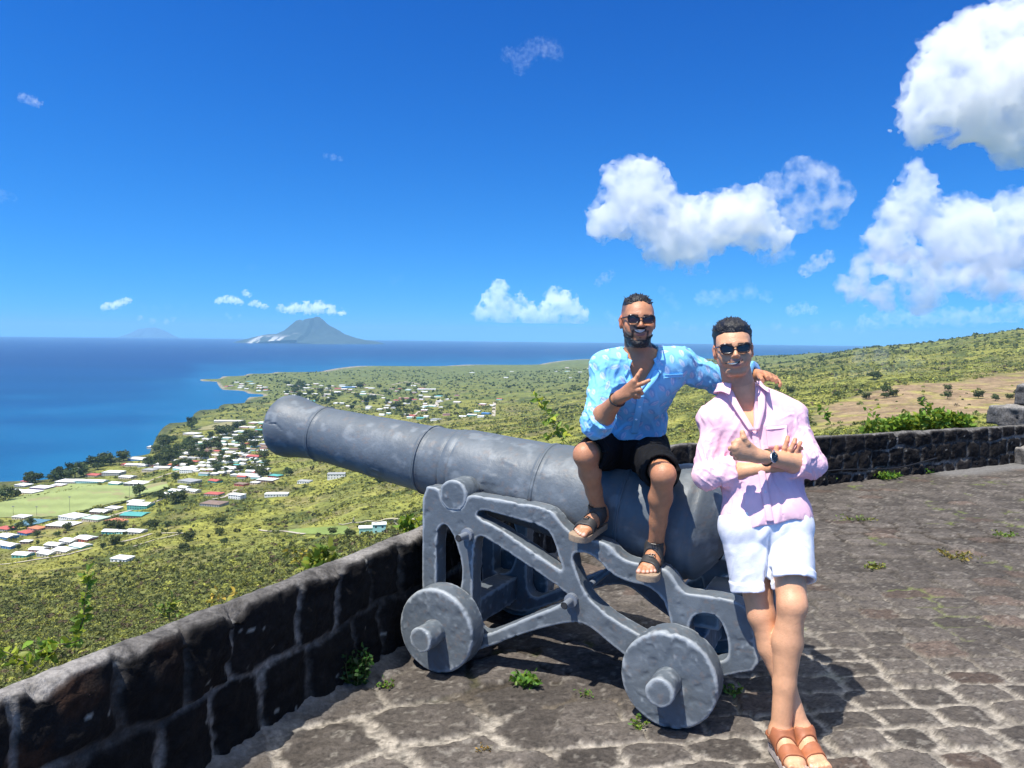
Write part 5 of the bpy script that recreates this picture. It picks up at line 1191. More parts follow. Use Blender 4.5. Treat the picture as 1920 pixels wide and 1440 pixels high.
i = np.arange(len(rr)-1)[:, None]*720; j = np.arange(720)[None]; Q = np.stack([i+j, i+(j+1) % 720, i+720+(j+1) % 720, i+720+j], -1).reshape(-1, 4)[:, ::-1]
tag(mesh_np('sea', np.stack([X, Y, np.full(len(X), SEA)], -1), Q, m, col=col), kind='structure')
# surf along the pale beach
b = MB()
# ---- the volcanic island on the horizon and a fainter one behind it
def island(name, u0, vb, d, prof, seed, cliff, label, tone=(.040, .055, .045)):
    """prof: (photo column, photo row) of the skyline; a round cone with ribs built to that profile"""
    c = P(u0, vb, d); px = np.array([p[0] for p in prof], float); hz = np.array([P(u, v, d)[2]-SEA for u, v in prof]); xs = np.array([P(u, vb, d)[0] for u, v in prof])
    n = 150; ex = max(c[0]-xs[0], xs[-1]-c[0]); gx = np.linspace(xs[0], xs[-1], n); gy = np.linspace(-ex*.8, ex*.8, 110)
    GX, GY = np.meshgrid(gx, gy, indexing='ij'); rad = np.hypot((GX-c[0]), GY)
    s_ = np.sign(GX-c[0]); eff = c[0]+s_*rad; eff = np.where(s_ == 0, c[0]+rad, eff); base = np.interp(eff.ravel(), xs, hz, left=-5, right=-5)
    q = v3(GX.ravel(), GY.ravel()); rib = fbm(q/(ex*.13), 4, seed); Hh = np.maximum(base*(1+.10*rib*np.clip(base/300, 0, 1)), -8)
    ang = np.arctan2(GY.ravel(), GX.ravel()-c[0]); col = np.array(tone)[None]*(.7+.7*(fbm(q/(ex*.05), 4, seed+2)*.5+.5))[:, None]
    if cliff:
        u_, v_ = proj(np.stack([GX.ravel(), GY.ravel()+d, Hh+SEA], -1).T) if False else (None, None)
        cm = sstep(.0, .25, fbm(q/np.array([240, 900, 1]), 5, seed+5)+.15)*sstep(300, 120, Hh+60*rib)*(GY.ravel() < 0)*sstep(-1, -.3, 0*ang-.5)
        inx = sstep(cliff[0]-150, cliff[0]+100, GX.ravel())*sstep(cliff[1]+150, cliff[1]-100, GX.ravel()); col = mixc(col, np.broadcast_to(np.array([.62, .60, .56]), col.shape), np.clip(cm*inx, 0, 1)*.9)
    ny = len(gy); i = np.arange(n-1)[:, None]*ny; j = np.arange(ny-1)[None]; Q = np.stack([i+j, i+ny+j, i+ny+j+1, i+j+1], -1).reshape(-1, 4)
    o = mesh_np(name, np.stack([GX.ravel(), GY.ravel()+d, Hh+SEA], -1), Q, M_LAND, col=col, loc=np.array([c[0], d, SEA])); o['label'] = label; o['category'] = 'island'; return o
island('volcanic_island', 592, 643, 23500, [(436, 646), (452, 640), (468, 635.5), (490, 630), (505, 627.5), (520, 626), (535, 619), (548, 610), (558, 602.5), (568, 600), (576, 597.5), (592, 597.2), (598, 596.5), (606, 600), (618, 609), (630, 618.5), (645, 627), (660, 632), (680, 637), (705, 640.5), (724, 646)], 3,
       [P(505, 640, 23500)[0], P(580, 640, 23500)[0]], 'blue grey cone shaped island with white cliffs at its foot on the horizon')
island('volcanic_island', 285, 636, 45500, [(205, 643), (225, 633), (245, 626), (262, 618), (278, 614.5), (292, 614.5), (308, 620), (325, 630), (345, 638), (360, 643)], 8, None, 'very faint distant island left of the cone shaped one, almost lost in haze', (.06, .12, .16))  # bluish tone imitates haze, painted into this island's own colour
# ---- the air
def box_obj(name, lo, hi, m):
    b = MB(); b.box(lo, hi); return b.build(name, m)
def vol_mat(name, col, dens, aniso=0.0):
    m = bpy.data.materials.new(name); m.use_nodes = True; n = m.node_tree; n.nodes.clear(); o = n.nodes.new('ShaderNodeOutputMaterial'); pv = n.nodes.new('ShaderNodeVolumePrincipled')
    pv.inputs['Color'].default_value = (*col, 1); pv.inputs['Density'].default_value = dens; pv.inputs['Anisotropy'].default_value = aniso; n.links.new(pv.outputs[0], o.inputs['Volume']); return m
tag(box_obj('haze', (-47000, -47000, SEA-45), (47000, 47000, 585), vol_mat('haze_air', (.34, .66, .95), 2.9e-5)), kind='stuff')

# ================================================================ fields and lanes
def drape(name, top, bot, n, mcount, lift, m, colfn=None):
    """a sheet lying on the land between two photo polylines (only used to find where it lies)"""
    def samp(pl, k):
        pl = np.array(pl, float); t = np.linspace(0, 1, k); s = np.concatenate([[0], np.cumsum(np.linalg.norm(np.diff(pl, axis=0), axis=1))]); s /= s[-1]
        return np.stack([np.interp(t, s, pl[:, 0]), np.interp(t, s, pl[:, 1])], 1)
    a, b_ = samp(top, n), samp(bot, n); V = []
    for i in range(n):
        for k in range(mcount):
            p = at_ground(*(a[i]+(b_[i]-a[i])*k/(mcount-1))); V.append(p if p is not None else V[-1])
    V = np.array(V); V[:, 2] += lift
    i = np.arange(n-1)[:, None]*mcount; j = np.arange(mcount-1)[None]; Q = np.stack([i+j, i+j+1, i+mcount+j+1, i+mcount+j], -1).reshape(-1, 4)
    c = colfn(V, np.repeat(np.arange(n)/(n-1.), mcount), np.tile(np.arange(mcount)/(mcount-1.), n)) if colfn else None
    return tag(mesh_np(name, V, Q, m, col=c), kind='structure')
def mown(V, s, t):
    st = np.sin((V[:, 0]*.25+V[:, 1])*.11+.5*np.sin(V[:, 0]*.02)); n = fbm(V/18., 3, 4)
    c = np.array([.235, .275, .105])[None]*(1+.09*np.sign(st)*np.minimum(1, np.abs(st)*3)+.10*n)[:, None]; d = sstep(.35, .6, fbm(V/30.+7, 3, 6)); return mixc(c, np.broadcast_to(np.array([.26, .20, .12]), c.shape), d*.6)
M_FIELD = mat('mown_grass', attr=True, rough=.95, spec=.1, var=.12, vscale=.5)
drape('sports_field', [(-40, 955), (0, 943), (60, 924), (135, 908), (180, 909), (262, 913), (312, 903)], [(-40, 976), (0, 972), (60, 971), (105, 970), (160, 957), (240, 938), (316, 915)], 60, 14, .7, M_FIELD, mown)
drape('lawn', [(541, 994), (600, 990), (650, 988)], [(541, 1001), (610, 1004), (668, 1003)], 24, 6, .6, M_FIELD, lambda V, s, t: np.array([.18, .235, .065])[None]*(1+.2*fbm(V/9., 3, 2))[:, None])
drape('shore_field', [(367, 805), (400, 797), (436, 790)], [(374, 808), (410, 806), (438, 798)], 16, 5, 1.2, M_FIELD, lambda V, s, t: np.array([.24, .22, .11])[None]*(1+.2*fbm(V/20., 3, 2))[:, None])
drape('sports_court', [(25, 985), (45, 977), (62, 974)], [(40, 989), (72, 984), (97, 976)], 10, 5, .9, M_FIELD, lambda V, s, t: np.array([.10, .20, .26])[None]*np.ones((len(V), 1)))
M_ROAD = mat('pale_track', (.40, .35, .28), .95, var=.2, vscale=.3)
def lane(pts, wid, lift=.7):
    P_ = [at_ground(u, v) for u, v in pts]; P_ = np.array([p for p in P_ if p is not None]); s = np.concatenate([[0], np.cumsum(np.linalg.norm(np.diff(P_, axis=0), axis=1))]); t = np.linspace(0, s[-1], max(4, int(s[-1]/6)))
    c = np.stack([np.interp(t, s, P_[:, k]) for k in range(2)], 1); d = np.gradient(c, axis=0); nn = np.stack([-d[:, 1], d[:, 0]], 1)/np.linalg.norm(d, axis=1, keepdims=True)
    L_, R2 = c+nn*wid/2, c-nn*wid/2; V = np.concatenate([np.column_stack([q, land_h(q[:, 0], q[:, 1])+SEA+lift]) for q in (L_, R2)]); n = len(c)
    tag(mesh_np('lane', V, np.array([(i, n+i, n+i+1, i+1) for i in range(n-1)]), M_ROAD), kind='structure')
for pts, wd in (([(0, 1060), (60, 1052), (130, 1041), (172, 1029)], 4), ([(208, 1022), (245, 1013), (284, 1002)], 4.5), ([(398, 937), (420, 934), (443, 919)], 5), ([(823, 749), (817, 764)], 14), ([(485, 995), (530, 997), (572, 1002)], 2.5),
                ([(927, 755), (925, 781)], 9), ([(452, 826), (463, 850)], 7), ([(275, 905), (330, 885), (420, 862)], 6), ([(300, 1001), (345, 1001), (250, 1026)], 2.5), ([(560, 725), (640, 735), (720, 742)], 10), ([(772, 784), (786, 772)], 8), ([(178, 978), (245, 958), (330, 928)], 5), ([(735, 722), (760, 716), (800, 723)], 9)):
    lane(pts, wd)

# ================================================================ houses
OCC = []
HC = dict(w=(.72, .72, .70), r=(.42, .10, .075), t=(.08, .32, .29), g=(.33, .33, .32), b=(.22, .15, .11), o=(.52, .19, .09), bl=(.07, .20, .42), pk=(.50, .26, .26), be=(.50, .43, .34), pu=(.17, .10, .22), lg=(.42, .56, .43), y=(.55, .45, .24), dk=(.10, .10, .10), nb=(.05, .08, .25), aq=(.33, .60, .58))
def hm(k, roof=False):
    return mat(('roof_' if roof else 'wall_')+k, HC[k], .55 if roof else .8, var=.14, vscale=.6)
M_PANE = mat('window_pane', (.03, .035, .04), .25)
def house(u, v, wpx, wall, roof, label, style='hip', rot=None, ratio=.72, hgt=None, group=None, parts=True, name='house'):
    p = at_ground(u, v)
    if p is None: return
    d = p[1]; w = wpx/F*d; dp = w*ratio; h = hgt*1.0 if hgt else max(2.7, min(3.4, w*.27)); OCC.append((p[0], p[1], w*.75))
    rz = math.radians(rot if rot is not None else random.uniform(-28, -4)); loc = (p[0], p[1], p[2]-.3)
    rh = h*.42 if style in ('hip', 'gable') else .25; ov = .45
    def wallmesh():
        b = MB(); b.box((-w/2, -dp/2, -1.5), (w/2, dp/2, h)); return b
    def roofmesh():
        b = MB(); x, y = w/2+ov, dp/2+ov; z = h+.002
        if style == 'hip':
            r = max(.1, x-y); b.add([(-x, -y, z), (x, -y, z), (x, y, z), (-x, y, z), (-r, 0, z+rh), (r, 0, z+rh), (-x, -y, z-.18), (x, -y, z-.18), (x, y, z-.18), (-x, y, z-.18)], [(0, 1, 5, 4), (1, 2, 5), (2, 3, 4, 5), (3, 0, 4), (6, 7, 1, 0), (7, 8, 2, 1), (8, 9, 3, 2), (9, 6, 0, 3), (9, 8, 7, 6)])
        elif style == 'gable':
            b.add([(-x, -y, z), (x, -y, z), (x, y, z), (-x, y, z), (-x, 0, z+rh), (x, 0, z+rh), (-x, -y, z-.18), (x, -y, z-.18), (x, y, z-.18), (-x, y, z-.18)], [(0, 1, 5, 4), (2, 3, 4, 5), (1, 2, 5), (3, 0, 4), (6, 7, 1, 0), (7, 8, 2, 1), (8, 9, 3, 2), (9, 6, 0, 3), (9, 8, 7, 6)])
        else: b.box((-x, -y, z), (x, y, z+rh))
        return b
    if not parts:
        me_w, me_r = wallmesh(), roofmesh(); o = me_w.build(name, hm(wall)); o.data.materials.append(hm(roof, True)); nv = len(o.data.vertices)
        bpy.data.meshes.remove(o.data) if False else None
        m_ = bpy.data.meshes.new(name); V = me_w.V+me_r.V; Fs = me_w.F+[tuple(i+len(me_w.V) for i in f) for f in me_r.F]; m_.from_pydata(V, [], Fs); m_.update(); m_.materials.append(hm(wall)); m_.materials.append(hm(roof, True))
        for i in range(len(me_w.F), len(Fs)): m_.polygons[i].material_index = 1
        old = o.data; o.data = m_; bpy.data.meshes.remove(old); o.location = loc; o.rotation_euler = (0, 0, rz); return tag(o, label, 'house', group)
    e = empty(name, loc, label, 'house', group); e.rotation_euler = (0, 0, rz)
    def child(b, nm, m, par):
        o = b.build(nm, m); o.parent = par; return o
    wl = child(wallmesh(), 'wall', hm(wall), e); child(roofmesh(), 'roof', hm(roof, True), e)
    nf = max(2, int(w/3.2)); floors = 2 if h > 4.8 else 1
    for fl in range(floors):
        zb = fl*h/floors+1.0
        for k in range(nf):
            x = -w/2+w*(k+.5)/nf
            if fl == 0 and k == nf//2:
                b = MB(); b.box((x-.5, -dp/2-.06, .1), (x+.5, -dp/2+.02, 2.2)); child(b, 'door', M_PANE if wall != 'dk' else hm('w'), e)
            else:
                b = MB(); b.box((x-.65, -dp/2-.05, zb), (x+.65, -dp/2+.02, zb+1.15)); child(b, 'window', M_PANE, e)
        b = MB(); b.box((w/2-.02, -.7, zb), (w/2+.05, .7, zb+1.1)); child(b, 'window', M_PANE, e)
    return e
HOUSES = [
 (20, 1027, 28, 'bl', 'w', 'bright blue cottage with white gable roof at the near edge of the village', 'gable'), (51, 1003, 28, 'bl', 'r', 'blue cottage with a red hip roof below the sports court', 'hip'), (12, 995, 30, 'g', 'r', 'grey house with long red roof at the outermost edge of the village', 'hip'),
 (15, 1010, 32, 'bl', 'w', 'pale blue double house with white roof just below the red roofed grey one', 'gable'), (2, 1022, 22, 'be', 'w', 'beige house with white roof next to the bright blue cottage', 'gable'), (70, 994, 27, 'pk', 'o', 'house with a bright orange hipped roof beside the sports court', 'hip'),
 (50, 1019, 18, 'b', 'w', 'little white roofed shed between the blue cottages', 'flat'), (44, 1044, 31, 't', 'w', 'teal walled house with white roof, nearest house to the scrub', 'gable'), (73, 1034, 28, 'pk', 'w', 'pinkish walled house with white roof behind the nearest teal one', 'gable'), (90, 1042, 32, 'g', 'w', 'grey walled white roofed house in the front row beside the nearest teal one', 'gable'),
 (103, 1026, 30, 'dk', 'w', 'dark walled house with white roof in the cluster of nine by the scrub', 'gable'), (122, 1036, 36, 'be', 'w', 'beige house with white roof and annexe at the end of the front row', 'gable'), (131, 1019, 30, 'g', 'w', 'blue grey house with white roof behind the beige one with annexe', 'gable'), (152, 1028, 34, 't', 'w', 'teal house with white roof at the lane end of the nine house cluster', 'gable'),
 (162, 1014, 34, 'r', 'w', 'red walled house with white roof at the back of the nine house cluster', 'gable'), (209, 1001, 27, 't', 'w', 'teal walled house with white roof alone above the pale lane', 'gable'), (230, 1000, 18, 'aq', 'w', 'small pale annexe between the teal and grey houses on the pale lane', 'flat'), (256, 1001, 32, 'g', 'w', 'grey house with white roof at the top of the pale lane', 'gable'),
 (120, 987, 50, 'b', 'w', 'large brown walled hall with white roof near the sports field', 'hip'), (140, 972, 46, 'w', 'w', 'white house with spreading white hip roof at the field edge', 'hip'), (180, 976, 40, 'be', 'lg', 'house with a pale green roof beside the large brown hall', 'hip'), (190, 963, 32, 'b', 'w', 'brown house with white roof along the field hedge', 'gable'), (214, 956, 26, 'be', 'w', 'beige house with white roof along the field hedge, next to the brown one', 'hip'),
 (265, 953, 40, 't', 'w', 'tall bright teal house with white roof', 'gable', None, .7, 5.6), (254, 969, 44, 'b', 't', 'long brown house with a teal roof below the tall teal one', 'gable'), (219, 981, 34, 'w', 'o', 'white house with a rusty orange roof behind trees', 'hip'), (255, 944, 26, 'be', 'w', 'beige house with white roof above the tall teal one', 'hip'),
 (80, 917, 34, 'pu', 'w', 'purple walled house with white roof at the far side of the field', 'flat'), (56, 925, 38, 'be', 'w', 'wide white roofed house between the purple one and the brown tree', 'hip'), (31, 923, 28, 'be', 'w', 'beige house with pale roof at the shore end of the field', 'hip'), (45, 912, 26, 'g', 'w', 'grey house with pale roof between the shore trees and the field', 'hip'), (50, 906, 18, 'be', 'r', 'small red roofed house among the shore trees', 'hip'),
 (131, 905, 40, 'g', 'w', 'grey house with bright white hip roof below the shore trees', 'hip'), (111, 912, 22, 'pk', 'w', 'small pink and white house at the far touchline of the field', 'hip'), (170, 905, 62, 'aq', 'w', 'long low school building with white roof behind the field', 'gable', -6, .3), (178, 893, 26, 'be', 'r', 'red roofed house behind the long school building', 'gable'), (219, 909, 24, 't', 'w', 'green walled house with white roof by the grandstand', 'gable'),
 (259, 909, 40, 'dk', 'w', 'dark fronted grandstand with white roof beside the field', 'flat', -8), (214, 891, 34, 'g', 'w', 'two storey grey house with white roof behind the school', 'flat', None, .7, 5.6), (240, 897, 26, 'be', 'w', 'beige house with white roof between school and grandstand', 'gable'), (250, 874, 24, 'be', 'w', 'white roofed house beside a red roof in the shore town', 'gable'), (236, 873, 14, 'pk', 'r', 'small red roofed house beside a white roof in the shore town', 'hip'),
 (272, 875, 22, 'g', 'w', 'grey house with white roof two along from the small red roof', 'gable'), (283, 883, 26, 'be', 'g', 'beige house with grey roof above the grandstand', 'hip'), (42, 972, 28, 'be', 'w', 'small pavilion with white roof at the near corner of the field', 'hip'), (262, 863, 34, 'bl', 'w', 'wide blue house with white dormered roof in the shore town', 'gable'), (301, 863, 26, 'r', 'w', 'red house beside the wide blue one', 'hip'),
 (329, 875, 22, 'nb', 'o', 'navy blue house with orange roof in the middle of the town', 'gable'), (354, 886, 26, 'w', 'w', 'tall white two storey house next to the grey ruin', 'hip', None, .8, 6.0), (356, 905, 36, 'g', 'g', 'grey roofless looking block at the corner of the field hedge', 'flat'), (404, 905, 22, 't', 'r', 'teal house with red roof on the slope', 'gable'), (402, 929, 30, 'be', 'r', 'beige house with a red hip roof beside the pale drive', 'hip'),
 (445, 935, 28, 'w', 'w', 'white boxy two storey house at the end of the pale drive', 'flat', None, .6, 5.6), (402, 947, 42, 'g', 'b', 'long grey house with brown roof below the pale drive', 'hip'), (519, 931, 42, 'w', 'w', 'long white house alone on the open slope under the barrel', 'hip', 6, .4), (361, 924, 26, 'be', 'w', 'house with a wide white porch roof above the brown tree', 'gable'), (331, 924, 24, 't', 'w', 'pale teal house with white roof above the field hedge', 'gable'),
 (317, 930, 18, 'aq', 'w', 'small aqua house with white roof beside the hedge', 'gable'), (346, 918, 20, 'be', 'w', 'beige white roofed house behind the pale teal one', 'gable'), (478, 858, 27, 'pu', 'r', 'purple house with a bright red roof near the muzzle', 'gable'), (517, 895, 24, 'r', 't', 'dark red house with a green roof under the muzzle', 'hip'), (502, 902, 34, 'b', 'w', 'brown house with broad white roof beside the green roofed one', 'hip'),
 (468, 895, 34, 'be', 'w', 'wide beige house with white roofs to the left of the green roofed one', 'gable'), (479, 908, 16, 'be', 'w', 'small beige hut below the brown broad roofed house', 'hip'), (456, 866, 18, 'g', 'w', 'grey house with white roof by the bend of the street', 'gable'), (434, 881, 30, 'be', 'w', 'long flat white roof alone in the grass', 'flat'), (324, 845, 20, 'be', 'y', 'house with a tan roof among the town trees', 'hip'), (290, 840, 22, 'be', 'w', 'white roofed house nearest the sea in the tree belt', 'hip'),
 (361, 815, 28, 'be', 'w', 'large pale factory roof by the shore', 'flat'), (372, 821, 18, 'g', 'w', 'small white factory shed beside the large pale roof', 'flat'), (431, 791, 54, 'be', 'w', 'long pale warehouse beyond the shore field', 'gable', 4, .3), (453, 911, 22, 'r', 'b', 'dark red walled house half hidden by trees on the slope', 'hip'), (687, 999, 27, 'aq', 'w', 'aqua house with white roof standing alone beside the muzzle end of the wall', 'flat', 10, .7, 4.2),
 (711, 998, 25, 'aq', 'w', 'taller aqua two storey block joined to the lone aqua house', 'flat', 10, .8, 6.2), (631, 897, 32, 'w', 'g', 'tall white house with balconies under the barrel', 'flat', 8, .6, 6.5), (572, 906, 24, 'w', 'g', 'white house with grey roof under the barrel, left of the one with balconies', 'hip'), (230, 1052, 34, 'w', 'w', 'low white roofed shelter alone in the dark scrub', 'hip'),
 (654, 727, 24, 'bl', 'bl', 'big blue roofed building in the town above the barrel', 'gable', 5), (761, 748, 26, 'r', 'pk', 'long pink roofed building in the town above the barrel', 'gable', 5, .4), (818, 788, 18, 'w', 'g', 'pale grey house just above the barrel at the edge of the far town', 'flat'), (790, 786, 16, 't', 't', 'teal roofed house just above the barrel', 'gable'), (772, 781, 18, 'pk', 'r', 'red roofed house just above the barrel', 'gable'),
 (886, 780, 18, 't', 'w', 'teal and white house at the open end of the far town', 'gable'), (912, 777, 16, 'bl', 'bl', 'blue roofed house at the open end of the far town', 'gable'), (902, 783, 12, 'w', 'w', 'small white house between the teal and the blue one beyond the barrel', 'gable'), (800, 731, 34, 'w', 'w', 'long white roofed building at the top of the far town', 'gable', 4, .3)]
HRNG = random.Random(4); random.seed(4)
for hdef in HOUSES:
    a = list(hdef)+[None]*(10-len(hdef)); house(a[0], a[1], a[2], a[3], a[4], a[5], a[6], a[7], a[8] or .72, a[9])
def scatter_houses(poly_fn, n, wr, label, group, sep):
    pts = []; t = 0
    while len(pts) < n and t < n*60:
        t += 1; u, v = poly_fn()
        if all(abs(u-a)/sep[0] > 1 or abs(v-b)/sep[1] > 1 for a, b in pts+[(h[0], h[1]) for h in HOUSES]):
            g = at_ground(u, v)
            if g is None or g[2]-SEA < 2.2: continue
            pts.append((u, v)); rc = random.choices(['w', 'r', 't', 'g', 'b'], [70, 9, 5, 9, 7])[0]; wc = random.choice(['be', 'w', 'g', 'be', 'aq', 'pk'])
            lab = label.format(dict(w='white', r='red', t='teal', g='grey', b='brown')[rc]); house(u, v, random.uniform(*wr), wc, rc, lab, random.choice(['hip', 'gable', 'gable']), None, .7, None, group+', '+dict(w='white', r='red', t='teal', g='grey', b='brown')[rc]+' roofs', False)
def z1():
    u = random.uniform(275, 500); lo = 872-(u-260)*.36; hi = 880+(u-275)*.10*(u > 330); return u, random.uniform(max(lo, 790), hi)
def z2():
    u = random.uniform(535, 800); return u, random.uniform(720+(u-535)*.004, min(790, 742+(u-535)*.21))
scatter_houses(z1, 122, (11, 20), 'small {}-roofed house packed among trees in the shore town left of the muzzle', 'houses of the shore town', (13, 5.5))
scatter_houses(z2, 72, (7, 13), 'tiny {}-roofed house in the far town seen over the barrel', 'houses of the far town', (8, 3.2))
scatter_houses(lambda: (random.uniform(800, 940), random.uniform(742, 786)), 14, (9, 15), '{}-roofed house scattered at the open end of the far town', 'houses at the end of the far town', (16, 6))
scatter_houses(lambda: (random.uniform(425, 500), random.uniform(716, 742)), 14, (7, 12), 'tiny {}-roofed house near the headland', 'houses near the headland', (8, 3))
scatter_houses(lambda: (random.uniform(840, 1120), random.uniform(690, 712)), 10, (6, 10), 'tiny {}-roofed house far out on the plain behind the seated man', 'houses far out on the plain', (9, 2.5))
for (u, v0, v1, lab) in ((131, 961, 932, 'floodlight mast nearest the middle of the field, before the near touchline'), (25, 967, 950, 'floodlight mast at the shore side of the near touchline'), (69, 968, 951, 'floodlight mast between the pavilion and the middle mast'), (243, 941, 909, 'tall thin mast at the hedge end of the field'), (148, 907, 878, 'tall thin mast in front of the school roof')):
    p = at_ground(u, v0); h = (v0-v1)/F*p[1]; e = empty('floodlight_mast', p, lab, 'mast'); b = MB(); b.tube([(0, 0, 0), (0, 0, h)], [.22, .13], 6); o = b.build('pole', mat('mast_grey', (.10, .10, .10), .5)); o.parent = e
    b = MB(); b.box((-1.3, -.2, h-.1), (1.3, .2, h+.9)); o = b.build('lamp_rack', mat('rack_grey', (.22, .22, .23), .5)); o.parent = e

# ================================================================ vegetation
def leaf_cloud(C, Rr, K, rng, size, flat=.75, base=None, jit=.35, shell=(.55, 1.0)):
    """C centres Nx3, Rr radii N, K quads each: returns verts, quads, colours"""
    n = len(C); d = rng.normal(0, 1, (n, K, 3)); d[..., 2] = np.abs(d[..., 2])*.9-.15; d /= np.linalg.norm(d, axis=2, keepdims=True)
    lump = 1+.28*np.sin(d[..., 0:1]*5+rng.uniform(0, 6, (n, 1, 1)))*np.cos(d[..., 1:2]*4+rng.uniform(0, 6, (n, 1, 1)))
    p = C[:, None]+d*Rr[:, None, None]*rng.uniform(*shell, (n, K, 1))*lump*np.array([1, 1, flat])
    nn = d+rng.normal(0, .55, (n, K, 3)); nn /= np.linalg.norm(nn, axis=2, keepdims=True)
    a = np.cross(nn, rng.normal(0, 1, (n, K, 3))); a /= np.linalg.norm(a, axis=2, keepdims=True); b = np.cross(nn, a); s = (size*Rr)[:, None, None]*rng.uniform(.6, 1.3, (n, K, 1))
    V = np.stack([p-a*s-b*s*.6, p+a*s*.7-b*s*.8, p+a*s+b*s*.6, p-a*s*.6+b*s*.9], 2).reshape(-1, 3); Q = np.arange(n*K*4).reshape(-1, 4)
    col = base[:, None]*(1+rng.uniform(-jit, jit, (n, K, 1))); return V, Q, np.repeat(col.reshape(-1, 3), 4, 0)
M_LEAF = mat('foliage', attr=True, rough=.7, spec=.15, transl=.22)
rng = np.random.RandomState(12)
def free(x, y):
    ok = np.ones(len(x), bool)
    for a, b_, r in OCC: ok &= ((x-a)**2+(y-b_)**2 > r*r)
    return ok
N = 240000; u = rng.uniform(-420, 2350, N); d = np.exp(rng.uniform(math.log(120), math.log(5200), N)); x = (u-960)/F*d; y = d; h = land_h(x, y); q = v3(x, y)
nb = fbm(q/38., 4, 12)*.5+.5; nc2 = fbm(q/140., 3, 61)*.5+.5
prob = .035+.42*sstep(.46, .70, nb); prob = np.where((d < 620) & (u < 800), np.maximum(prob, .9*sstep(650, 500, d+60*(nc2-.5))), prob)
prob = np.where(d > 1500, .12+.42*sstep(.45, .6, nc2), prob); prob = np.where((u > 1250) & (d < 1600), .06+.45*sstep(.45, .62, nc2*.5+nb*.5), prob)
pv_ = np.array(proj(np.stack([x, y, h+SEA], 0).T[:, :].T.T)) if False else None
rel = np.stack([x, y, h+SEA], 1)-CAM; wq = rel@_f; pu, pv = 960+F*(rel@_r)/wq, 720-F*(rel@_u)/wq
infield = ((pu < 318) & (pv > 905) & (pv < 972) & (pv > 943-(pu)*.17) & (pv < 974-(np.maximum(pu-90, 0))*.265)) | ((pu > 538) & (pu < 672) & (pv > 987) & (pv < 1004)) | ((pu > 365) & (pu < 440) & (pv > 788) & (pv < 809))
bfm = (u > 1530) & (d > 520+(u-1700)*.25) & (d < 890+(u-1700)*1.1)
keep = (rng.uniform(0, 1, N) < prob*.55) & (h > 3.2) & ~infield & ~(bfm & (rng.uniform(0, 1, N) < .96)) & free(x, y)
town = (d > 1000) & (u < 960) & (pv < 900)
x, y, h, d, u, nb, nc2 = [a[keep] for a in (x, y, h, d, u, nb, nc2)]
R_ = rng.uniform(.7, 1.9, len(x))*np.clip((d/500)**.62, .8, 3.0)*(1+.5*(rng.uniform(0, 1, len(x)) < .08)); base = np.array([.130, .146, .045])[None]*(1+.25*rng.normal(0, 1, (len(x), 1))); yel = (rng.uniform(0, 1, len(x)) < .30)[:, None]; base = np.where(yel, base*np.array([1.9, 1.75, 1.2]), base); dr = (rng.uniform(0, 1, len(x)) < .07)[:, None]; base = np.where(dr, np.array([.13, .10, .055]), base); base = np.clip(base, .015, .5)
far_c = sstep(900, 3000, d)[:, None]; base = np.where((u > 1250)[:, None], base*1.2, base); base = base*(1-far_c)+far_c*np.array([.085, .106, .042])*(1+.3*rng.normal(0, 1, (len(x), 1))).clip(.5, 1.6)
Vs, Qs, Cs, off = [], [], [], 0
for lo, hi, K, sz in ((0, 480, 34, .30), (480, 900, 20, .38), (900, 1600, 12, .48), (1600, 9000, 7, .62)):
    m = (d >= lo) & (d < hi); C = np.stack([x[m], y[m], h[m]+SEA+R_[m]*.25], 1); V, Q, c = leaf_cloud(C, R_[m], K, rng, sz, .78, base[m]); Vs.append(V); Qs.append(Q+off); Cs.append(c); off += len(V)
tag(mesh_np('scrub', np.concatenate(Vs), np.concatenate(Qs), M_LEAF, col=np.concatenate(Cs), smooth=False), kind='stuff')
print('bushes', len(x), 'faces', off//4)
# rough grass standing in tussocks over the open slope
N = 120000; u = rng.uniform(-150, 2100, N); d = np.exp(rng.uniform(math.log(300), math.log(2300), N)); x = (u-960)/F*d; h = land_h(x, d); q = v3(x, d)
rel = np.stack([x, d, h+SEA], 1)-CAM; wq = rel@_f; pu, pv = 960+F*(rel@_r)/wq, 720-F*(rel@_u)/wq
infield = ((pu < 318) & (pv > 905) & (pv < 974) & (pv > 943-pu*.17) & (pv < 976-(np.maximum(pu-90, 0))*.265)) | ((pu > 536) & (pu < 674) & (pv > 985) & (pv < 1005)) | ((pu > 365) & (pu < 440) & (pv > 788) & (pv < 809))
bfm = (u > 1525) & (d > 515+(u-1700)*.25) & (d < 900+(u-1700)*1.1)
keep = (h > 4) & ~infield & ~bfm & free(x, d) & (rng.uniform(0, 1, N) < np.clip(.35+.7*fbm(q/24., 3, 81)+.25, .1, 1)); x, h, d, q = x[keep], h[keep], d[keep], q[keep]
R_ = rng.uniform(.35, .85, len(x))*np.clip(d/500, .8, 2.6); t = np.clip(fbm(q/30., 3, 83)*.6+.5+.25*rng.normal(0, 1, len(x)), 0, 1); base = mixc(np.array([.15, .165, .045]), np.array([.36, .34, .085]), t)
V, Q, c = leaf_cloud(np.stack([x, d, h+SEA+R_*.1], 1), R_, 7, rng, .62, .55, base, .3); tag(mesh_np('rough_grass', V, Q, M_LEAF, col=c, smooth=False), kind='stuff')
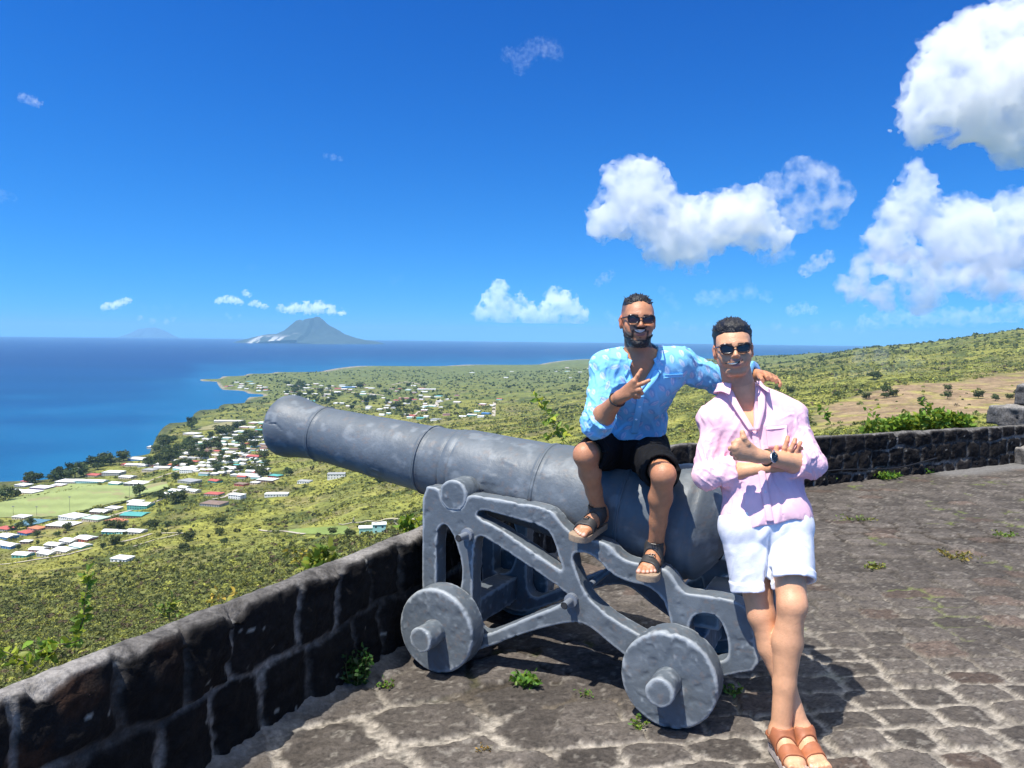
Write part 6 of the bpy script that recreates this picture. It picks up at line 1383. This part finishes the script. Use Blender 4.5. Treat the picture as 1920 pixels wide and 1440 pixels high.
# trees one can tell apart: a trunk and a crown of leaf clumps on limbs
def tree_proto(seed, hgt=8.0, rad=4.2, tone=(.080, .108, .040)):
    rng = np.random.RandomState(seed); e = bpy.data.objects.new('tree', None); COL.objects.link(e)
    b = MB(); b.tube([(0, 0, -.8), (.1, .05, hgt*.25), (.05, -.1, hgt*.5)], [.34, .26, .18], 7); limbs = []
    for k in range(6):
        a = k*1.05+rng.uniform(-.3, .3); r = rad*rng.uniform(.45, .75); tip = (r*math.cos(a), r*math.sin(a), hgt*rng.uniform(.5, .85)); limbs.append(tip); b.tube([(.08, 0, hgt*rng.uniform(.25, .42)), (tip[0]*.5, tip[1]*.5, hgt*.5), tip], [.14, .10, .05], 5)
    o = b.build('trunk', mat('bark', (.09, .07, .055), .9, var=.2, vscale=3)); o.parent = e
    C = np.array(limbs+[(rng.normal(0, rad*.42), rng.normal(0, rad*.42), hgt*rng.uniform(.26, .88)) for _ in range(15)]); Rr = rng.uniform(.34, .56, len(C))*rad; bs = np.array(tone)[None]*(1+.25*rng.normal(0, 1, (len(C), 1)))
    V, Q, c = leaf_cloud(C, Rr, 52, rng, .19, .9, np.clip(bs, .01, .3), .4); o = mesh_np('crown', V, Q, M_LEAF, col=c, smooth=False); o.parent = e; return e
PROTO = [tree_proto(1), tree_proto(2, 9.5, 4.6, (.070, .096, .036)), tree_proto(3, 6.5, 4.4, (.060, .080, .028)), tree_proto(4, 11, 4.0, (.074, .102, .038)), tree_proto(5, 7, 5.0, (.072, .086, .030))]
used_p = set()
def plant_tree(u, v, hpx, label, group=None, kind=None):
    p = at_ground(u, v)
    if p is None or p[2]-SEA < 1.2: return
    k = random.randrange(5) if kind is None else kind
    if k in used_p: t = copy_tree(PROTO[k])
    else: t = PROTO[k]; used_p.add(k)
    s = hpx/F*p[1]/(8.0, 9.5, 6.5, 11, 7)[k]; t.location = tuple(p); t.scale = (s*random.uniform(.9, 1.2), s*random.uniform(.9, 1.2), s); t.rotation_euler = (0, 0, random.uniform(0, 6.28)); tag(t, label, 'tree', group); OCC.append((p[0], p[1], 2)); return t
for u, v, hp_, lab, k in ((262, 930, 22, 'dark round tree standing at the near corner of the sports field', 0), (298, 938, 15, 'smaller dark tree beside the one at the field corner', 2), (141, 897, 30, 'tallest dark tree in the belt between the sea and the school', 1), (110, 902, 26, 'broad dark tree in the shore belt behind the white hip roof', 1), (10, 940, 24, 'big dark tree at the near shore end of the field', 1), (5, 905, 18, 'dark tree on the shore at the outer edge of the view', 0), (30, 932, 13, 'brownish tree beside the pale shore houses', 4),
                          (330, 905, 20, 'dark green tree beside the grey block at the hedge', 3), (360, 806, 24, 'lone tree on the point above the sea beside the shore field', 1), (330, 945, 22, 'broad olive tree above the long brown house', 4), (712, 905, 12, 'small round tree alone on the slope under the barrel', 2), (656, 1008, 15, 'round dark bush tree on the lawn beside the aqua house', 2), (625, 1001, 11, 'low spreading tree on the lawn', 4), (540, 893, 17, 'dark tree on the slope right of the green roofed house', 0)):
    plant_tree(u, v, hp_, lab, None, k)
for i in range(62):
    u = random.uniform(35, 330); c = 906-u*.085 if u < 130 else 895-(u-130)*.44*.72 if u < 345 else 800; v = c-random.uniform(-2, 13)+4; plant_tree(u, v, random.uniform(10, 20), 'dark green tree in the belt along the shore by the field', 'trees along the shore')
for i in range(72):
    u, v = z1(); v -= random.uniform(0, 8); plant_tree(u, v, random.uniform(9, 19), 'dark tree between the houses of the shore town', 'trees of the shore town')
for i in range(70):
    u, v = z2(); plant_tree(u, v, random.uniform(5, 10), 'small dark tree between the houses of the far town', 'trees of the far town')
for i in range(26):
    plant_tree(random.uniform(20, 420), random.uniform(982, 1034), random.uniform(9, 17), 'green tree beside the houses of the near village', 'trees of the near village')
for i in range(16):
    plant_tree(random.uniform(1420, 1910), random.uniform(705, 760), random.uniform(9, 17), 'bushy tree on the slope behind the far parapet', 'trees behind the far parapet')
# hedge along the near side of the field
hp2 = [at_ground(u, v) for u, v in ((98, 977), (130, 969), (170, 960), (215, 949), (250, 938), (285, 927), (316, 917))]; hp2 = np.array(hp2); t = np.linspace(0, len(hp2)-1, 90); C = np.stack([np.interp(t, np.arange(len(hp2)), hp2[:, k]) for k in range(3)], 1); C[:, 2] += .6
V, Q, c = leaf_cloud(C, np.full(90, 2.0), 26, rng, .35, .7, np.tile(np.array([[.035, .05, .022]]), (90, 1))); o = mesh_np('hedge', V, Q, M_LEAF, col=c, smooth=False, loc=hp2[0]); tag(o, 'long dark hedge along the near side of the sports field', 'hedge')

# ---- plants at the parapets: stems with real leaves
M_BLEAF = mat('young_leaf', attr=True, rough=.5, spec=.35, transl=.35)
def sprig(name, stems, label, cat='plant', group=None, leaf=.035, every=.025, tone=(.16, .27, .03), yel=.35, seed=0, wild=.6, ratio=.5, stemr=.0035, stemc=(.10, .09, .03), dense=1, loc=None):
    rng = np.random.RandomState(seed); b = MB(); LV, LQ, LC = [], [], []
    for pts in stems:
        pts = np.array(pts, float); s = np.concatenate([[0], np.cumsum(np.linalg.norm(np.diff(pts, axis=0), axis=1))]); n = max(4, int(s[-1]/.03)); t = np.linspace(0, s[-1], n); c = np.stack([np.interp(t, s, pts[:, k]) for k in range(3)], 1); c[1:-1] += rng.normal(0, .004, (n-2, 3)); b.tube(list(c), list(np.linspace(stemr, stemr*.4, n)), 5)
        for q in np.arange(every, s[-1]+.001, every):
            for _ in range(dense):
                p = np.array([np.interp(q, t, c[:, k]) for k in range(3)]); ax = nrm(rng.normal(0, 1, 3)*np.array([1, 1, wild])+np.array([0, 0, .35])); l = leaf*rng.uniform(.6, 1.25); side = nrm(np.cross(ax, rng.normal(0, 1, 3))); up = np.cross(side, ax)
                w = l*ratio; o = len(LV)
                mid = p+ax*l*.55-up*l*.05; tip = p+ax*l-up*l*.22
                LV += [p, p+ax*l*.35+side*w*.5+up*l*.06, mid, p+ax*l*.35-side*w*.5+up*l*.06, tip, p+ax*l*.7+side*w*.42+up*l*.02, p+ax*l*.7-side*w*.42+up*l*.02]
                LQ += [(o, o+1, o+2, o+3), (o+1, o+5, o+4, o+2), (o+3, o+2, o+4, o+6)]
                col = np.array(tone)*rng.uniform(.65, 1.3); 
                if rng.uniform() < yel: col = col*np.array([1.75, 1.25, 1.0])
                LC += [col]*7
    l0 = np.array(stems[0][0]) if loc is None else np.asarray(loc); e = empty(name, l0, label, cat, group)
    o = b.build('stem', mat('stem_'+str(int(stemc[0]*100)), stemc, .7)); o.parent = e; o.matrix_parent_inverse = Matrix.Translation(-Vector(l0))
    o = mesh_np('foliage', np.array(LV), np.array(LQ), M_BLEAF, col=np.array(LC)); o.parent = e; o.matrix_parent_inverse = Matrix.Translation(-Vector(l0)); return e
def pl(pts, y): return [P(u, v, y+(0 if len(a_) == 0 else a_[0])) for u, v, *a_ in pts]
sprig('vine', [pl([(140, 1215), (148, 1180), (157, 1150), (161, 1120), (163, 1095), (164, 1072)], 2.95)], 'tall leafy vine shoot standing upright behind the near parapet', leaf=.040, every=.010, dense=2, seed=1)
sprig('vine', [pl([(150, 1200), (110, 1205), (80, 1215), (60, 1200)], 2.75), pl([(110, 1215), (85, 1235), (60, 1225)], 2.7), pl([(90, 1215), (70, 1225), (100, 1235)], 2.72)], 'tangled leafy vine creeping over the near parapet below the tall shoot', leaf=.046, every=.014, dense=2, seed=2)
sprig('vine', [pl([(75, 1255), (45, 1238), (15, 1222), (-20, 1215)], 2.6), pl([(60, 1245), (30, 1245), (5, 1240)], 2.6)], 'yellowish vine runner at the outermost end of the near parapet', leaf=.04, every=.014, dense=2, seed=3, yel=.7)
sprig('plant', [pl([(318, 1165), (316, 1140), (322, 1122)], 3.15)]+[pl([(316, 1142), (316+dx, 1142+dy)], 3.15) for dx, dy in ((-26, -2), (-20, 14), (22, 2), (34, 14), (14, -14), (-14, -12))], 'feathery leaved plant behind the parapet with a pinkish seed head', leaf=.03, every=.009, dense=2, seed=4, ratio=.25, tone=(.15, .24, .04))
sprig('plant', [pl([(386, 1150), (398, 1128), (408, 1112), (415, 1102)], 3.35), pl([(400, 1130), (425, 1118), (440, 1112)], 3.35), pl([(395, 1140), (385, 1130)], 3.35)], 'small yellow flowering sprig behind the parapet', leaf=.03, every=.015, dense=2, seed=5, tone=(.30, .30, .06), yel=.6)
sprig('shrub', [pl([(568, 1085), (562, 1050), (550, 1022), (545, 1010)], 4.1), pl([(562, 1055), (540, 1035), (530, 1030)], 4.1), pl([(563, 1050), (580, 1020)], 4.1)], 'thin pale shrub rising behind the parapet left of the leafy one', leaf=.036, every=.018, dense=2, seed=6, tone=(.24, .27, .05))
sprig('shrub', [pl([(590, 1085), (596, 1055), (600, 1035), (620, 1028)], 3.85), pl([(598, 1060), (580, 1045)], 3.85), pl([(600, 1050), (622, 1040), (630, 1052)], 3.85), pl([(596, 1070), (610, 1055), (618, 1062)], 3.8), pl([(590, 1075), (575, 1062)], 3.9)], 'leafy green shrub leaning over the parapet left of the carriage', leaf=.055, every=.012, dense=3, seed=7, tone=(.14, .22, .03))
sprig('shrub', [pl([(775, 1010), (768, 985), (762, 970)], 5.0), pl([(780, 1000), (760, 990), (748, 980)], 5.0), pl([(785, 990), (778, 972)], 5.0)], 'green shrub tip showing between the carriage and the parapet', leaf=.06, every=.014, dense=3, seed=8)
sprig('twig', [pl([(800, 974), (760, 973), (720, 974), (690, 978), (650, 981), (635, 982)], 5.2), pl([(662, 980), (664, 970)], 5.2), pl([(740, 974), (745, 990)], 5.2)], 'bare pale twig reaching sideways over the slope by the aqua house', leaf=.012, every=.2, seed=9, stemr=.009, stemc=(.36, .33, .22))
sprig('shrub', [pl([(1062, 850), (1052, 815), (1035, 785), (1015, 760), (1002, 738)], 8.2), pl([(1040, 795), (1020, 790)], 8.2), pl([(1030, 830), (1015, 818)], 8.2), pl([(1050, 820), (1070, 805)], 8.2)], 'tall leafy shoot rising behind the barrel beside the seated man', leaf=.10, every=.03, tone=(.20, .30, .04), dense=2, seed=10)
for k, (pts, lab) in enumerate(((([(1560, 800), (1548, 775), (1540, 760)], [(1545, 772), (1556, 778)]), 'short leafy shoot behind the far parapet next to the pink sleeve'), (([(1650, 805), (1640, 782), (1622, 768)], [(1630, 772), (1645, 765)]), 'leaning leafy shoot behind the far parapet beside the large bush'), (([(1740, 790), (1735, 765), (1727, 748)], [(1735, 765), (1745, 757)]), 'upright shoot with a leafy tip rising out of the large bush'))):
    sprig('vine', [pl(s, 10.0) for s in pts], lab, leaf=.085, every=.04, dense=2, seed=20+k)
rs = np.random.RandomState(3); st = []
for k in range(46):
    u0 = rs.uniform(1668, 1815); st.append([P(u0, 812, 10.3+rs.uniform(-.2, .4)), P(u0+rs.uniform(-8, 8), 795, 10.3+rs.uniform(-.3, .3)), P(u0+rs.uniform(-20, 20), 795-rs.uniform(2, 24)*math.exp(-((u0-1752)/45)**2)-rs.uniform(2, 10), 10.2+rs.uniform(-.3, .3))])
sprig('bush', st, 'large bright green bush hanging over the far parapet', leaf=.095, every=.03, dense=2, seed=31, tone=(.15, .26, .03), yel=.3)
rs = np.random.RandomState(6); st = []
for k in range(14):
    u0 = rs.uniform(1615, 1665); st.append([P(u0, 812, 10.0), P(u0+rs.uniform(-12, 12), 806-rs.uniform(4, 18), 10.0+rs.uniform(-.2, .2))])
sprig('bush', st, 'small leafy clump on the far parapet left of the large bush', leaf=.08, every=.035, dense=2, seed=32)
# weeds in the joints of the paving
def weed(u, v, w, hgt, label, n=14, tone=(.10, .22, .03), leaf=.035, seed=0, z=.0, yel=.3):
    c = G(u, v, z); rs = np.random.RandomState(seed); st = []
    for k in range(n):
        a = rs.uniform(0, 6.28); r = w*rs.uniform(.15, 1)*.5; st.append([c+np.array([math.cos(a)*r*.3, math.sin(a)*r*.3, -.005]), c+np.array([math.cos(a)*r*.8, math.sin(a)*r*.8, hgt*rs.uniform(.3, .8)]), c+np.array([math.cos(a)*r, math.sin(a)*r, hgt*rs.uniform(.3, 1)])])
    return sprig('weed', st, label, 'weed', None, leaf, .012, tone, yel, seed, stemr=.0016, loc=c, dense=1)
weed(668, 1282, .20, .16, 'dark green fern like weed at the foot of the near parapet in the shade', 40, (.030, .085, .016), .030, 1, yel=.05); weed(728, 1288, .12, .03, 'small bright weed on the paving beside the shaded fern', 14, seed=2, leaf=.02); weed(988, 1283, .16, .05, 'bright leafy weed between the flags under the carriage', 24, seed=3, leaf=.034)
weed(1098, 1302, .10, .015, 'flat green weed in a joint beside the rear wheel', 10, seed=4, leaf=.016); weed(1198, 1362, .12, .03, 'yellow green weed against the foot of the rear wheel', 16, seed=5, leaf=.018, yel=.6); weed(1372, 1300, .14, .03, 'weed on the paving between the carriage tail and the pink shirted man', 14, seed=6, leaf=.024)
weed(1642, 1066, .20, .03, 'tuft of grass in the paving to the right of the white shorts', 16, (.13, .18, .035), .03, 7, yel=.4); weed(1795, 1046, .32, .04, 'larger tuft of yellowish grass further out on the paving', 18, (.16, .17, .045), .028, 8, yel=.6); weed(1605, 975, .4, .04, 'thin line of grass in a joint behind the white shorts', 12, (.12, .17, .04), .026, 9); weed(1890, 1006, .3, .03, 'green tuft in the paving nearest the low stone block', 12, (.11, .18, .03), .028, 10)
weed(1535, 903, .35, .10, 'weed growing at the foot of the far parapet by the pink sleeve', 24, seed=11, leaf=.05); weed(1655, 897, .40, .10, 'weed at the foot of the far parapet under the black cable', 24, seed=12, leaf=.05); weed(905, 1405, .10, .012, 'dry yellow tuft in the paving in the foreground', 12, (.24, .20, .06), .016, 13, yel=.6); weed(1735, 885, .35, .06, 'low weed under the far parapet at the end of the cable', 18, seed=14, leaf=.045)

# ================================================================ clouds and smoke: real volumes of droplets
def cloud_mat(name, feat, dens, lo=.40, hi=.60, col=(1, 1, 1), seed=0.0, aniso=.25, rough=.62):
    m = bpy.data.materials.new(name); m.use_nodes = True; n = m.node_tree; n.nodes.clear(); L = n.links.new
    o = n.nodes.new('ShaderNodeOutputMaterial'); pv = n.nodes.new('ShaderNodeVolumePrincipled'); pv.inputs['Color'].default_value = (*col, 1); pv.inputs['Anisotropy'].default_value = aniso
    tc = n.nodes.new('ShaderNodeTexCoord'); mp = n.nodes.new('ShaderNodeMapping'); mp.inputs['Location'].default_value = (seed, seed*2, seed*3); nz = n.nodes.new('ShaderNodeTexNoise'); nz.inputs['Scale'].default_value = 1/feat; nz.inputs['Detail'].default_value = 6; nz.inputs['Roughness'].default_value = rough
    L(tc.outputs['Object'], mp.inputs['Vector']); L(mp.outputs[0], nz.inputs['Vector'])
    mr = n.nodes.new('ShaderNodeMapRange'); mr.inputs['From Min'].default_value = lo; mr.inputs['From Max'].default_value = hi; mr.inputs['To Max'].default_value = dens; L(nz.outputs['Fac'], mr.inputs['Value']); L(mr.outputs[0], pv.inputs['Density']); L(pv.outputs[0], o.inputs['Volume'])
    m.cycles.volume_step_rate = 1.0; return m
def cloud(blobs, d, label, dens=1.0, lo=.40, hi=.58, vox=2.6, rough=1.0, featpx=None, seed=0, name='cloud', cat='cloud', depth=.8, flat_base=None, col=(1, 1, 1), group=None, aniso=.25):
    """blobs: (photo column, row, radius) set at the distance d; the outline is broken up by fractal billows"""
    bl = np.array(blobs, float); u0, v0 = bl[:, 0].mean(), bl[:, 1].mean(); s = d/F; c0 = P(u0, v0, d); rs = np.random.RandomState(seed); rough = rough*1.6 if vox <= 1.2 else rough
    lo_ = np.array([(bl[:, 0]-bl[:, 2]).min()-u0, -(bl[:, 2]).max()*depth*1.5, v0-(bl[:, 1]+bl[:, 2]).max()])-bl[:, 2].max()*.5; hi_ = np.array([(bl[:, 0]+bl[:, 2]).max()-u0, bl[:, 2].max()*depth*1.5, v0-(bl[:, 1]-bl[:, 2]).min()])+bl[:, 2].max()*.5
    f = Field(lo_, hi_, vox); f.D[:] = 1e3; mr_ = np.median(bl[:, 2])
    for (u, v, r) in bl:
        c = np.array([u-u0, rs.uniform(-.4, .4)*r*depth, v0-v]); f.add(lambda p: ellip(p, c, (r, r*depth, r*.92)), c-r, c+r, r*.35, r*.7)
    g = np.abs(f.D) < mr_*1.2; idx = np.argwhere(g); p = (idx*f.h+f.lo).astype(np.float32)
    bil = (1-np.abs(fbm(p/(mr_*.85), 5, seed+3, .55))*2)-.45; f.D[g] -= (bil*mr_*.42*rough+fbm(p/(mr_*.3), 3, seed+8)*mr_*.12*rough).astype(np.float32)
    if flat_base is not None: 
        pz = np.arange(f.n[2])*f.h+f.lo[2]; f.D = np.maximum(f.D, (v0-flat_base)-pz[None, None, :]).astype(np.float32)
    V, Q = f.mesh()
    Wv = c0+(V[:, :1]*_r0+V[:, 2:3]*ZX+V[:, 1:2]*np.array([0, 1., 0]))*s
    ft = (featpx or mr_*.9)*s
    o = mesh_np(name, Wv, Q, cloud_mat(name+'_drops', ft, dens/(14*s), lo, hi, col, seed*1.7, aniso), loc=c0); o['label'] = label; o['category'] = cat
    if group: o['group'] = group
    return o
cloud([(1790, 120, 70), (1850, 85, 68), (1910, 70, 62), (1760, 190, 66), (1722, 228, 40), (1830, 180, 80), (1900, 150, 90), (1890, 225, 70), (1820, 215, 55), (1970, 110, 95), (1895, 270, 40), (1950, 210, 85)], 6500, 'big white cumulus cut by the upper right corner of the view', .85, .36, .66, vox=3, seed=1)
cloud([(1165, 335, 34), (1195, 355, 52), (1155, 400, 46), (1130, 430, 26), (1222, 400, 56), (1262, 425, 62), (1245, 468, 40), (1300, 435, 56), (1300, 475, 34), (1358, 412, 54), (1400, 392, 46), (1420, 428, 40), (1450, 440, 30)], 9000, 'wide white cumulus with a grey base above the seated man', .9, .36, .66, vox=2.8, seed=2)
cloud([(1450, 360, 36), (1500, 328, 32), (1530, 350, 42), (1565, 370, 32), (1500, 400, 36), (1560, 402, 24), (1470, 470, 18), (1440, 475, 22)], 9300, 'ragged thin cloud trailing off the wide cumulus', .42, .44, .66, vox=2.8, seed=3)
cloud([(1720, 330, 26), (1712, 370, 38), (1695, 405, 42), (1675, 450, 46), (1745, 412, 46), (1795, 412, 46), (1845, 420, 46), (1780, 460, 56), (1850, 470, 52), (1900, 400, 44), (1925, 450, 58)], 17500, 'tall white cumulus with a hooked top at the right above the hillside', .75, .36, .64, vox=2.8, seed=4)
cloud([(1700, 505, 42), (1760, 515, 46), (1840, 515, 46), (1640, 495, 34), (1610, 540, 36), (1660, 552, 32), (1740, 556, 36), (1880, 525, 44), (1930, 530, 40)], 19000, 'soft greyish cloud bank under the hooked cumulus', .8, .42, .68, vox=2.8, seed=5)
cloud([(1512, 507, 13), (1532, 493, 17), (1554, 481, 13)], 9000, 'small slanting cloud between the two large ones', .6, .40, .62, vox=1.4, seed=6)
cloud([(935, 545, 19), (928, 570, 27), (905, 590, 19), (950, 585, 27), (975, 562, 13), (1000, 590, 24), (1045, 560, 24), (1062, 575, 28), (1030, 592, 26), (1082, 590, 20)], 60000, 'bright twin towered cumulus low over the sea left of the seated man', 1.3, vox=1.5, seed=7, flat_base=606)
cloud([(1122, 530, 8), (1135, 521, 11), (1146, 513, 7)], 10000, 'small pinkish puff just above and left of the seated man', .4, .40, .64, vox=1.2, seed=8)
cloud([(528, 581, 8), (550, 579, 11), (575, 578, 13), (600, 577, 13), (620, 582, 11), (641, 585, 6)], 60000, 'flat white cloud resting above the island peak', 3.2, vox=1.2, seed=9, flat_base=592)
cloud([(407, 566, 5), (416, 564, 7), (425, 561, 8), (434, 562, 8), (443, 564, 7), (451, 567, 5)], 60000, 'white puff left of the island cloud', 3.0, vox=1.1, seed=10, flat_base=573); cloud([(462, 550, 7), (466, 553, 5)], 60000, 'tiniest puff above the gap between two larger ones', 2.6, vox=1.0, seed=11)
cloud([(472, 570, 5), (479, 568, 6), (486, 571, 6), (494, 574, 6), (501, 576, 4)], 60000, 'small white puff between the left puff and the island cloud', 3.0, vox=1.1, seed=12); cloud([(193, 577, 6), (202, 574, 7), (212, 573, 8), (221, 570, 8), (230, 566, 7), (240, 563, 6)], 60000, 'slanted white cloud low over the sea at the far left', 3.2, vox=1.1, seed=13)
cloud([(263, 597, 6), (285, 602, 6), (310, 603, 6), (325, 598, 5)], 60000, 'thin pale cloud above the faint island', 1.0, vox=1.1, seed=14); cloud([(425, 590, 5), (432, 596, 5), (450, 592, 4)], 60000, 'scrap of cloud just left of the island slope', .4, vox=1.0, seed=15)
cloud([(955, 104, 14), (972, 110, 16), (992, 95, 18), (1012, 90, 18), (1032, 91, 18), (976, 126, 13), (1046, 100, 12), (985, 112, 14)], 5200, 'wispy torn cloud high in the middle of the sky', .20, .44, .74, vox=1.5, seed=16, featpx=9, rough=1.5)
cloud([(45, 184, 9), (60, 190, 10), (74, 195, 7)], 5200, 'small wisp high at the left of the sky', .45, .38, .62, vox=1.1, seed=17); cloud([(612, 292, 6), (625, 295, 7), (638, 297, 5)], 6500, 'tiny wisp in the open blue left of centre', .35, .38, .62, vox=1.0, seed=18); cloud([(3, 368, 12), (20, 370, 9)], 7000, 'faint wisp at the left edge of the sky', .10, .38, .62, vox=1.2, seed=19)
cloud([(1318, 560, 16), (1345, 558, 18), (1375, 552, 14), (1405, 546, 16), (1435, 556, 12)], 60000, 'long faint cloud streak between the heads of the men and the wide cumulus', .30, .40, .66, vox=1.6, seed=20)
cloud([(1485, 583, 12), (1505, 577, 13), (1525, 582, 10)], 60000, 'little white cloud above the foot of the hillside', .5, .40, .62, vox=1.3, seed=21); cloud([(1255, 560, 12), (1240, 545, 9), (1268, 575, 10), (1250, 592, 10)], 60000, 'thin cloud column right of the seated head', .14, .40, .64, vox=1.4, seed=22)
cloud([(1150, 600, 10), (1140, 590, 8)], 60000, 'faint puff touching the seated head at ear height', .3, .4, .64, vox=1.2, seed=23)
cloud([(1270, 612, 9), (1300, 616, 8), (1330, 612, 7), (1455, 612, 10), (1490, 618, 9), (1530, 614, 10), (1570, 610, 12), (1610, 616, 10)], 65000, 'row of low pale cloud tops along the horizon behind the men', .40, .40, .66, vox=1.4, seed=24)
cloud([(1625, 606, 15), (1655, 600, 18), (1685, 597, 19), (1712, 600, 18), (1742, 596, 19), (1770, 592, 20), (1800, 594, 20), (1830, 594, 19), (1860, 588, 20), (1890, 586, 20), (1920, 584, 19)], 62000, 'low pale cloud bank just over the hillside skyline', .50, .40, .66, vox=1.6, seed=25)
cloud([(270, 576, 7), (290, 578, 8), (315, 576, 8), (345, 574, 7)], 62000, 'dull streak of cloud above the thin pale one at the left', .10, .4, .66, vox=1.1, seed=26, col=(.75, .8, .9)); cloud([(740, 525, 10), (752, 520, 8)], 30000, 'barely visible grey scrap of cloud over the open sea', .06, .4, .66, vox=1.2, seed=27, col=(.7, .75, .85)); cloud([(470, 502, 8), (480, 500, 6)], 30000, 'faint dull scrap of cloud high above the island', .05, .4, .66, vox=1.1, seed=28, col=(.7, .75, .85))
pz = at_ground(1742, 699)
cloud([(1742, 697, 6), (1728, 694, 8), (1712, 690, 10), (1722, 680, 9), (1690, 694, 12), (1660, 696, 12), (1630, 698, 12), (1600, 702, 10), (1690, 676, 14), (1650, 668, 18), (1610, 672, 16), (1570, 706, 8)], pz[1], 'thin bluish smoke drifting from a small fire on the hillside', .13, .38, .66, vox=1.6, seed=30, name='smoke', cat='smoke', depth=1.2, col=(.72, .78, .86), aniso=.3)
